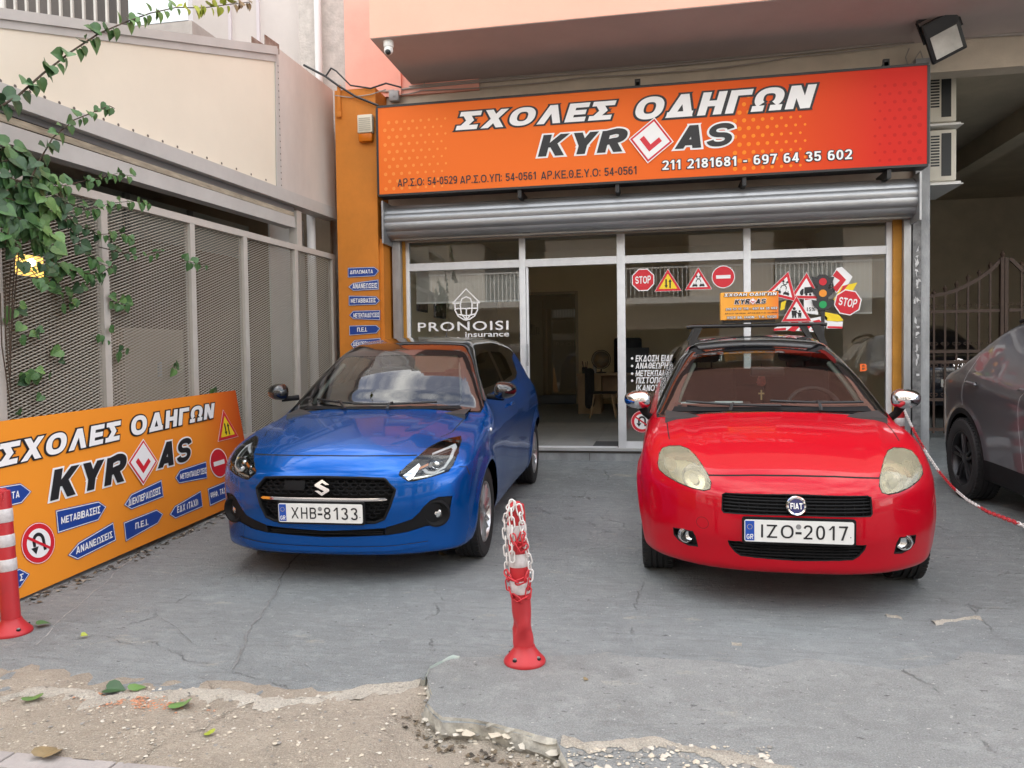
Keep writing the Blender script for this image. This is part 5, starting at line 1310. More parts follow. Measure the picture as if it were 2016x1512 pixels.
def wheel(t, S, name, x, y, z, r, wdt, spokes, mrim, sgn, style):
    """tyre with tread and alloy rim; returns the wheel part"""
    M = Matrix.Translation((x, y, z)) @ Matrix.Rotation(pi/2*sgn, 4, 'Y')     # local z points outwards
    rr = r*.66; hw = wdt/2
    mb = MB(); mb.lathe([(rr, -hw*.9), (r*.80, -hw), (r*.93, -hw*.98), (r*.985, -hw*.82), (r, -hw*.6), (r, -hw*.42), (r*.975, -hw*.40), (r*.975, -hw*.34), (r, -hw*.32), (r, -.006), (r*.975, -.004), (r*.975, .004), (r, .006), (r, hw*.32), (r*.975, hw*.34), (r*.975, hw*.40), (r, hw*.42), (r, hw*.6), (r*.985, hw*.82), (r*.93, hw*.98), (r*.80, hw), (r*.70, hw*.96), (rr, hw*.86), (rr*.97, hw*.5)], 56, M)
    for k in range(64):
        a = 2*pi*k/64
        for s0, s1 in ((-.98, -.62), (.62, .98)):
            Mk = M @ Matrix.Rotation(a, 4, 'Z') @ Matrix.Translation((r*.972, 0, 0)); mb.box(0, r*.031, -.0085, .0085, hw*s0*.93, hw*s1*.93, M=Mk)
    w = mb.build('wheel', M_tyre, t, smooth=.6)
    mb = MB(); mb.lathe([(rr*.985, -hw*.8), (rr*.90, -hw*.6), (rr*.90, hw*.5), (rr*.93, hw*.70), (rr*1.0, hw*.82), (rr*1.02, hw*.90), (rr*.975, hw*.93), (rr*.93, hw*.80), (rr*.90, hw*.45)], 48, M)
    for k in range(spokes):
        a = 2*pi*k/spokes
        Mk = M @ Matrix.Rotation(a, 4, 'Z')
        if style == 'twin':
            for d in (-1, 1): 
                p = [(.045, d*.010, hw*.62), (rr*.5, d*.022, hw*.70), (rr*.94, d*.030+.02, hw*.72)]
                mb.tube([Mk @ Vector(q) for q in p], [.016, .013, .012], 6)
        else:
            p = [(.045, 0, hw*.62), (rr*.5, .012, hw*.74), (rr*.94, .034, hw*.76)]; mb.tube([Mk @ Vector(q) for q in p], [.022, .018, .020], 6)
    mb.lathe([(.0, hw*.74), (.035, hw*.74), (.06, hw*.68), (.065, hw*.5)], 20, M)
    for k in range(5):
        a = 2*pi*k/5+.3; mb.lathe([(.0, hw*.72), (.009, hw*.72), (.010, hw*.60)], 8, M @ Matrix.Translation((.044*cos(a), .044*sin(a), 0)), 1)
    mb.build('rim', [mrim, M_trim], w, smooth=.7)
    mb = MB(); mb.lathe([(.001, -hw*.2), (rr*.9, -hw*.2)], 32, M, 1); mb.lathe([(.06, hw*.12), (rr*.72, hw*.12), (rr*.74, -.02)], 32, M, 0); mb.build('brake_disc', [mat('brake steel', (.16, .155, .15), .45, .8), M_hole], w)
    return w
def number_plate(t, c, nrm_y, text, wdt=.52, hgt=.112, tilt=0.0):
    """Greek plate: blue band with GR, letters, seal"""
    n = Vector((0, -cos(tilt), sin(tilt))); P = Plane(c, (1, 0, 0), (0, sin(tilt), cos(tilt)))
    mb = MB(); mb.prism(rounded(wdt+.022, hgt+.024, .012), P, -.02, -.004, 2); mb.prism(rounded(wdt, hgt, .010), P, -.004, 0, 0); mb.prism([(-wdt/2+.004, -hgt/2+.006), (-wdt/2+.048, -hgt/2+.006), (-wdt/2+.048, hgt/2-.006), (-wdt/2+.004, hgt/2-.006)], P, .0, .0008, 1)
    pl = mb.build('number_plate', [M_plate, M_eu, M_trim], t)
    mb = MB(); L, R_ = text.split('-')
    sign_text(mb, L, P, (-wdt*.345, -hgt*.30, -wdt*.045, hgt*.30), .001, 0, t=.145, gap=.26); sign_text(mb, R_, P, (wdt*.045, -hgt*.32, wdt*.445, hgt*.32), .001, 0, t=.145, gap=.26)
    mb.flat([(-wdt*.028, -.012), (wdt*.028, -.012), (wdt*.028, .000), (-wdt*.028, .000)], P, .001, 0); mb.flat(A(0, .026, .013, .013, 16), P, .001, 3)
    sign_text(mb, 'GR', P, (-wdt/2+.010, -hgt*.38, -wdt/2+.043, -hgt*.16), .0015, 1, t=.2)
    for k in range(12): a = 2*pi*k/12; mb.flat(A(-wdt/2+.026+.012*cos(a), hgt*.18+.012*sin(a), .0018, .0018, 5), P, .0015, 2)
    for x in (-wdt*.335, wdt*.47): mb.flat(A(x, -.02, .003, .003, 8), P, .0012, 0)
    mb.build('lettering', [M_ink, M_wh, M_yel, mat('seal', (.25, .25, .25), .5)], pl)
def seat(t, x, y, z, back=.62, w=.25):
    mb = MB(); mb.box(x-w, x+w, y-.05, y+.48, z, z+.16, bev=.05)
    M = Matrix.Translation((x, y+.46, z+.12)) @ Matrix.Rotation(-.30, 4, 'X'); mb.box(-w, w, -.06, .07, 0, back, M=M, bev=.05); mb.box(-.13, .13, -.05, .05, back+.05, back+.24, M=M, bev=.045)
    for d in (-.06, .06): mb.tube([M @ Vector((d, 0, back-.02)), M @ Vector((d, 0, back+.08))], .007, 6)
    mb.build('seat', M_seat, t, smooth=.8)
def cabin(t, S, drv, ycowl, zcowl, wd):
    """dash, wheel, seats, floor: what shows through the glass"""
    mb = MB(); prof = [(ycowl+.08, zcowl-.10), (ycowl+.10, zcowl-.015), (ycowl+.25, zcowl+.0), (ycowl+.42, zcowl+.02), (ycowl+.52, zcowl-.01), (ycowl+.56, zcowl-.12), (ycowl+.50, zcowl-.35)]
    n = 14; vs = []; fs = []
    for i in range(n+1):
        x = -wd+2*wd*i/n; hood = .035*np.exp(-((x-drv)/.16)**2)
        for k, (y, z) in enumerate(prof): vs.append((x, y-.10*(x/wd)**2*(k < 3), z+(hood if k in (3, 4) else 0)))
    m = len(prof); fs = [(i*m+k, i*m+k+1, (i+1)*m+k+1, (i+1)*m+k) for i in range(n) for k in range(m-1)]
    mb.add(vs, fs); mb.build('dashboard', M_dash, t, smooth=.7)
    mb = MB(); M = Matrix.Translation((drv, ycowl+.72, zcowl-.06)) @ Matrix.Rotation(radians(62), 4, 'X'); mb.torus(M, .185, .016, 32, 8); mb.lathe([(0, .02), (.06, .015), (.065, -.02)], 16, M)
    for a in (0, pi, -pi/2): mb.tube([M @ Vector((.05*cos(a), .05*sin(a), 0)), M @ Vector((.18*cos(a), .18*sin(a), 0))], .014, 6)
    mb.build('steering_wheel', M_dash, t, smooth=.8)
    for x in (-.36, .36): seat(t, x, ycowl+.95, zcowl-.50)
    mb = MB(); mb.box(-wd+.1, wd-.1, ycowl+1.85, ycowl+2.0, zcowl-.5, zcowl+.05, bev=.05)
    for x in (-.34, .34): mb.box(x-.12, x+.12, ycowl+1.9, ycowl+1.98, zcowl+.06, zcowl+.18, bev=.03)
    mb.box(-wd+.1, wd-.1, ycowl+1.4, ycowl+1.9, zcowl-.55, zcowl-.38, bev=.04); mb.build('rear_bench', M_seat, t, smooth=.8)
    mb = MB(); mb.box(-wd, wd, ycowl+.1, S.L-.3, .28, .32); mb.build('cabin_floor', M_hole, t)
def mirror_housing(mb, S, c, w, h, d, sgn, mi=0):
    """door mirror shell: a rounded, slightly tapered egg"""
    n, m = 20, 14; vs = []; fs = []
    for i in range(m+1):
        a = pi*i/m
        for k in range(n):
            b = 2*pi*k/n; x = sin(a)*cos(b); z = sin(a)*sin(b); y = -cos(a)
            ex = math.copysign(abs(x)**.75, x); ez = math.copysign(abs(z)**.8, z)
            tp = 1-.16*(ex*sgn); yy = y*d if y < 0 else y*d*.25
            vs.append((c[0]+ex*w/2, c[1]+yy+.03*abs(ex)*(ex*sgn > 0), c[2]+ez*h/2*tp))
    fs = [(i*n+k, (i+1)*n+k, (i+1)*n+(k+1) % n, i*n+(k+1) % n) for i in range(m) for k in range(n)]
    mb.add(vs, fs, mi)
def circ(cx, cy, r, n=40): return [(cx+r*cos(2*pi*i/n), cy+r*sin(2*pi*i/n)) for i in range(n)]
def arches(B, r=.348):
    for wy, wz in B.S.wheels:
        B.cut('arch', circ(wy, wz, r), 'S', lambda f: abs(f.calc_center_median().x) > .42, kill=True)
def arch_liner(t, S, r=.35):
    for wy, wz in S.wheels:
        for sg_ in (-1, 1):
            mb = MB()
            M = Matrix.Translation((sg_*.52, wy, wz)) @ Matrix.Rotation(pi/2*sg_, 4, 'Y')
            xo = float(S.w(np.array(wy), np.array(wz+.33)))-.522
            a_ = pi/2 if sg_ > 0 else -pi/2
            mb.lathe([(.001, 0), (r+.02, 0), (r+.02, xo-.13), (r+.004, xo-.10)], 40, M, None, a_-.12, a_+pi+.12)
            mb.build('wheel_arch_liner', M_hole, t)
def wiper(t, S, a, b, arm, top, mi=None):
    """blade lying on the glass from a to b (front view), arm from its pivot"""
    P = curve_on(S, [a, ((a[0]+b[0])/2, (a[1]+b[1])/2-.004), b], 'F', .022); mb = MB(); mb.tube(P, .0085, 6)
    m = P[len(P)//2]; q = curve_on(S, [arm, (arm[0]*1.001+.001, arm[1])], 'F', .012)[0]; mb.tube([q, (np.array(q)+m)/2+np.array((0, -.018, .018)), m+np.array((0, -.01, .012))], [.012, .009, .007], 6)
    mb.build('wiper', M_dark, t, smooth=.8)

# ---------------------------------------------------------------- red hatchback
def front_facing(f): return f.normal.y < -.03 and f.calc_center_median().y < 2.1
def rear_facing(f): return f.normal.y > .1 and f.calc_center_median().y > 2.8
def sideways(f): return abs(f.normal.x) > .25
def build_red():
    S = RED; B = CarBody(S, .02)
    t = thing('parked_car', 'bright red hatchback with black roof, cloudy headlamps and chrome mirrors, parked on the right', 'car', group='cars parked on the forecourt')
    M_p = mat('red paint', (.45, .0008, .011), .35, 0.0, .5, spec=.1, liner=(.04, .03, .03))
    HL = [(.42, .662), (.413, .690), (.428, .728), (.458, .768), (.49, .803), (.527, .826), (.573, .833), (.632, .826), (.672, .812), (.690, .785), (.697, .742), (.688, .712), (.648, .69), (.58, .669), (.51, .655), (.45, .652)][::-1]
    UG = [(.362, .645), (.345, .654), (0, .661), (-.345, .654), (-.362, .645), (-.366, .565), (-.355, .550), (0, .556), (.355, .550), (.366, .565)]
    LG = [(.335, .41), (0, .42), (-.335, .41), (-.328, .385), (-.30, .35), (-.27, .331), (-.137, .326), (0, .322), (.137, .326), (.27, .331), (.30, .35), (.328, .385)]
    FG = [(.612, .42), (.565, .427), (.51, .428), (.497, .405), (.484, .348), (.53, .343), (.58, .355), (.608, .38)]
    WS = [(.603, 1.0), (.577, 1.09), (.507, 1.235), (.462, 1.307), (.445, 1.318), (0, 1.328), (-.445, 1.318), (-.462, 1.307), (-.507, 1.235), (-.577, 1.09), (-.603, 1.0), (-.588, .992), (0, 1.0), (.588, .992)]
    B.cut('black', [(1.03, .978), (1.115, .930), (1.18, .915), (1.32, .958), (1.5, .985), (2.5, 1.012), (3.3, 1.04), (3.52, 1.08), (3.72, 1.5), (2.5, 1.6), (.95, 1.6)], 'S')
    B.cut('windscreen', WS, 'F', front_facing, ['black'])
    FW = [(1.42, 1.015), (1.60, 1.13), (1.92, 1.30), (2.12, 1.335), (2.38, 1.345), (2.42, 1.035)]; RW = [(2.49, 1.035), (2.45, 1.345), (2.85, 1.338), (3.15, 1.285), (3.28, 1.12), (3.2, 1.05)]
    B.cut('front_glass', FW, 'S', sideways, ['black']); B.cut('rear_side_glass', RW, 'S', sideways, ['black'])
    B.cut('back_glass', [(.46, 1.09), (.41, 1.30), (-.41, 1.30), (-.46, 1.09)], 'F', rear_facing, ['black', 'body'])
    for h in (HL, mir(HL)): B.cut('headlight', h, 'F', front_facing, ['body'])
    B.cut('upper_grille', UG, 'F', front_facing, ['body'], kill=True); B.cut('lower_grille', LG, 'F', front_facing, ['body'], kill=True)
    for g in (FG, mir(FG)): B.cut('fog_recess', g, 'F', front_facing, ['body'], kill=True)
    arches(B, .352)
    # panel gaps
    bonnet = [(-.655, 1.19), (-.650, 1.0), (-.640, .75), (-.632, .62)]
    for sx in (1, -1): B.cut('gap', line_poly([(x*sx, y) for x, y in bonnet], .007), 'T', lambda f: f.normal.z > .3, ['body'])
    B.cut('gap', line_poly([(-.43, .7225), (-.2, .7345), (0, .737), (.2, .7345), (.43, .7225)], .007), 'F', front_facing, ['body'])
    B.cut('gap', line_poly([(.62, .69), (.60, .60), (.50, .47), (.505, .36)][:1]+[(.50, .62), (.36, .66)], .004), 'F', lambda f: False, ['body'])
    for d in ([(1.24, .94), (1.20, .80), (1.17, .55), (1.21, .30)], [(2.45, 1.02), (2.47, .8), (2.45, .45), (2.40, .28)]): B.cut('gap', line_poly(d, .006), 'S', sideways, ['body'])
    cap = circ(-.46, .485, .030, 24)
    B.cut('gap', line_poly(cap+[cap[0]], .0022), 'F', front_facing, ['body'])
    B.emit('body', ['body', 'gap'], [M_p, M_seam], t, mi_of={'gap': 1}, rim=0)
    B.emit('roof', ['black'], M_gloss, t)
    B.emit('windscreen', ['windscreen'], M_cglass, t)
    mb = MB()   # black band round the glass
    inn = [(x*.955, 1.165+(z-1.165)*.93) for x, z in WS]; m = len(WS)
    for i in range(m): patch(mb, S, [WS[i], WS[(i+1) % m], inn[(i+1) % m], inn[i]], 'F', .0015, res=.06)
    mb.build('windscreen_band', M_frit, t, smooth=9)
    for sd in (-1, 1):
        B.emit('side_window', ['front_glass'], M_cdark, t, side=sd); B.emit('side_window', ['rear_side_glass'], M_cdark, t, side=sd)
    B.emit('rear_window', ['back_glass'], M_cglass, t)
    # cloudy headlamps
    M_lens = glass('cloudy yellowed lens', (.88, .83, .66), 1.5, dirt=.24, dirtcol=(.95, .88, .62), boost=1.0)
    for sd in (-1, 1):
        h = HL if sd > 0 else mir(HL)
        lens = B.emit('headlight', ['headlight'], M_lens, t, side=sd)
        mb = MB(); patch(mb, S, h, 'F', -.10, mi=0); mb.build('reflector', mat('dull reflector', (.74, .72, .60), .4, .3), lens, smooth=9)
        mb = MB(); cc = circ(sd*.512, .716, .064, 32); patch(mb, S, cc, 'F', -.040, mi=0); patch(mb, S, circ(sd*.512, .714, .026, 20), 'F', -.030, mi=3); mb.tube(curve_on(S, cc+[cc[0]], 'F', -.034, step=.02), .0045, 6, 2)
        mb.tube(curve_on(S, [(sd*.460, .745), (sd*.512, .774), (sd*.565, .752)], 'F', -.030, step=.02), .003, 5, 2)
        c2 = circ(sd*.640, .762, .034, 24); patch(mb, S, c2, 'F', -.040, mi=1); mb.tube(curve_on(S, c2+[c2[0]], 'F', -.034, step=.02), .003, 6, 2)
        for k in range(6): mb.tube(curve_on(S, [(sd*(.618+.010*k), .738), (sd*(.622+.010*k), .786)], 'F', -.030, step=.02), .0022, 5, 2)
        mb.build('bulb_bowl', [mat('bright bowl', (.80, .80, .76), .18, .85), mat('amber bowl', (.62, .50, .36), .25, .6), mat('reflector shade', (.22, .22, .20), .4), mat('bulb glass', (.35, .36, .36), .1, .3)], lens, smooth=9)
        mb = MB(); P = curve_on(S, h+[h[0]], 'F', -.004); mb.tube(P, .0055, 5); mb.build('seal', M_seam, lens)
    def recess(poly, depth, name):
        mb = MB(); patch(mb, S, poly, 'F', -depth, mi=0, res=.05); pp = curve_on(S, poly+[poly[0]], 'F', .0); ib = curve_on(S, poly+[poly[0]], 'F', -depth)
        n = len(pp); b = len(mb.v); mb.add(list(pp)+list(ib), [(i, i+1, n+i+1, n+i) for i in range(n-1)], 0); return mb
    for poly, rows, cols, x1 in ((UG, (.572, .590, .608, .626, .644), np.linspace(-.33, .33, 15), .355), (LG, (.338, .354, .370, .386, .402), np.linspace(-.30, .30, 15), .30)):
        mb = recess(poly, .05, 'grille')
        zz = [p[1] for p in poly]
        def span(z):
            xs = []
            for i in range(len(poly)):
                (x0, z0), (x1_, z1) = poly[i], poly[(i+1) % len(poly)]
                if (z0 > z) != (z1 > z): xs.append(x0+(x1_-x0)*(z-z0)/(z1-z0))
            return (min(xs), max(xs)) if len(xs) > 1 else None
        for z in rows:
            sp = span(z)
            if sp: mb.tube(curve_on(S, [(sp[0]+.002, z), (sp[1]-.002, z)], 'F', -.018, step=.05), .0052, 6, 1)
        for x in cols:
            zs = []
            for i in range(len(poly)):
                (x0, z0), (x1_, z1) = poly[i], poly[(i+1) % len(poly)]
                if (x0 > x) != (x1_ > x): zs.append(z0+(z1-z0)*(x-x0)/(x1_-x0))
            if len(zs) > 1: mb.tube(curve_on(S, [(x, min(zs)+.002), (x, max(zs)-.002)], 'F', -.022, step=.05), .003, 5, 1)
        mb.tube(curve_on(S, poly+[poly[0]], 'F', -.006, step=.05), .0065, 6, 1)
        mb.build('grille', [M_hole, M_trim], t, smooth=.8)
    for g in (FG, mir(FG)):
        sg_ = 1 if g is FG else -1
        mb = recess(g, .03, 'fog'); mb.tube(curve_on(S, g+[g[0]], 'F', -.004, step=.05), .006, 5); fg = mb.build('fog_housing', M_trim, t, smooth=.8)
        mb = MB(); c = ray_surface(S, [(sg_*.560, .392)], 'F', off=-.018)[0][0]; M = Matrix.Translation(c) @ Matrix.Rotation(pi/2, 4, 'X') @ Matrix.Rotation(-.35*sg_, 4, 'Y')
        mb.lathe([(.0, .004), (.018, .005), (.030, .012), (.036, .022), (.040, .022), (.042, .0)], 24, M, 0); mb.build('fog_lamp', mat('fog reflector', (.75, .75, .75), .12, .9), fg, smooth=.6)
    # round badge
    c = ray_surface(S, [(-.004, .605)], 'F', off=.004)[0][0]; P = Plane(c, (1, 0, 0), (0, .22, .975))
    mb = MB(); M = Matrix(((1, 0, 0, c[0]), (0, .22, -.975, c[1]), (0, .975, .22, c[2]), (0, 0, 0, 1)))
    mb.lathe([(.0, .004), (.036, .004), (.037, .010), (.045, .012), (.050, .006), (.051, -.02)], 40, M, 0)
    mb.prism(A(0, 0, .0375, .0375, 40), P, .003, .007, 1)
    sign_text(mb, 'FIAT', P, (-.029, -.015, .029, .015), .0085, 2, t=.22, gap=.10); mb.build('badge', [M_chrome, mat('badge blue', (.012, .02, .12), .2, coat=1), M_wh], t, smooth=.5)
    c = ray_surface(S, [(0.0, .48)], 'F', off=.022)[0][0]; number_plate(t, (0.003, c[1], .481), -1, 'ΙΖΟ-2017')
    # mirrors on stalks
    for sd, c in ((-1, (-.85, 1.30, 1.026)), (1, (.85, 1.30, 1.026))):
        mb = MB(); mirror_housing(mb, S, c, .185, .125, .085, sd); mm = mb.build('door_mirror', M_chrome, t, smooth=9)
        mb = MB(); b = Vector((sd*.765, 1.33, .90)); mb.tube([b, (sd*.80, 1.325, .93), (c[0]-sd*.03, c[1]+.01, c[2]-.045)], [.024, .024, .034], 10); mb.build('mirror_arm', M_trim, mm, smooth=.9)
    wiper(t, S, (-.52, 1.002), (.06, .985), (-.25, .965), 0); wiper(t, S, (.00, 1.012), (.57, .995), (.30, .965), 0)
    # cowl
    mb = MB(); patch(mb, S, [(-.62, .955), (-.3, .967), (0, .972), (.3, .967), (.62, .955), (.60, .985), (0, .994), (-.60, .985)], 'F', .003, res=.06); mb.build('cowl', M_trim, t, smooth=9)
    for x, y, sg_ in ((-.708, .88, -1), (.708, .88, 1), (-.712, 3.39, -1), (.712, 3.39, 1)): wheel(t, S, 'wheel', x, y, .303, .303, .185, 9, M_rim, sg_, 'single')
    arch_liner(t, S, .352); cabin(t, S, .36, .98, .955, .66)
    for sd in (-1, 1):
        mb = MB(); P = curve_on(S, [(sd*.605, 1.02), (sd*.545, 1.16), (sd*.48, 1.28)], 'F', -.05, step=.05); mb.tube(P, .022, 8); mb.build('pillar_trim', mat('pale pillar trim', (.42, .41, .36), .8), t, smooth=1)
    mb = MB(); c = ray_surface(S, [(0.03, 1.245)], 'F', off=-.06)[0][0]; mb.box(c[0]-.115, c[0]+.115, c[1]-.02, c[1]+.02, c[2]-.03, c[2]+.035, bev=.015); mb.build('inner_mirror', M_dark, t, smooth=.8)
    return t
red = build_red(); red.matrix_world = car_matrix(*RED_M)

# ---------------------------------------------------------------- blue hatchback
def build_blue():
    S = BLUE; B = CarBody(S, .02)
    t = thing('parked_car', 'metallic blue hatchback with black roof and mesh grille, parked next to the leaning board', 'car', group='cars parked on the forecourt')
    M_p = mat('blue metallic paint', (.0008, .085, .37), .26, .6, .55, spec=.1, liner=(.03, .03, .04))
    HL = [(.452, .688), (.455, .705), (.487, .736), (.528, .774), (.564, .812), (.605, .833), (.655, .845), (.712, .848), (.735, .822), (.746, .775), (.733, .715), (.712, .683), (.631, .664), (.536, .649), (.505, .650)][::-1]
    GR = [(.375, .671), (.24, .679), (0, .683), (-.24, .679), (-.375, .671), (-.437, .605), (-.43, .580), (-.405, .505), (-.37, .434), (-.315, .414), (0, .411), (.315, .414), (.37, .434), (.405, .505), (.43, .580), (.437, .605)]
    FG = [(.735, .535), (.667, .542), (.624, .527), (.585, .492), (.566, .464), (.524, .426), (.46, .406), (.377, .385), (.364, .334), (.493, .348), (.591, .372), (.66, .372), (.70, .409), (.722, .455)]
    LO = [(.3755, .381), (0, .362), (-.3755, .381), (-.3645, .336), (0, .322), (.3645, .336)]
    WS = [(.604, 1.012), (.572, 1.13), (.530, 1.24), (.497, 1.318), (.475, 1.340), (0, 1.352), (-.475, 1.340), (-.497, 1.318), (-.530, 1.24), (-.572, 1.13), (-.604, 1.012), (-.575, .990), (0, .998), (.575, .990)]
    B.cut('black', [(1.0, .998), (1.075, .948), (1.14, .938), (1.30, 1.0), (1.45, 1.035), (2.3, 1.055), (2.75, 1.07), (2.95, 1.12), (3.10, 1.25), (3.6, 1.34), (3.7, 1.6), (.93, 1.6)], 'S')
    B.cut('windscreen', WS, 'F', front_facing, ['black'])
    FW = [(1.43, 1.085), (1.52, 1.17), (1.78, 1.315), (2.0, 1.335), (2.30, 1.338), (2.17, 1.085)]; RW = [(2.27, 1.085), (2.40, 1.338), (2.74, 1.315), (2.80, 1.26), (2.70, 1.11)]
    B.cut('front_glass', FW, 'S', sideways, ['black']); B.cut('rear_side_glass', RW, 'S', sideways, ['black'])
    B.cut('back_glass', [(.50, 1.09), (.43, 1.30), (-.43, 1.30), (-.50, 1.09)], 'F', rear_facing, ['black', 'body'])
    for h in (HL, mir(HL)): B.cut('headlight', h, 'F', front_facing, ['body'])
    B.cut('grille', GR, 'F', front_facing, ['body'], kill=True)
    for g in (FG, mir(FG)): B.cut('fog', g, 'F', front_facing, ['body'])
    B.cut('low', LO, 'F', front_facing, ['body'], kill=True)
    arches(B, .350)
    for sx in (1, -1): B.cut('gap', line_poly([(x*sx, y) for x, y in [(.648, 1.10), (.655, .95), (.650, .75), (.645, .62), (.60, .50)]], .007), 'T', lambda f: f.normal.z > .3, ['body'])
    B.cut('gap', line_poly([(-.525, .783), (-.3, .789), (0, .791), (.3, .789), (.525, .783)], .006), 'F', front_facing, ['body'])
    for d in ([(1.20, .97), (1.17, .80), (1.16, .5), (1.20, .27)], [(2.24, 1.06), (2.26, .8), (2.24, .45), (2.2, .27)], [(2.86, 1.08), (2.93, .85), (2.86, .66), (2.80, .52)]): B.cut('gap', line_poly(d, .006), 'S', sideways, ['body'])
    for sx in (1, -1): B.cut('gap', line_poly([(sx*.765, .700), (sx*.80, .69), (sx*.815, .64)], .004), 'F', front_facing, ['body'])
    B.emit('body', ['body', 'gap'], [M_p, M_seam], t, mi_of={'gap': 1})
    B.emit('roof', ['black'], M_gloss, t)
    B.emit('windscreen', ['windscreen'], glass('blue car windscreen', (.60, .66, .66), 1.5, boost=2.0), t)
    mb = MB(); inn = [(x*.962, 1.175+(z-1.175)*.945) for x, z in WS]; m = len(WS)
    for i in range(m): patch(mb, S, [WS[i], WS[(i+1) % m], inn[(i+1) % m], inn[i]], 'F', .0015, res=.06)
    mb.build('windscreen_band', M_frit, t, smooth=9)
    for sd in (-1, 1):
        B.emit('side_window', ['front_glass'], M_cdark, t, side=sd); B.emit('side_window', ['rear_side_glass'], M_cdark, t, side=sd)
    B.emit('rear_window', ['back_glass'], M_cglass, t)
    for sd in (-1, 1):
        h = HL if sd > 0 else mir(HL); f = (lambda p: p) if sd > 0 else mir
        lens = B.emit('headlight', ['headlight'], M_clear, t, side=sd)
        mb = MB(); patch(mb, S, h, 'F', -.07, mi=0)
        pp = curve_on(S, h+[h[0]], 'F', -.002); ib = curve_on(S, h+[h[0]], 'F', -.07); n = len(pp); mb.add(list(pp)+list(ib), [(i, i+1, n+i+1, n+i) for i in range(n-1)], 0)
        mb.build('housing', mat('lamp housing', (.045, .045, .047), .25, .5), lens, smooth=9)
        mb = MB(); strip = f([(.600, .800), (.700, .832), (.722, .815), (.724, .762), (.700, .708), (.648, .683), (.600, .690), (.575, .715), (.590, .722), (.612, .705), (.645, .698), (.688, .720), (.706, .765), (.703, .808), (.690, .815), (.604, .789)]); patch(mb, S, strip, 'F', -.020, mi=0, thick=.02)
        mb.build('light_strip', mat('lamp white plastic', (.72, .73, .74), .25), lens, smooth=9)
        mb = MB(); c = ray_surface(S, [(sd*.648, .752)], 'F', off=-.05)[0][0]; M = Matrix.Translation(c) @ Matrix.Rotation(pi/2, 4, 'X') @ Matrix.Rotation(.3*sd, 4, 'Y')
        mb.lathe([(.0, .018), (.015, .016), (.026, .008), (.032, -.005), (.036, .0), (.038, .014), (.042, .014), (.046, -.01)], 24, M, 0)
        patch(mb, S, f([(.475, .695), (.545, .762), (.560, .745), (.535, .668), (.51, .660)]), 'F', -.035, mi=0); patch(mb, S, f([(.535, .662), (.635, .672), (.70, .69), (.70, .700), (.63, .682), (.54, .675)]), 'F', -.028, mi=2)
        patch(mb, S, f([(.555, .735), (.60, .755), (.603, .742), (.558, .722)]), 'F', -.03, mi=1)
        mb.build('reflector', [M_chrome, mat('amber reflector', (.55, .16, .03), .3), mat('lamp pale glass', (.70, .68, .60), .15, .6)], lens, smooth=.9)
        mb = MB(); mb.tube(curve_on(S, h+[h[0]], 'F', -.003), .0045, 5); mb.build('seal', M_seam, lens)
    # mesh grille, chrome bar, emblem
    mb = MB(); patch(mb, S, GR, 'F', -.06, mi=0, res=.05); pp = curve_on(S, GR+[GR[0]], 'F', 0); ib = curve_on(S, GR+[GR[0]], 'F', -.06); n = len(pp); mb.add(list(pp)+list(ib), [(i, i+1, n+i+1, n+i) for i in range(n-1)], 1)
    mb.tube(curve_on(S, GR+[GR[0]], 'F', -.004, step=.05), .009, 6, 1)
    row = 0; z = .425
    while z < .672:
        x = -.44+(.0275 if row % 2 else 0)
        while x < .44:
            hexa = [(x+.0235, z), (x+.014, z+.0105), (x-.014, z+.0105), (x-.0235, z), (x-.014, z-.0105), (x+.014, z-.0105)]
            if inpoly((x, z+.008), GR) and inpoly((x-.02, z), GR) and inpoly((x+.02, z), GR) and not (.535 < z < .57):
                q = ray_surface(S, hexa, 'F', off=-.020)[0]; q2 = ray_surface(S, [(x+(a-x)*.72, z+(b_-z)*.62) for a, b_ in hexa], 'F', off=-.032)[0]
                o = ray_surface(S, [(x+(a-x)*1.16, z+(b_-z)*1.28) for a, b_ in hexa], 'F', off=-.020)[0]
                mb.add(list(q)+list(q2)+list(o), [(i, (i+1) % 6, 6+(i+1) % 6, 6+i) for i in range(6)]+[(12+i, 12+(i+1) % 6, (i+1) % 6, i) for i in range(6)], 1)
            x += .055
        z += .0275*.86; row += 1
    mb.build('grille', [M_hole, M_trim], t)
    mb = MB(); patch(mb, S, [(-.395, .553), (-.38, .562), (0, .5635), (.38, .562), (.395, .553), (.38, .546), (0, .544), (-.38, .546)], 'F', .008, thick=.03, res=.05); mb.build('chrome_bar', M_chrome, t, smooth=.8)
    mb = MB(); patch(mb, S, [(-.245, .655), (-.24, .66), (-.118, .662), (-.112, .655), (-.114, .610), (-.12, .604), (-.24, .604), (-.245, .610)], 'F', -.012, thick=.02); mb.build('sensor_panel', M_trim, t, smooth=.8)
    c = ray_surface(S, [(0.008, .622)], 'F', off=.012)[0][0]; P = Plane(c, (1, 0, 0), (0, .1, .995)); k = .048
    s1 = [(1.0, .38), (.10, 1.0), (-1.0, .32), (-1.0, .14), (-.14, -.22), (-.52, -.38), (-1.0, -.38), (-.05, .06), (.0, .06)]
    upper = [(.05, 1.0), (-1.0, .28), (-1.0, .10), (.28, -.22), (.98, -.60), (.98, -.38), (.45, -.05), (-.35, .22), (.05, .45), (.50, .20), (1.0, .35)]
    upper = [(.02, 1.0), (-.98, .40), (-.98, .18), (.30, -.42), (-.04, -.60), (-.50, -.34), (-.98, -.40), (-.02, -1.0), (.98, -.40), (.98, -.18), (-.30, .42), (.04, .60), (.50, .34), (.98, .40)]
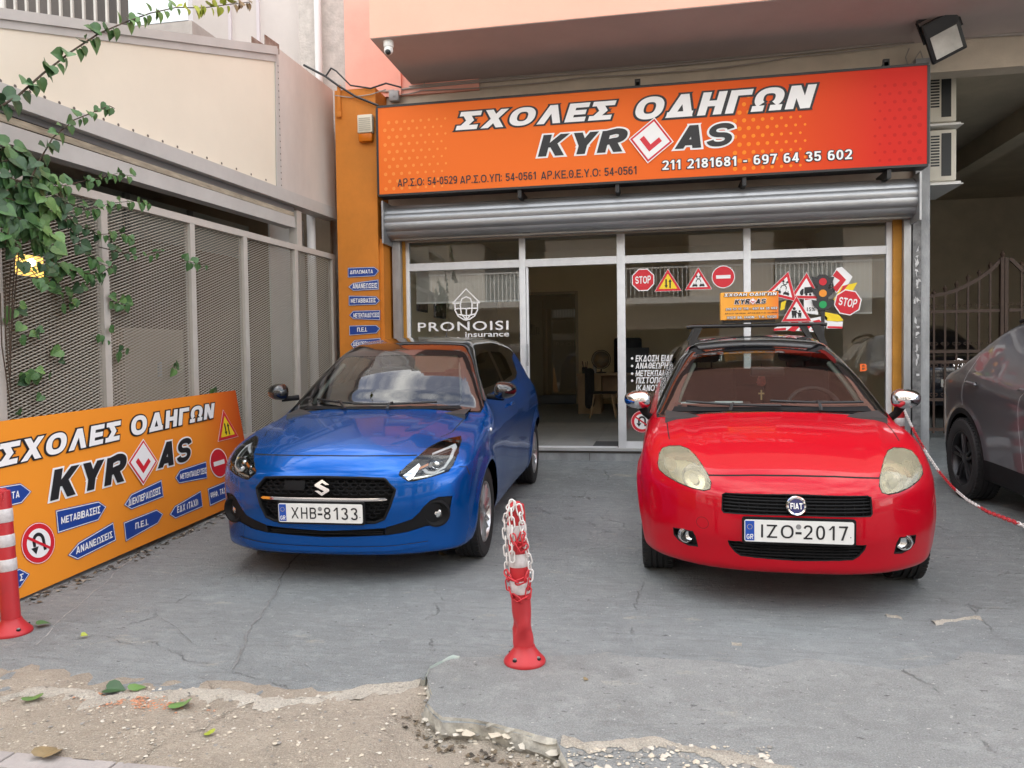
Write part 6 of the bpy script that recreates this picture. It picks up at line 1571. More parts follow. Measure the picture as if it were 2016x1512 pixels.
    mb = MB(); mb.prism([(x*k*.95, z_*k) for x, z_ in upper], P, -.02, .004); mb.build('badge', M_chrome, t)
    # fog housings, lower intake, sill of the bumper
    for sd in (-1, 1):
        fg = B.emit('fog_housing', ['fog'], M_trim, t, side=sd, off=-.006)
        c, n_ = ray_surface(S, [(sd*.653, .442)], 'F', off=-.002); c = c[0]; M = Matrix.Translation(c) @ Matrix.Rotation(pi/2, 4, 'X') @ Matrix.Rotation(.35*sd, 4, 'Y')
        mb = MB(); mb.lathe([(.084, -.008), (.080, .010), (.070, .012), (.050, -.012), (.040, -.014), (.038, -.02)], 32, M, 0); mb.lathe([(.0, -.006), (.02, -.006), (.03, -.010), (.037, -.018)], 24, M, 1); mb.lathe([(.0, .002), (.012, .0), (.014, -.008)], 12, M, 1)
        mb.build('fog_lamp', [M_trim, mat('fog reflector', (.75, .75, .75), .12, .9)], fg, smooth=.6)
    mb = MB(); patch(mb, S, LO, 'F', -.04, mi=0); pp = curve_on(S, LO+[LO[0]], 'F', 0); ib = curve_on(S, LO+[LO[0]], 'F', -.04); n = len(pp); mb.add(list(pp)+list(ib), [(i, i+1, n+i+1, n+i) for i in range(n-1)], 1)
    for z in (.340, .352): mb.tube(curve_on(S, [(-.355, z), (.355, z)], 'F', -.015, step=.06), .004, 5, 1)
    mb.build('lower_intake', [M_hole, M_trim], t)
    mb = MB(); patch(mb, S, [(-.62, .262), (-.4, .246), (0, .240), (.4, .246), (.62, .262), (.60, .282), (.4, .272), (0, .268), (-.4, .272), (-.60, .282)], 'F', .012, thick=.03, res=.05); mb.build('bumper_lip', M_p, t, smooth=1)
    c = ray_surface(S, [(0.0, .478)], 'F', off=.026)[0][0]; number_plate(t, (.0, c[1], .477), -1, 'ΧΗΒ-8133')
    for sd in (-1, 1):
        c = (sd*.885, 1.30, 1.085); mb = MB(); mirror_housing(mb, S, c, .165, .125, .10, sd); mm = mb.build('door_mirror', M_gloss, t, smooth=9)
        mb = MB(); mb.tube([(sd*.745, 1.36, 1.035), (sd*.80, 1.34, 1.03), (c[0]-sd*.02, c[1]+.01, c[2]-.055)], [.022, .02, .024], 10); mb.build('mirror_arm', M_trim, mm, smooth=.9)
        mb = MB(); q = ray_surface(S, [(.985, .835)], 'S', sd, .006)[0][0]; mb.sphere(q, .016, 12, sc=(.6, 1.2, .9)); mb.build('side_repeater', mat('lamp white plastic', (.72, .73, .74), .25), t, smooth=9)
        mb = MB(); P = curve_on(S, [(1.90, .905), (1.96, .912), (2.04, .912), (2.10, .905)], 'S', .022, sd); mb.tube(P, [.008]+[.013]*(len(P)-2)+[.008], 8); mb.build('door_handle', M_p, t, smooth=1)
    wiper(t, S, (-.50, 1.022), (-.10, .998), (-.22, .975), 0); wiper(t, S, (-.18, .998), (.42, 1.003), (.10, .975), 0)
    mb = MB(); patch(mb, S, [(-.60, .968), (-.3, .978), (0, .982), (.3, .978), (.60, .968), (.575, .989), (0, .996), (-.575, .989)], 'F', .003, res=.06); mb.build('cowl', M_trim, t, smooth=9)
    for x, y, sg_ in ((-.735, .815, -1), (.735, .815, 1), (-.74, 3.265, -1), (.74, 3.265, 1)): wheel(t, S, 'wheel', x, y, .303, .303, .18, 8, M_rim, sg_, 'twin')
    arch_liner(t, S, .350); cabin(t, S, .36, .96, .965, .66)
    mb = MB(); c = ray_surface(S, [(0.0, 1.275)], 'F', off=-.06)[0][0]; mb.box(c[0]-.115, c[0]+.115, c[1]-.02, c[1]+.02, c[2]-.03, c[2]+.035, bev=.015); mb.build('inner_mirror', M_dark, t, smooth=.8)
    for sd in (-1, 1):
        mb = MB(); P = curve_on(S, [(sd*.60, 1.03), (sd*.545, 1.17), (sd*.49, 1.31)], 'F', -.05, step=.05); mb.tube(P, .020, 8); mb.build('pillar_trim', mat('pale pillar trim', (.42, .41, .36), .8), t, smooth=1)
    mb = MB(); c = ray_surface(S, [(.05, 1.7)], 'T') if False else None
    mb.tube([(.0, 3.05, 1.44), (.0, 3.22, 1.60)], [.006, .003], 6); mb.build('aerial', M_dark, t)
    return t
blue = build_blue(); blue.matrix_world = car_matrix(*BLUE_M)

# ---------------------------------------------------------------- grey crossover and the dark car behind the gate
SUV = CarShape(4.30,
    top=[(-.5, .75), (0, .90), (.08, .935), (.3, .99), (.8, 1.04), (1.1, 1.06), (1.2, 1.09), (1.6, 1.33), (1.9, 1.47), (2.2, 1.53), (2.7, 1.55), (3.0, 1.545), (3.2, 1.505), (3.4, 1.41), (3.6, 1.30), (3.8, 1.205), (4.05, 1.13), (4.2, 1.05), (4.3, .88), (4.7, .2)],
    crown=[(0, .10), (1.0, .10), (2.2, .11), (4.3, .13)], plan=[(-.2, .80), (.3, .85), (.8, .875), (1.6, .865), (2.6, .868), (3.3, .885), (3.8, .875), (4.4, .80)],
    sec=[(0, .90), (.15, .94), (.35, .975), (.55, .985), (.70, .99), (.82, 1.0), (.92, .975), (1.0, .93)],
    belt=[(0, .95), (1.0, 1.02), (2.0, 1.05), (2.5, 1.08), (3.0, 1.13), (3.6, 1.15), (4.4, 1.14)], tumble=[(0, .9), (1.0, .8), (1.5, .46), (2.2, .42), (3.2, .44), (4.4, .55)],
    nose=[(0, .14), (.25, .05), (.5, 0), (.75, .015), (.88, .06), (.98, .2), (1.2, .8)], sweep=(.45, 2.8, .88),
    rear=[(0, 4.08), (.35, 4.26), (.65, 4.30), (.95, 4.27), (1.1, 4.2), (1.5, 4.0)], rsweep=(.26, 4.0, .88), bottom=[(0, .24), (1, .22), (3.3, .22), (4.3, .34)],
    wheels=[(.87, .345), (3.475, .345)], wsbow=.2, flare=.016, wr=.37, kfs=.10, ktop=.08, ktop2=.07)
def build_grey():
    S = SUV; B = CarBody(S, .025)
    t = thing('parked_car', 'dark grey crossover with black wheel arch cladding, cut by the right edge', 'car', group='cars parked on the forecourt')
    M_p = mat('grey metallic paint', (.11, .112, .125), .28, .5, 1.0, liner=(.02, .02, .02))
    B.cut('roofline', [(1.15, 1.09), (1.6, 1.085), (2.2, 1.10), (2.9, 1.185), (3.52, 1.235), (3.3, 1.345), (3.1, 1.425), (2.8, 1.465), (2.0, 1.455), (1.6, 1.34)], 'S', sideways)
    FW = [(1.50, 1.115), (1.75, 1.29), (1.98, 1.39), (2.22, 1.43), (2.27, 1.12)]; RW = [(2.34, 1.14), (2.29, 1.435), (2.75, 1.435), (2.88, 1.42), (2.95, 1.215)]; QW = [(3.01, 1.222), (2.94, 1.405), (3.10, 1.375), (3.36, 1.262)]
    for n_, q in (('g1', FW), ('g2', RW), ('g3', QW)): B.cut(n_, q, 'S', sideways, ['roofline'])
    B.cut('windscreen', [(.60, 1.10), (.52, 1.40), (-.52, 1.40), (-.60, 1.10)], 'F', front_facing, ['body']); B.cut('back_glass', [(.56, 1.16), (.47, 1.40), (-.47, 1.40), (-.56, 1.16)], 'F', rear_facing, ['body'])
    for wy, wz in S.wheels: B.cut('clad', circ(wy, wz, .435), 'S', lambda f: abs(f.calc_center_median().x) > .42, ['body'])
    B.cut('clad', [(.2, .2), (4.2, .2), (4.25, .44), (3.8, .40), (.5, .40), (.1, .44)], 'S', lambda f: True, ['body'])
    arches(B, .385)
    for d in ([(1.30, 1.06), (1.25, .8), (1.25, .42)], [(2.32, 1.10), (2.48, .95), (2.50, .75), (2.43, .42)], [(3.38, 1.22), (3.46, 1.02), (3.50, .86), (3.48, .80)]): B.cut('gap', line_poly(d, .009), 'S', sideways, ['body'])
    for sd in (1, -1): B.cut('lamp', [(sd*.40, 1.02), (sd*.80, 1.03), (sd*.86, .94), (sd*.42, .92)], 'F', rear_facing, ['body'])
    for sd in (1, -1): B.cut('hlamp', [(sd*.40, .83), (sd*.80, .90), (sd*.82, .78), (sd*.5, .76)], 'F', front_facing, ['body'])
    B.emit('body', ['body', 'gap'], [M_p, mat('painted seam highlight', (.30, .30, .32), .4)], t, mi_of={'gap': 1}); B.emit('window_surround', ['roofline'], M_trim, t); B.emit('wheel_arch_cladding', ['clad'], M_trim, t)  # door seams coloured light grey as painted edge highlights
    for sd in (-1, 1):
        for g in ('g1', 'g2', 'g3'): B.emit('side_window', [g], M_cdark, t, side=sd)
    B.emit('windscreen', ['windscreen'], M_cglass, t); B.emit('rear_window', ['back_glass'], M_cdark, t); B.emit('tail_lamp', ['lamp'], mat('tail lamp red', (.25, .006, .008), .1, coat=1), t, off=.006); B.emit('headlight', ['hlamp'], mat('lamp glassy grey', (.35, .36, .38), .1, coat=1), t)
    for y in (2.93, 2.05):                                     # grab handles in their hollows, both sides
        for sd in (-1, 1):
            q, N = ray_surface(S, [(y+.33, .985)], 'S', sd, 0); mb = MB()
            P = curve_on(S, [(y+.22, .985), (y+.26, .992), (y+.40, .998), (y+.44, .995)], 'S', .026, sd); mb.tube(P, [.009]+[.015]*(len(P)-2)+[.009], 8)
            mb.sphere(q[0]+np.array((sd*-.012, -.03, 0)), .05, 12, 1, (.25, 1.1, .6)); mb.build('door_handle', [M_p, M_hole], t, smooth=9)
    for x, y, sg_ in ((-.775, .87, -1), (.775, .87, 1), (-.785, 3.475, -1), (.785, 3.475, 1)): wheel(t, S, 'wheel', x, y, .345, .345, .21, 5, M_rimd, sg_, 'twin')
    arch_liner(t, S, .385); cabin(t, S, .36, 1.15, 1.06, .70)
    for sd in (-1, 1):
        c = (sd*.93, 1.45, 1.13); mb = MB(); mirror_housing(mb, S, c, .19, .14, .10, sd); mm = mb.build('door_mirror', M_gloss, t, smooth=9)
        mb = MB(); mb.tube([(sd*.80, 1.48, 1.08), (c[0], c[1], c[2]-.05)], .022, 8); mb.build('mirror_arm', M_trim, mm)
        mb = MB(); mb.tube(curve_on(S, [(1.9, 1.50), (2.6, 1.53), (3.5, 1.49)], 'S', .0, sd) if False else [(sd*.60, 1.95, 1.475), (sd*.615, 2.3, 1.52), (sd*.615, 2.8, 1.53), (sd*.60, 3.1, 1.50)], .016, 8); mb.build('roof_rail', M_trim, t, smooth=1)
    return t
grey = build_grey(); grey.matrix_world = car_matrix(3.43, 3.68, radians(0), 2.605, .87)
def build_dark():
    S = SUV; B = CarBody(S, .04)
    t = thing('parked_car', 'dim dark blue car with a round chrome emblem parked behind the wrought iron gate', 'car')
    B.cut('windscreen', [(.60, 1.10), (.52, 1.42), (-.52, 1.42), (-.60, 1.10)], 'F', front_facing)
    for sd in (1, -1): B.cut('hlamp', [(sd*.36, .86), (sd*.78, .93), (sd*.80, .80), (sd*.42, .76)], 'F', front_facing, ['body'])
    B.cut('grille', [(.34, .84), (.34, .78), (-.34, .78), (-.34, .84)], 'F', front_facing, ['body']); arches(B, .385)
    B.emit('body', ['body'], mat('midnight paint', (.008, .010, .020), .2, coat=1), t); B.emit('windscreen', ['windscreen'], M_frit, t); B.emit('grille', ['grille'], M_trim, t)
    for sd in (-1, 1): B.emit('headlight', ['hlamp'], mat('lamp glassy blue', (.25, .32, .45), .08, coat=1), t, side=sd)
    c = ray_surface(S, [(0, .86)], 'F', off=.01)[0][0]; P = Plane(c, (1, 0, 0), (0, .2, .98)); mb = MB(); k = .078
    for i in range(28):
        a, b = 2*pi*i/28, 2*pi*(i+1)/28; mb.flat([(k*cos(a), k*sin(a)), (k*cos(b), k*sin(b)), (k*.86*cos(b), k*.86*sin(b)), (k*.86*cos(a), k*.86*sin(a))], P, .004)
    for q in ([(-.34, .80), (0, .12), (.34, .80)], [(-.78, .42), (-.36, -.72), (0, .02), (.36, -.72), (.78, .42)]): mb.flat([(x*k, y*k) for x, y in stroke(q, .16)], P, .005+.001*len(q))
    mb.build('badge', M_chrome, t)
    c = ray_surface(S, [(0, .58)], 'F', off=.02)[0][0]; P = Plane(c, (1, 0, 0), (0, 0, 1)); mb = MB(); mb.prism(rounded(.52, .115, .01), P, -.02, 0, 0); sign_text(mb, 'Υ', P, (-.19, -.04, -.13, .04), .001, 1, t=.17); mb.build('number_plate', [M_plate, M_ink], t)
    for x, y, sg_ in ((-.775, .87, -1), (.775, .87, 1)): wheel(t, S, 'wheel', x, y, .345, .345, .21, 5, M_rimd, sg_, 'twin')
    return t
YGATE = float(on_ground(1840, 862)[1])
q = at_y(1890, 697, YGATE+1.6); dark = build_dark(); dark.location = (float(q[0]), YGATE+1.6, gz(YGATE+1.6))

# ---------------------------------------------------------------- wrought iron gate across the passage
M_iron = mat('brown iron', (.075, .042, .028), .6, var=.3, vscale=15)
gt = thing('passage_gate', 'brown wrought iron double gate with spear tips and scrolls across the dark passage', 'gate', (4.0, YGATE, gz(YGATE)))
GP = Plane((0, YGATE, 0), (1, 0, 0), (0, 0, 1))
def g7(a, b): return GP.hit(1700+a/2.29, 400+b/2.29)
def gate_leaf(flip):
    """one leaf: bars to spear tips under a swept top rail, three scroll bands"""
    xh, xl = g7(625, 600)[0], g7(240, 600)[0]; X = (lambda x: x) if not flip else (lambda x: 2*g7(640, 600)[0]-x)
    zr = [g7(450, y)[2] for y in (487, 668, 715, 885, 1020)]
    mb = MB()
    for z in zr: mb.box(X(xl), X(xh), YGATE-.012, YGATE+.012, z-.02, z+.02)
    top = [g7(a, b) for a, b in ((240, 428), (285, 422), (367, 408), (418, 393), (470, 368), (520, 340), (570, 305), (625, 250))]
    for p, q_ in zip(top[:-1], top[1:]): mb.bar((X(p[0]), YGATE, p[2]), (X(q_[0]), YGATE, q_[2]), .03, .045)
    mb.build('rail', M_iron, gt)
    for a, tip in ((265, 392), (317, 385), (367, 365), (418, 345), (470, 315), (520, 293), (570, 260)):
        x, zt = X(g7(a, 600)[0]), g7(a, tip)[2]; mb = MB(); mb.box(x-.012, x+.012, YGATE-.010, YGATE+.010, gz(YGATE)+.06, zt-.10)
        mb.lathe([(.006, -.12), (.024, -.07), (.028, -.05), (.014, -.035), (.001, .0)], 6, Matrix.Translation((x, YGATE, zt))); mb.build('spear_bar', M_iron, gt)
    mb = MB()
    xs_ = [X(g7(a, 600)[0]) for a in (291, 342, 393, 444, 495, 545, 597)]
    for y in (468, 640, 737, 870):
        z = g7(450, y)[2]
        for x in xs_:
            for s_ in (-1, 1):
                pts = [(x+s_*(.055-.040*sin(a)*(1-a/9)), YGATE, z+.030*(1-cos(a))*(1-a/8)) for a in np.linspace(0, 5, 12)]; mb.tube(pts, .006, 5)
    mb.build('scrollwork', M_iron, gt)
gate_leaf(False); gate_leaf(True)
mb = MB(); a, b = g7(613, 600)[0], g7(648, 600)[0]; m_ = (a+b)/2; mb.box(a, m_-.004, YGATE-.03, YGATE+.03, gz(YGATE), g7(630, 245)[2]); mb.box(m_+.004, b, YGATE-.03, YGATE+.03, gz(YGATE), g7(630, 245)[2]); mb.lathe([(.02, 0), (.03, .04), (.001, .10)], 8, Matrix.Translation((a+.03, YGATE, g7(630, 245)[2]))); mb.build('meeting_post', M_iron, gt)

# ================================================================== SMALL THINGS ON THE BUILDING
ZP = Plane((0, D-.35, 0), (1, 0, 0), (0, 0, 1))
a0 = ZP.hit(709, 283); a1 = ZP.hit(737, 228)
t = thing('alarm_siren', 'ivory alarm siren box with amber lens on the orange pillar', 'alarm', ((a0[0]+a1[0])/2, D-.36, a0[2]))
mb = MB(); mb.box(a0[0], a1[0], D-.43, D-.351, a0[2]+.10, a1[2], bev=.012); mb.build('housing', mat('ivory plastic', (.62, .58, .46), .45), t, smooth=.6)
mb = MB()
for k in range(7): z = a1[2]-.05-.022*k; mb.box(a0[0]+.02, a1[0]-.02, D-.4335, D-.4305, z, z+.011)
mb.build('grille_slot', mat('ivory shade', (.40, .37, .30), .6), t)
mb = MB(); mb.box(a0[0]+.006, a1[0]-.006, D-.425, D-.352, a0[2], a0[2]+.099, bev=.02); mb.build('amber_lens', mat('amber lens', (.50, .13, .004), .25, spec=.2), t, smooth=.6)
# turret camera under the balcony
c = at_z(765, 84, Z_SOF-.02); t = thing('security_camera', 'small white turret security camera under the balcony corner', 'camera', c)
mb = MB(); M = Matrix.Translation((c[0], c[1], Z_SOF-.008)) @ Matrix.Rotation(pi, 4, 'X'); mb.lathe([(.0, 0), (.052, 0), (.052, .05), (.048, .06), (.0, .06)], 24, M); mb.build('base', M_white, t, smooth=.6)
mb = MB(); b = Vector((c[0], c[1]-.005, Z_SOF-.098)); mb.sphere(b, .047, 18); mb.build('turret', M_white, t, smooth=9)
mb = MB(); M = Matrix.Translation(b) @ Matrix.Rotation(radians(40), 4, 'X') @ Matrix.Rotation(radians(180), 4, 'X'); M = Matrix.Translation(b+Vector((.004, -.030, -.030))) @ Matrix.Rotation(radians(135), 4, 'X'); mb.lathe([(.0, .022), (.018, .02), (.028, .006), (.03, .0)], 18, M); mb.build('lens', M_dark, t, smooth=.8)
# floodlight on its bracket
c = Vector(at_y(1860, 73, D-.55)); t = thing('floodlight', 'black square floodlight tilted above the right end of the sign', 'lamp', c)
ex = Vector((.88, -.10, .40)).normalized(); nrm = Vector((-.25, -.80, -.55)); nrm = (nrm-ex*nrm.dot(ex)).normalized(); ey = nrm.cross(ex)
Mf = Matrix(((ex.x, ey.x, nrm.x, c.x), (ex.y, ey.y, nrm.y, c.y), (ex.z, ey.z, nrm.z, c.z), (0, 0, 0, 1)))
mb = MB(); mb.box(-.165, .165, -.20, .20, -.05, .0, M=Mf, bev=.012); 
for k in range(6): mb.box(-.13+.045*k, -.12+.045*k, -.17, .17, -.08, -.045, M=Mf)
mb.build('housing', M_dark, t, smooth=.6)
mb = MB(); mb.box(-.125, .125, -.165, .060, .001, .006, M=Mf); mb.build('lens', mat('lamp glass plate', (.62, .62, .58), .12, coat=1, var=.3, vscale=6), t)
mb = MB(); mb.box(-.15, .15, -.19, -.175, .0, .012, M=Mf); mb.box(-.15, .15, .075, .19, .0, .008, M=Mf); mb.build('rim', M_dark, t)
mb = MB(); mb.bar(Mf @ Vector((-.175, .02, -.02)), Mf @ Vector((-.175, .24, -.06)), .01, .03); mb.bar(Mf @ Vector((.175, .02, -.02)), Mf @ Vector((.175, .24, -.06)), .01, .03); mb.bar(Mf @ Vector((-.175, .24, -.06)), Mf @ Vector((.175, .24, -.06)), .01, .03); q = Mf @ Vector((0, .24, -.06)); mb.bar(q, (q.x, q.y+.05, Z_SOF), .03, .01, up=(0, 1, 0)); mb.build('bracket', M_dark, t)
# two air conditioners on the passage wall
for py, lab in ((240, 'upper of two ivory air conditioners in the passage beside the sign'), (356, 'lower of two ivory air conditioners in the passage beside the sign')):
    q = at_y(1850, py, D+.55); ac = ac_unit('air_conditioner', lab, (float(at_y(1856, py, D+.55)[0]), D+.95, float(q[2])), Matrix.Rotation(pi/2, 4, 'Z'), 'air conditioners in the passage')
    T = Matrix.Translation((float(at_y(1856, py, D+.55)[0]), D+.95, float(q[2]))) @ Matrix.Rotation(pi/2, 4, 'Z'); mb = MB()
    mb.box(-.4045, -.4005, -.085, .015, .05, .52, M=T)
    for k in range(11): mb.box(-.4045, -.4005, .035, .125, .16+.032*k, .178+.032*k, M=T)
    mb.build('coil', mat('coil fins', (.012, .016, .018), .5), ac)
    mb = MB(); mb.box(-.46, .42, -.19, .19, -.055, -.045, M=T); mb.build('drip_tray', M_white, ac)
# cables along the wall
def cable(lab, px, r, off, m=M_cable, sag=0.0, name='cable'):
    pts = [fac(off).hit(*p) for p in px]; d = []
    for a, b in zip(pts[:-1], pts[1:]):
        for k in range(5): s = k/5; q = a+(b-a)*s; q[2] -= sag*sin(pi*s); d.append(q)
    d.append(pts[-1]); mb = MB(); mb.tube(d, r, 6); return tag(mb.build(name, m, smooth=1), lab, 'cable')
cable('thick beige cable clipped below the balcony soffit', [(700, 178), (760, 180), (805, 174), (878, 167), (1051, 152), (1300, 131), (1549, 107), (1797, 80), (1822, 77)], .012, .03)
cable('thin beige cable drooping below the thicker one over the sign', [(790, 186), (830, 178), (1000, 168), (1150, 152), (1400, 135), (1560, 112), (1800, 84)], .007, .035, sag=.01)
cable('thin light cable running just above the thick beige one', [(805, 170), (1000, 152), (1300, 126), (1600, 98), (1790, 74)], .006, .028)
cable('black cable bundle dropping from the neighbour wall to the sign', [(598, 128), (640, 150), (665, 168), (700, 190), (745, 208)], .014, .40, M_dark)
cable('black looped cable above the orange pillar', [(640, 152), (652, 134), (662, 140), (690, 168), (730, 174), (760, 164), (790, 172)], .010, .38, M_dark)
cable('grey cable sagging across the top of the orange pillar', [(660, 188), (690, 192), (730, 186), (760, 176)], .006, .37)
cable('beige cable on the soffit leading to the security camera', [(770, 100), (790, 118), (815, 140), (836, 160), (834, 172)], .006, .05)
cable('bundle of cables on the beam over the passage', [(1840, 76), (1900, 72), (2016, 66), (2120, 60)], .016, .03)
cable('coiled grey cable hanging beside the right bracket', [(1790, 95), (1783, 112), (1788, 132), (1800, 118), (1812, 100), (1818, 120), (1830, 135)], .006, .06)
c = fac(.03).hit(777, 190); t = thing('junction_box', 'small grey junction box with cables above the left end of the sign', 'junction box', c)
mb = MB(); mb.box(c[0]-.06, c[0]+.06, D-.07, D+.0, c[2]-.06, c[2]+.06, bev=.008); mb.build('box', mat('grey plastic', (.30, .31, .31), .5), t, smooth=.6); mb = MB(); mb.lathe([(.0, .006), (.018, .004), (.02, 0)], 14, Matrix.Translation((c[0], D-.071, c[2])) @ Matrix.Rotation(pi/2, 4, 'X')); mb.build('knob', mat('grey plastic', (.30, .31, .31), .5), t)
c = fac(.12).hit(684, 205); mb = MB(); mb.box(c[0]-.02, c[0]+.02, D-.372, D-.352, c[2]-.20, c[2]+.14, bev=.004); mb.box(c[0]-.03, c[0]+.03, D-.39, D-.373, c[2]-.23, c[2]-.17, bev=.004); tag(mb.build('wall_hook', M_orange, smooth=.6), 'orange painted iron strap with a hook on the pillar', 'hook')

# ================================================================== INSIDE THE SHOP
def at_in(px, py, d): return at_y(px, py, D+d)
yd = 4.7; zf = ZFLOOR
xa = float(at_in(1136, 780, yd)[0]); zt_ = float(at_in(1180, 735, yd)[2])
t = thing('desk', 'light wood office desk inside the shop doorway', 'desk', (xa+.7, D+yd, zf))
mb = MB(); mb.box(xa, xa+1.5, D+yd-.05, D+yd+.7, zt_-.04, zt_, bev=.004); mb.build('desk_top', M_wood, t)
mb = MB(); mb.box(xa+.02, xa+.42, D+yd, D+yd+.65, zf+.05, zt_-.041); mb.box(xa+.05, xa+.39, D+yd+.04, D+yd+.6, zf, zf+.05); mb.build('drawer_cabinet', M_wood, t)
mb = MB(); mb.box(xa+1.44, xa+1.49, D+yd, D+yd+.65, zf, zt_-.041); mb.build('side_panel', M_wood, t)
mb = MB(); mb.box(xa+.42, xa+1.44, D+yd+.5, D+yd+.52, zf+.3, zt_-.041); mb.build('modesty_panel', M_wood, t)
t = thing('office_chair', 'black high backed office chair behind the desk', 'chair', (xa+.95, D+yd+1.1, zf))
mb = MB(); M = Matrix.Translation((xa+.85, D+yd+1.15, zf+.55)); mb.box(-.26, .26, -.05, .06, 0, .85, M=M, bev=.045); mb.build('backrest', M_seat, t, smooth=.8)
mb = MB(); mb.box(xa+.59, xa+1.11, D+yd+.72, D+yd+1.15, zf+.45, zf+.55, bev=.04); mb.build('seat', M_seat, t, smooth=.8)
mb = MB(); mb.tube([(xa+.85, D+yd+.95, zf+.06), (xa+.85, D+yd+.95, zf+.45)], .03, 10)
for k in range(5): a = 2*pi*k/5; mb.tube([(xa+.85, D+yd+.95, zf+.09), (xa+.85+.28*cos(a), D+yd+.95+.28*sin(a), zf+.05)], .02, 6)
mb.build('base', M_dark, t)
t = thing('visitor_chair', 'black shell chair with wooden legs and a coat on it in front of the desk', 'chair', (xa+.62, D+yd-.5, zf))
xc = float(at_in(1188, 780, yd-.45)[0]); yc_ = D+yd-.45
mb = MB(); mb.box(xc-.22, xc+.22, yc_-.22, yc_+.22, zf+.43, zf+.46, bev=.012); M = Matrix.Translation((xc-.20, yc_, zf+.44)) @ Matrix.Rotation(-.2, 4, 'Y'); mb.box(-.015, .015, -.22, .22, 0, .42, M=M, bev=.012); mb.build('shell_seat', M_seat, t, smooth=.8)
for sx in (-1, 1):
    for sy in (-1, 1): mb = MB(); mb.tube([(xc+sx*.14, yc_+sy*.14, zf+.44), (xc+sx*.22, yc_+sy*.22, zf)], [.018, .012], 8); mb.build('leg', M_wood, t)
mb = MB(); mb.box(xc-.30, xc-.16, yc_-.21, yc_+.19, zf+.18, zf+.86, bev=.06); tag(mb.build('coat', M_seat, smooth=.9), 'black coat hung over the back of the visitor chair', 'coat')
gq = at_in(1183, 700, yd+.1); gz_ = zt_+.24
t = thing('globe', 'desk globe on a stand in the shop doorway', 'globe', (gq[0], D+yd+.15, zt_))
mb = MB(); mb.sphere((gq[0], D+yd+.15, gz_), .15, 20); mb.build('ball', mat('globe print', (.10, .16, .20), .3, var=.7, vscale=5, col2=(.32, .22, .10)), t, smooth=9)
mb = MB(); mb.lathe([(.0, 0), (.09, 0), (.09, .015), (.015, .03), (.012, .08)], 16, Matrix.Translation((gq[0], D+yd+.15, zt_+.0005))); mb.torus(Matrix.Translation((gq[0], D+yd+.15, gz_)) @ Matrix.Rotation(pi/2, 4, 'X'), .165, .006, 24, 6); mb.build('stand', M_dark, t)
pq = at_in(1150, 725, yd); t = thing('pen_holder', 'black pen pot full of pens on the desk end', 'pen holder', (pq[0], D+yd+.12, zt_))
mb = MB(); mb.lathe([(.0, .0), (.05, 0), (.05, .11), (.046, .11), (.046, .01)], 14, Matrix.Translation((pq[0], D+yd+.12, zt_+.0005))); mb.build('pot', M_dark, t)
mb = MB()
for k in range(8): a = random.uniform(0, 6.28); mb.tube([(pq[0]+.02*cos(a), D+yd+.12+.02*sin(a), zt_+.02), (pq[0]+.05*cos(a), D+yd+.12+.05*sin(a), zt_+.19+.03*random.random())], .005, 5)
mb.build('pens', mat('pens', (.15, .05, .05), .4, var=.8, vscale=20), t)
bq = at_in(1158, 690, yd+.2); t = thing('hand_gel_bottle', 'small pump bottle on the desk next to the pen pot', 'bottle', (pq[0]+.17, D+yd+.2, zt_))
mb = MB(); mb.lathe([(.0, 0), (.035, 0), (.035, .13), (.015, .16), (.012, .19), (.0, .19)], 14, Matrix.Translation((pq[0]+.17, D+yd+.2, zt_+.0005))); mb.build('body', mat('clear plastic', (.5, .5, .48), .2), t, smooth=.7); mb = MB(); mb.box(pq[0]+.13, pq[0]+.18, D+yd+.19, D+yd+.21, zt_+.192, zt_+.205); mb.build('pump', M_white, t)
mq = at_in(1225, 700, yd+.3); t = thing('monitor', 'dark computer monitor on the desk seen past the door post', 'monitor', (xa+.9, D+yd+.35, zt_))
mb = MB(); mb.box(xa+.70, xa+1.25, D+yd+.33, D+yd+.36, zt_+.10, zt_+.44, bev=.006); mb.build('screen', M_dark, t); mb = MB(); mb.box(xa+.95, xa+1.0, D+yd+.36, D+yd+.38, zt_+.012, zt_+.2); mb.box(xa+.86, xa+1.09, D+yd+.28, D+yd+.46, zt_+.0005, zt_+.012); mb.build('stand', M_dark, t)
for px0, px1, py0, py1, lab in ((824, 842, 590, 612, 'small framed picture on the left shop wall nearer the window'), (858, 878, 594, 625, 'dark framed poster on the left shop wall farther from the window')):
    X0 = XR0+.03; p0 = Plane((X0, 0, 0), (0, 1, 0), (0, 0, 1)); a, b = p0.hit(px0, py1), p0.hit(px1, py0)
    t = thing('framed_picture', lab, 'picture', (X0, (a[1]+b[1])/2, a[2])); mb = MB(); mb.box(XR0+.001, X0, a[1], b[1], a[2], b[2]); mb.build('frame', M_dark, t); mb = MB(); mb.box(X0+.001, X0+.004, a[1]+.05, b[1]-.05, a[2]+.03, b[2]-.03); mb.build('print', mat('poster print', (.3, .22, .16), .6, var=.8, vscale=6), t)
M_blind = mat('blind cloth', (.56, .54, .50), .9, alpha=.82)
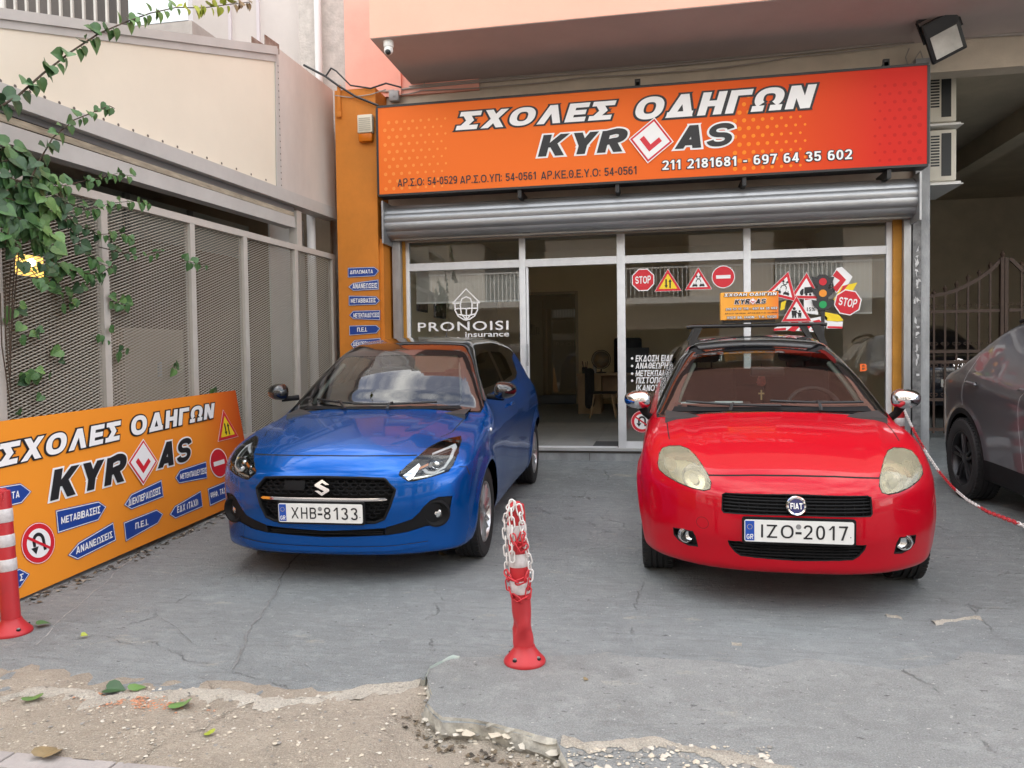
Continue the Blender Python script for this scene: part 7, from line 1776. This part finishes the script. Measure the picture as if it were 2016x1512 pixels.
for x0_, x1_, zb_, lab in ((xs['l2']+.03, xs['a0']-.02, gzz(900, 591), 'pale roller blind drawn a little way down the left shop window'), (xs['c1']+.28, xs['r0']-.10, gzz(1650, 614), 'pale roller blind drawn a third down the right shop window')):
    t = thing('roller_blind', lab, 'blind', ((x0_+x1_)/2, YG+.14, zt0)); mb = MB(); mb.box(x0_, x1_, YG+.14, YG+.142, zb_, zt0+.02); mb.build('cloth', M_blind, t); mb = MB(); mb.tube([(x0_, YG+.14, zt0+.05), (x1_, YG+.14, zt0+.05)], .03, 10); mb.build('roller', M_white, t); mb = MB(); mb.box(x0_, x1_, YG+.133, YG+.149, zb_-.02, zb_); mb.build('bottom_bar', M_white, t)
q = W.hit(1240, 856); mb = MB(); mb.box(xs['b0']-.30, xs['b1']-.03, D+.12, D+.62, ZFLOOR+.001, ZFLOOR+.012); tag(mb.build('door_mat', mat('mat grey', (.08, .08, .085), .95)), 'dark grey door mat inside the open doorway', 'mat')

# ================================================================== RED CAR: RACK, ROOF SIGN, ORNAMENT
RM = car_matrix(*RED_M)
def on_car(o): o.matrix_world = RM @ o.matrix_world; return o
t = thing('roof_rack', 'black two bar roof rack clamped on the red car', 'roof rack')
for y in (2.02, 2.62):
    mb = MB(); mb.tube([(-.50, y, 1.508), (-.47, y, 1.514), (.47, y, 1.514), (.50, y, 1.508)], .014, 8); mb.build('bar', M_dark, t, smooth=1)
    for sd in (-1, 1):
        mb = MB(); xr = .45
        zr_ = float(RED.top(y)-RED.crown(y)*xr*xr)
        vs = [Vector((sd*.39, y-.025, 1.506)), Vector((sd*.45, y-.025, 1.506)), Vector((sd*.50, y-.035, zr_-.02)), Vector((sd*.45, y-.035, zr_+.0))]
        vs += [v+Vector((0, .055, 0)) for v in vs]; mb.add(vs, [(0, 1, 2, 3), (7, 6, 5, 4), (0, 4, 5, 1), (1, 5, 6, 2), (2, 6, 7, 3), (3, 7, 4, 0)]); mb.build('foot', M_dark, t)
on_car(t)
t = thing('roof_sign', 'small orange lettered driving school sign on the roof rack of the red car', 'sign')
ys = 2.0
def lp(px, py):          # picture point on the sign's own upright plane, in car space
    R = RM.inverted(); o = R @ Vector(CAMP); d = (R.to_3x3() @ Vector(ray(px, py))); k = (ys-o.y)/d.y; return o+d*k
c0, c1 = lp(1419, 631), lp(1533, 573)
RP = Plane((0, ys, 0), (1, 0, 0), (0, 0, 1))
def lr(bl, tr): a, b = lp(*bl), lp(*tr); return (a.x, a.z, b.x, b.z)
mb = MB(); mb.box(c0.x, c1.x, ys+.001, ys+.13, c0.z, c1.z, bev=.006); mb.build('panel', [gradient_print('roof sign print', [(0, (.86, .40, .07)), (.75, (.86, .38, .06)), (1, (.80, .22, .05))], c0.x, c1.x)], t)
mb = MB(); mb.box(c0.x+.02, c1.x-.02, ys+.02, ys+.11, 1.535, c0.z-.001); mb.build('base', M_dark, t)
mb = MB(); sign_text(mb, 'ΣΧΟΛΗ ΟΔΗΓΩΝ', RP, lr((1426, 584), (1529, 575)), .002, 1, t=.25, shear=.1, outline=(.10, 0)); sign_text(mb, 'KYR', RP, lr((1446, 599), (1477, 589)), .002, 0, t=.28, shear=.2, outline=(.09, 1)); sign_text(mb, 'AS', RP, lr((1487, 598), (1508, 588)), .002, 0, t=.28, shear=.2, outline=(.09, 1))
sign_text(mb, '210 57 17 715 - 697 64 35 602', RP, lr((1429, 611), (1530, 604)), .002, 1, t=.2, outline=(.10, 0)); sign_text(mb, 'ΑΡ.Σ.Ο: 54-0529  ΑΡ.ΚΕ.Θ.Ε.Υ.Ο: 54-0530', RP, lr((1427, 619), (1531, 614)), .002, 0, t=.2); sign_text(mb, 'ΧΙΟΥ 66, ΙΛΙΟΝ - Τ.Κ. 13121', RP, lr((1431, 628), (1528, 621)), .002, 1, t=.2, outline=(.10, 0)); mb.build('lettering', PRINT, t)
q = [lp(1474, 593), lp(1482, 586), lp(1490, 593), lp(1482, 600)]
mb = MB(); l_diamond(mb, RP, [(v.x, v.z) for v in q], .008); mb.build('learner_emblem', PRINT, t)
on_car(t)
t = thing('hanging_ornament', 'red teardrop ornament with a small gold cross hanging inside the red car windscreen', 'ornament')
_y = ys; ys = 1.62; c = lp(1499, 716); ys = _y; x, y, z = c.x, c.y, c.z
mb = MB(); mb.tube([(x, y, z), (x, y, z-.05)], .0025, 5); mb.tube([(x, y, z-.155), (x, y, z-.185)], .0025, 5); mb.build('cord', M_dark, t)
mb = MB(); prof = [(.002, 0), (.014, -.025), (.026, -.055), (.032, -.085), (.024, -.105), (.001, -.112)]
mb.lathe(prof, 16, Matrix.Translation((x, y, z-.048)) @ Matrix.Diagonal((1, .4, 1, 1))); mb.build('teardrop', mat('red brick bead', (.42, .07, .06), .5, var=.6, vscale=60), t, smooth=9)
mb = MB(); mb.box(x-.005, x+.005, y-.004, y+.004, z-.255, z-.185); mb.box(x-.020, x+.020, y-.0045, y+.0045, z-.215, z-.205); mb.build('cross', mat('pale gold', (.62, .50, .25), .35, .3), t)
on_car(t)
t = thing('paper_slip', 'pale paper slips lying on the red car dashboard behind the windscreen', 'paper')
mb = MB(); z = .972
P_, _ = ray_surface(RED, [(-.50, 1.02), (-.22, 1.02)], 'F', off=-.05)
mb.box(-.52, -.27, 1.25, 1.36, 1.0, 1.004, M=Matrix.Rotation(.03, 4, 'Z')); mb.box(-.40, -.22, 1.24, 1.34, 1.005, 1.008, M=Matrix.Rotation(-.05, 4, 'Z')); mb.build('sheet', mat('pale paper', (.62, .70, .70), .7), t)
mb = MB(); mb.box(-.58, -.1, 1.22, 1.42, .90, .998); mb.build('ledge', M_dash, t); on_car(t)

# ================================================================== BOLLARDS AND CHAINS
M_bred = mat('red plastic', (.50, .020, .026), .45, var=.25, vscale=6, col2=(.40, .022, .028)); M_band_ = mat('reflective band', (.66, .62, .62), .3, var=.25, vscale=40)
def bollard(label, base, top, crumple=0.0, r=.043, H=None):
    base = Vector(base); ax = Vector(top)-base; H = ax.length; ax.normalize()
    t = thing('bollard', label, 'bollard', base, 'red and white flexible bollards')
    ex = Vector((1, 0, 0)); ex = (ex-ax*ex.dot(ax)).normalized(); ey = ax.cross(ex)
    M = Matrix(((ex.x, ey.x, ax.x, base.x), (ex.y, ey.y, ax.y, base.y), (ex.z, ey.z, ax.z, base.z), (0, 0, 0, 1)))
    mb = MB(); n = 28; prof = []
    for k in range(29):
        h = .05+(H-.09)*k/28; prof.append((r*(1-.06*k/28), h))
    prof += [(r*.93, H-.04), (r*.88, H-.012), (r*.55, H-.008), (r*.5, H), (.001, H)]
    vs = []; fs = []
    for i, (rr, h) in enumerate(prof):
        for k in range(n):
            a = 2*pi*k/n; cr = crumple*np.exp(-((h-.135)/.05)**2); q = rr*(1+cr*(.38*sin(2*a+h*22)+.22*sin(3*a-h*40)))-cr*.005
            vs.append(M @ Vector((q*cos(a)+cr*.010*sin(h*40), q*sin(a), h)))
    for i in range(len(prof)-1):
        for k in range(n): fs.append((i*n+k, i*n+(k+1) % n, (i+1)*n+(k+1) % n, (i+1)*n+k))
    mb.add(vs, fs); mb.build('post', M_bred, t, smooth=.7)
    Mb = Matrix.Translation(base); mb = MB(); mb.lathe([(.0, .012), (.090, .0), (.092, .006), (.088, .016), (.074, .030), (.058, .050), (.047, .066), (.045, .075), (.0, .075)], 36, Mb); mb.build('base', M_bred, t, smooth=.7)
    mb = MB()
    for k in range(4):
        a = pi/4+pi/2*k+.35; mb.sphere(base+Vector((.072*cos(a), .072*sin(a), .028)), .012, 10, 0, (1, 1, .6)); mb.lathe([(.0, .012), (.007, .012), (.008, .0)], 6, Matrix.Translation(base+Vector((.072*cos(a), .072*sin(a), .026))), 1)
    mb.build('bolt', [M_hole, M_steel], t)
    for f0, f1 in ((.845, .935), (.665, .745), (.47, .565)) if False else ((.77, .862), (.602, .685), (.435, .517)):
        mb = MB(); mb.lathe([(r*(1-.06*f0)+.0006, H*f0), (r*(1-.06*f0)+.0022, H*f0+.002), (r*(1-.06*f1)+.0022, H*f1-.002), (r*(1-.06*f1)+.0006, H*f1)], 28, M); mb.build('reflective_band', M_band_, t, smooth=.7)
    return t, M, H
def chain_links(mb, pts, mi_fn, pitch=.034, wr=.0032, hl=.024, hw=.0125):
    """interlocked oval links along a path"""
    P = [Vector(p) for p in pts]; L = [0.0]
    for a, b in zip(P[:-1], P[1:]): L.append(L[-1]+(b-a).length)
    n = int(L[-1]/pitch)
    def at(s):
        for i in range(len(L)-1):
            if s <= L[i+1] or i == len(L)-2: t = (s-L[i])/max(1e-9, L[i+1]-L[i]); return P[i].lerp(P[i+1], t), (P[i+1]-P[i]).normalized()
    for k in range(n):
        c, d = at(pitch*(k+.5)); u = d.cross(Vector((0, 1, 0)) if abs(d.y) < .9 else Vector((1, 0, 0))).normalized(); v = d.cross(u)
        if k % 2: u, v = v, u
        u2 = (u+v*.25).normalized(); ring = []
        for j in range(12):
            a = 2*pi*j/12; q = (hl-hw)*(1 if cos(a) > 0 else -1); ring.append(c+d*(q+hw*cos(a))+u2*(hw*sin(a)))
        w = len(ring); vs = []; fs = []; nr = d.cross(u2)
        for j in range(w):
            t_ = (ring[(j+1) % w]-ring[j-1]).normalized(); e = t_.cross(nr).normalized()
            for m in range(5): a = 2*pi*m/5; vs.append(ring[j]+(e*cos(a)+nr*sin(a))*wr)
        for j in range(w):
            for m in range(5): fs.append((j*5+m, j*5+(m+1) % 5, ((j+1) % w)*5+(m+1) % 5, ((j+1) % w)*5+m))
        mb.add(vs, fs, mi_fn(k))
M_cw = mat('white plastic chain', (.72, .70, .68), .4); M_cr = mat('red plastic chain', (.52, .02, .03), .4)
b = at_z(1033, 1303, .011); tp = at_y(1014, 988, float(b[1])); _, MC, HC = bollard('red and white bollard wrapped in plastic chain, dented above its base, on the concrete patch', b, tp, .65)
bc = b
def wrap(px, r=.054):
    out = []
    for x, y in px:
        q = at_y(750+x/2.69, 950+y/2.69, float(bc[1])); ax = MC.inverted() @ Vector(q); dx = max(-r*.98, min(r*.98, ax.x)); qq = MC @ Vector((dx, -sqrt(max(r*r-dx*dx, 0)), ax.z)); out.append(qq)
    return out
mb = MB()
wseg = [(705, 88), (700, 130), (705, 200), (704, 300), (706, 400), (707, 440)]
chain_links(mb, wrap(wseg, .050), lambda k: 0, .037, .0038, .0255, .0120)
lseg = [(715, 95), (690, 120), (655, 210), (645, 300), (636, 370), (645, 430), (665, 480), (678, 540), (700, 580), (745, 608), (785, 590), (794, 480), (786, 400), (768, 300), (752, 180), (738, 110), (715, 92)]
chain_links(mb, wrap(lseg, .051), lambda k: 1 if 9 <= k <= 15 else 0, .037, .0038, .0255, .0120)
chain_links(mb, wrap([(668, 460), (690, 485), (738, 508), (775, 498), (790, 450)], .062), lambda k: 1, .037, .0038, .0255, .0120)
chain_links(mb, wrap([(712, 262), (722, 300), (745, 345), (768, 330), (760, 262), (735, 330)], .060), lambda k: 1, .037, .0038, .0255, .0120)
for lab_ in (0,): pass
cn = mb.build('plastic_chain', [M_cw, M_cr], smooth=9); tag(cn, 'white and red plastic chain hung round the middle bollard', 'chain', 'plastic chains')
b = on_ground(24, 1246); tp = at_y(2, 962, float(b[1])); bollard('red and white bollard cut by the left edge in front of the orange board', b, tp, .0)
mb = MB(); T = Vector(tp)+Vector((0, -.02, .0)); chain_links(mb, [T+Vector((-.045, 0, -.01)), T+Vector((-.01, -.03, .018)), T+Vector((.03, -.03, .012)), T+Vector((.055, -.03, -.02)), T+Vector((.06, -.03, -.06))], lambda k: 1, .026, .0026, .019, .010)
tag(mb.build('plastic_chain', [M_cw, M_cr], smooth=9), 'short red plastic chain end on the top of the left bollard', 'chain', 'plastic chains')
br = at_y(1771, 870, 7.3); br[2] = gz(7.3); bollard('red and white bollard almost hidden behind the red car mirror', br, (br[0], br[1], br[2]+.78))
bq_ = (2.05, 3.0, 0.0); bollard('red and white bollard near the street end of the hanging chain', bq_, (2.05, 3.0, .76))
kp = [(br[0]+.03, 7.3, br[2]+.76)]
for (x, y, dd) in ((1800, 850, 6.75), (1825, 893, 6.3), (1850, 930, 5.9), (1876, 960, 5.55), (1905, 985, 5.2), (1945, 1008, 4.85), (2016, 1035, 4.45)): q = at_y(x, y, dd); kp.append(tuple(q))
kp += [(2.0, 3.8, .50), (2.05, 3.05, .74)]
mb = MB(); chain_links(mb, kp, lambda k: 0 if (k//17) % 2 == 0 else 1, .028, .0030, .0205, .0115)
tag(mb.build('plastic_chain', [M_cw, M_cr], smooth=9), 'red and white plastic chain sagging between the red car and the grey car', 'chain', 'plastic chains')

# ================================================================== CLIMBING PLANT, FALLEN LEAVES, GRIT
def leaf_mat(name, c, c2):
    m = mat(name, c, .5, var=.4, vscale=14, col2=c2); return m
LM = [leaf_mat('leaf deep green', (.038, .098, .034), (.024, .062, .025)), leaf_mat('leaf green', (.070, .165, .045), (.045, .11, .036)), leaf_mat('leaf pale green', (.13, .25, .065), (.08, .17, .05)), leaf_mat('leaf yellow green', (.36, .38, .04), (.22, .30, .03)), leaf_mat('leaf orange', (.26, .19, .09), (.17, .13, .07))]
HEART = [(0, 0), (.24, -.12), (.50, -.03), (.60, .22), (.51, .50), (.25, .76), (0, 1.0), (-.25, .76), (-.51, .50), (-.60, .22), (-.50, -.03), (-.24, -.12)]
def leaf(mb, pos, d, nrm, size, mi, fold=.25):
    d = Vector(d).normalized(); nrm = Vector(nrm); s = d.cross(nrm).normalized(); nrm = s.cross(d)
    mid = [(0, 0), (0, .34), (0, .70), (0, 1.02)]; vs = []
    def pt(x, y): return Vector(pos)+d*(y*size)+s*(x*size)+nrm*(size*(fold*abs(x)-.22*y*y))
    ring = [pt(x, y) for x, y in HEART]; c = [pt(0, .25), pt(0, .62)]
    vs = ring+c; fs = [(0, 1, 2, 12), (2, 3, 12), (3, 4, 13, 12), (4, 5, 13), (5, 6, 13), (0, 12, 10, 11), (10, 12, 9), (9, 12, 13, 8), (8, 13, 7), (7, 13, 6)]
    mb.add(vs, fs, mi)
VP = lambda n: Plane(FPL.at(0, 0, n), FPL.eu, FPL.ev)
rng = random.Random(11)
vine = thing('climbing_plant', 'climbing plant with heart shaped green leaves spilling over the left end of the mesh fence', 'plant', FPL.at(-4.6, .5, .2))
stems = MB(); lv = MB()
camv = Vector((cos(fa), -sin(fa), 0))
def spray(px, n, gap, size, shades, droop=.7, both=True, r=.004, taper=True):
    pts = [VP(n+.10*i/len(px)).hit(*p) for i, p in enumerate(px)]; d = []
    for a, b in zip(pts[:-1], pts[1:]):
        for k in range(4): d.append(Vector(a+(b-a)*k/4))
    d.append(Vector(pts[-1])); stems.tube(d, [r*(1-.6*i/len(d)) for i in range(len(d))], 6)
    L = 0.0; acc = 0.0; tot = sum((d[i+1]-d[i]).length for i in range(len(d)-1)); side = 1
    for i in range(len(d)-1):
        seg = d[i+1]-d[i]; acc += seg.length; L += seg.length
        while acc > gap:
            acc -= gap; side = -side if both else side; s = L/tot; t = seg.normalized()
            perp = t.cross(camv).normalized()*side
            dr = (perp*rng.uniform(.3, .9)+Vector((0, 0, -droop))*rng.uniform(.6, 1.3)+t*rng.uniform(-.1, .4)+camv*rng.uniform(-.2, .4))
            nn = camv*rng.uniform(.5, 1.2)+Vector((0, 0, rng.uniform(.1, .8)))+perp*rng.uniform(-.5, .5)
            k = min(len(shades)-1, int(s*len(shades)+rng.uniform(-.35, .35))); k = max(0, k)
            leaf(lv, d[i]+seg*rng.random()+perp*.012, dr, nn, size*rng.uniform(.65, 1.15)*(1-.30*s*taper), shades[k])
def zz(L): return [(a/2.88, b/2.88) for a, b in L]
spray(zz([(-60, 640), (0, 605), (100, 545), (240, 420), (400, 295), (560, 190), (700, 130), (850, 75), (1000, 42), (1150, 45), (1300, 25), (1430, 10)]), .45, .045, .088, [0, 1, 1, 1, 2, 2, 3, 3, 4], r=.0075)
spray(zz([(150, 1080), (180, 1000), (230, 900), (300, 780), (420, 680), (520, 640), (620, 600), (650, 615)]), .35, .040, .075, [0, 0, 1, 1, 1], r=.006)
for k in range(7): spray(zz([(-80+rng.uniform(-20, 40), 860+60*k), (60+rng.uniform(-30, 30), 850+70*k+rng.uniform(-30, 30)), (190+rng.uniform(-30, 60), 930+72*k), (280+rng.uniform(-40, 90), 1010+66*k)]), .22+.05*(k % 3), .024, .085, [0, 1, 0, 1, 2], r=.004, taper=False)
spray(zz([(170, 1030), (330, 1060), (460, 1030), (560, 1010), (660, 985), (770, 1000)]), .30, .036, .075, [0, 1, 1, 1]); spray(zz([(250, 1080), (380, 1150), (500, 1190), (640, 1150), (760, 1140), (850, 1150)]), .28, .036, .078, [0, 1, 1, 1]); spray(zz([(300, 1150), (420, 1260), (560, 1330), (700, 1320), (780, 1370)]), .26, .034, .08, [0, 0, 1, 1])
spray(zz([(330, 1200), (420, 1320), (470, 1420), (560, 1490), (640, 1520)]), .24, .032, .08, [0, 0, 1]); spray(zz([(200, 1150), (180, 1260), (230, 1370), (300, 1440), (290, 1540)]), .24, .030, .08, [0, 1, 0]); spray(zz([(560, 1400), (680, 1430), (820, 1450), (930, 1420)]), .2, .05, .07, [0, 1]); spray(zz([(1020, 1470), (1090, 1490), (1170, 1500)]), .15, .03, .075, [1, 1]); spray(zz([(80, 1080), (110, 1200), (60, 1300), (100, 1420)]), .25, .032, .08, [0, 0, 1]); spray(zz([(-60, 1100), (20, 1180), (60, 1260), (30, 1380)]), .28, .030, .085, [0, 0, 1])
spray(zz([(330, 1500), (430, 1540), (560, 1560), (640, 1500)]), .22, .03, .085, [1, 1, 0]); spray(zz([(-20, 1300), (80, 1420), (200, 1560), (290, 1640)]), .25, .034, .08, [0, 1])
for x, y, k in ((66, 649, 5), (139, 590, 8), (243, 590, 8), (243, 687, 3), (128, 698, 3), (70, 736, 8), (344, 722, 4), (410, 767, 3), (57, 788, 2), (205, 656, 3), (30, 610, 4), (165, 560, 4), (100, 535, 8)):
    c = Vector(VP(.05).hit(x, y))
    for _ in range(k): leaf(lv, c+Vector((rng.uniform(-.02, .02), rng.uniform(-.10, .10), rng.uniform(-.06, .06))), (rng.uniform(-.2, .2), rng.uniform(-1, 1), rng.uniform(-1, .1)), camv+Vector((rng.uniform(-.3, .3), rng.uniform(-.4, .4), rng.uniform(0, .6))), rng.uniform(.045, .08), rng.choice([0, 1, 1, 2]))
for k in range(5):
    y0 = 1300+90*k; spray_px = [(120-30*k, y0), (90-20*k, y0+300), (60, y0+650)]
    d = [Vector(VP(.06).hit(*p)) for p in zz(spray_px)]; stems.tube(d, .004, 5)
stems.build('stem', mat('vine stem', (.075, .048, .030), .8, var=.4, vscale=20), vine, smooth=1); lv.build('foliage', LM, vine)

for i, (px, py, s, mi, rot, lab) in enumerate(((210, 1362, .075, 0, .3, 'dark green heart shaped fallen leaf on the sandy edge'), (262, 1365, .065, 2, 1.3, 'pale green fallen leaf next to the dark one on the sandy edge'), (64, 1387, .065, 2, 2.2, 'light green fallen leaf at the far left of the sandy strip'), (354, 1399, .075, 2, 1.9, 'bright green fallen leaf lying flat in the middle of the sand'), (82, 1490, .085, 4, 1.5, 'long dry brown leaf on the paving stones'), (160, 1257, .03, 3, .5, 'tiny yellow leaf on the grey concrete close to the left bollard'), (75, 1236, .06, 1, 1.0, 'small green leaf beside the base of the left bollard'), (415, 1448, .035, 3, 2.5, 'tiny yellow leaf low on the sandy strip'), (870, 1098, .06, 4, 1.2, 'small brown leaf on the concrete in front of the blue car'), (1150, 1345, .02, 4, .4, 'brown speck of leaf on the concrete patch right of the middle bollard'))):
    q = on_ground(px, py); z = (dirt_h(q[0], q[1])+.010 if q[1] < 2.75 and q[0] < -1.1 and q[1] > 2.27 else .016 if q[1] > 2.27 else .0)
    mb = MB(); leaf(mb, (q[0], q[1], z+gz(q[1])), (cos(rot), sin(rot)*.9, .05), (.15*(i % 3-1), -.25, 1), s, mi, .3); tag(mb.build('fallen_leaf', LM), lab, 'leaf', 'fallen leaves')
# old joint, scratch marks and stains on the forecourt
def ground_line(px, w0, name, m, wob=.004, lift=.004):
    pts = [on_ground(*p)[:2] for p in px]; d = []
    for a, b in zip(pts[:-1], pts[1:]):
        n = max(2, int(np.linalg.norm(b-a)/.03))
        for k in range(n): q = a+(b-a)*k/n; d.append((q[0]+wob*nz(q[1]*2, 1.0), q[1]+wob*.4*nz(q[0]*3)))
    mb = MB(); v = []
    for i in range(len(d)):
        a = np.array(d[max(i-1, 0)]); b = np.array(d[min(i+1, len(d)-1)]); t = (b-a)/np.linalg.norm(b-a); q = np.array((-t[1], t[0]))*w0*(.35+.65*abs(nz(d[i][1]*5, d[i][0]*3))/1.2)/2
        for s in (1, -1): x, y = np.array(d[i])+q*s; v.append((x, y, gz(y)+lift))
    mb.add(v, [(2*i, 2*i+1, 2*i+3, 2*i+2) for i in range(len(d)-1)]); o = mb.build(name, m); o['kind'] = 'structure'; return o
M_crk = mat('open joint dirt', (.12, .12, .115), .95, var=.5, vscale=14, col2=(.21, .22, .225)); M_scr = mat('pale scratch', (.52, .51, .48), .95, var=.5, vscale=25, col2=(.33, .34, .345))
ground_line([(592, 1085), (560, 1130), (525, 1195), (490, 1250), (468, 1290), (455, 1325)], .012, 'ground_crack', M_crk, .010)
ground_line([(70, 1270), (130, 1215), (190, 1160), (250, 1110), (300, 1072), (338, 1045)], .0045, 'ground_scratch', M_scr, .010)
ground_line([(318, 1218), (350, 1236), (380, 1270)], .003, 'ground_crack', M_crk, .006)


# pale crushed concrete along the torn edge of the paint, greenish old paint on the broken lip
def band(px, w0, w1, name, m, lift, z0=None):
    pts = ragged(gpx(px), .02, .012); mb = MB(); v = []
    for x, y in pts:
        a = w0*(.3+.7*abs(nz(x*3, 1.0))/1.3); b_ = w1*(.3+.7*abs(nz(x*4.3, 5.0))/1.3)
        for k, yy in enumerate((y+a, y+a*.3, y-b_*.4, y-b_)): v.append((x, yy, (z0 if z0 is not None else max(dirt_h(x, yy), 0 if yy > y-.01 else -1))+lift+(.0 if k in (0, 3) else .004+.003*nz(x*9, k))-(.004 if k in (0, 3) else 0)))
    n = len(pts); mb.add(v, [(4*i+k, 4*i+k+1, 4*i+5+k, 4*i+4+k) for i in range(n-1) for k in range(3)]); o = mb.build(name, m, smooth=1.2); o['kind'] = 'structure'
M_crush = painted_concrete('crushed concrete', (.55, .51, .44), (.66, .63, .56), (.42, .37, .30), (.8, .78, .74), 3.3, 1.0, 0.0)
band([(-150, 1372), (0, 1370), (90, 1356), (200, 1374), (350, 1363), (430, 1368), (530, 1378), (620, 1380), (700, 1356), (770, 1348), (828, 1340)], .035, .10, 'crushed_edge', M_crush, .004)
band([(842, 1340), (850, 1322), (880, 1308), (905, 1300)], .020, .020, 'paint_stain', mat('old green paint', (.36, .44, .40), .9, var=.5, vscale=22, col2=(.40, .40, .37)), .014)
band([(1108, 1462), (1150, 1478), (1210, 1470), (1290, 1462), (1370, 1478), (1440, 1492), (1500, 1510), (1570, 1530)], .030, .060, 'crushed_edge', M_crush, .005, .012)
band([(1840, 1228), (1880, 1222), (1930, 1218)], .03, .03, 'crushed_edge', M_crush, .004, 0.0); band([(1745, 1214), (1765, 1216), (1775, 1218)], .02, .02, 'crushed_edge', M_crush, .004, 0.0); band([(1440, 1268), (1460, 1270)], .02, .02, 'crushed_edge', M_crush, .004, 0.0)
# litter gathered along the foot of the board
mb = MB()
for _ in range(260):
    u = rng.uniform(-3.6, -.3); p_ = BP.at(u, 0, .02+abs(rng.gauss(0, .05))); p_[2] = gz(p_[1])+.006
    leaf(mb, p_, (rng.uniform(-1, 1), rng.uniform(-1, 1), 0), (rng.uniform(-.4, .4), rng.uniform(-.4, .4), 1), rng.uniform(.008, .034), rng.choice([0, 1, 1, 2]), .2)
for _ in range(70):
    x = rng.uniform(-1.0, -.35); y = 2.80-.32*(x+1.0)/.65+rng.gauss(-.05, .03); leaf(mb, (x, y, dirt_h(x, y)+.006), (rng.uniform(-1, 1), rng.uniform(-1, 1), 0), (rng.uniform(-.5, .5), rng.uniform(-.5, .5), 1), rng.uniform(.006, .026), rng.choice([0, 0, 1]), .3)
o = mb.build('leaf_litter', [mat('dead leaf', (.13, .10, .065), .9), mat('dark litter', (.06, .05, .04), .95), mat('pale litter', (.30, .27, .22), .95)]); o['kind'] = 'stuff'
# grit and crumbs lying on the sandy strip and along the broken edge
mb = MB()
def stone(x, y, z, s, mi):
    n = 6; vs = [Vector((x+s*rng.uniform(.6, 1)*cos(2*pi*k/n), y+s*rng.uniform(.6, 1)*sin(2*pi*k/n), z+rng.uniform(-.2, .2)*s)) for k in range(n)]; up = Vector((x+rng.uniform(-.3, .3)*s, y+rng.uniform(-.3, .3)*s, z+s*rng.uniform(.25, .5)))
    mb.add(vs+[up], [(k, (k+1) % n, n) for k in range(n)], mi)
for _ in range(2600):
    x = rng.uniform(-3.0, .2); y = rng.uniform(2.27, 2.80)
    if x > -.95 and y > 2.6: continue
    s = .0025+.010*rng.random()**5; stone(x, y, dirt_h(x, y)+.001, s, rng.choice([0, 0, 1, 2]))
q0 = at_z(270, 1384, 0)
for _ in range(700):
    x = rng.gauss(q0[0], .12); y = rng.gauss(q0[1], .030); stone(x, y, dirt_h(x, y)+.001, .002+.007*rng.random()**3, 3)
for x, y in ragged(front, .02, .02):
    for _ in range(3 if x > -1.2 else 2): s = .003+.014*rng.random()**3; xx, yy = x+rng.gauss(0, .02), y-abs(rng.gauss(.012, .03)); stone(xx, yy, dirt_h(xx, yy)+.001, s, rng.choice([0, 1, 2]))
for _ in range(260):
    q_ = at_z(rng.uniform(1115, 1520), rng.uniform(1470, 1530), .012); stone(q_[0], q_[1], .014, .004+.018*rng.random()**3, rng.choice([0, 1, 2]))
for x, y in fr_[::2]:
    if y > 2.9 or x > 1.2: continue
    for _ in range(3):
        s_ = .008+.030*rng.random()**2.2; xx, yy = x+rng.gauss(0, .015), y+rng.gauss(-.012, .016); stone(xx, yy, max(dirt_h(xx, yy), -.05)+rng.uniform(0, .035), s_, rng.choice([0, 1, 1, 2]))
o = mb.build('gravel', [mat('grit beige', (.52, .46, .37), .95), mat('grit pale', (.54, .50, .43), .95), mat('grit grey', (.24, .23, .21), .95), mat('brick crumbs', (.50, .24, .14), .95)]); o['kind'] = 'stuff'
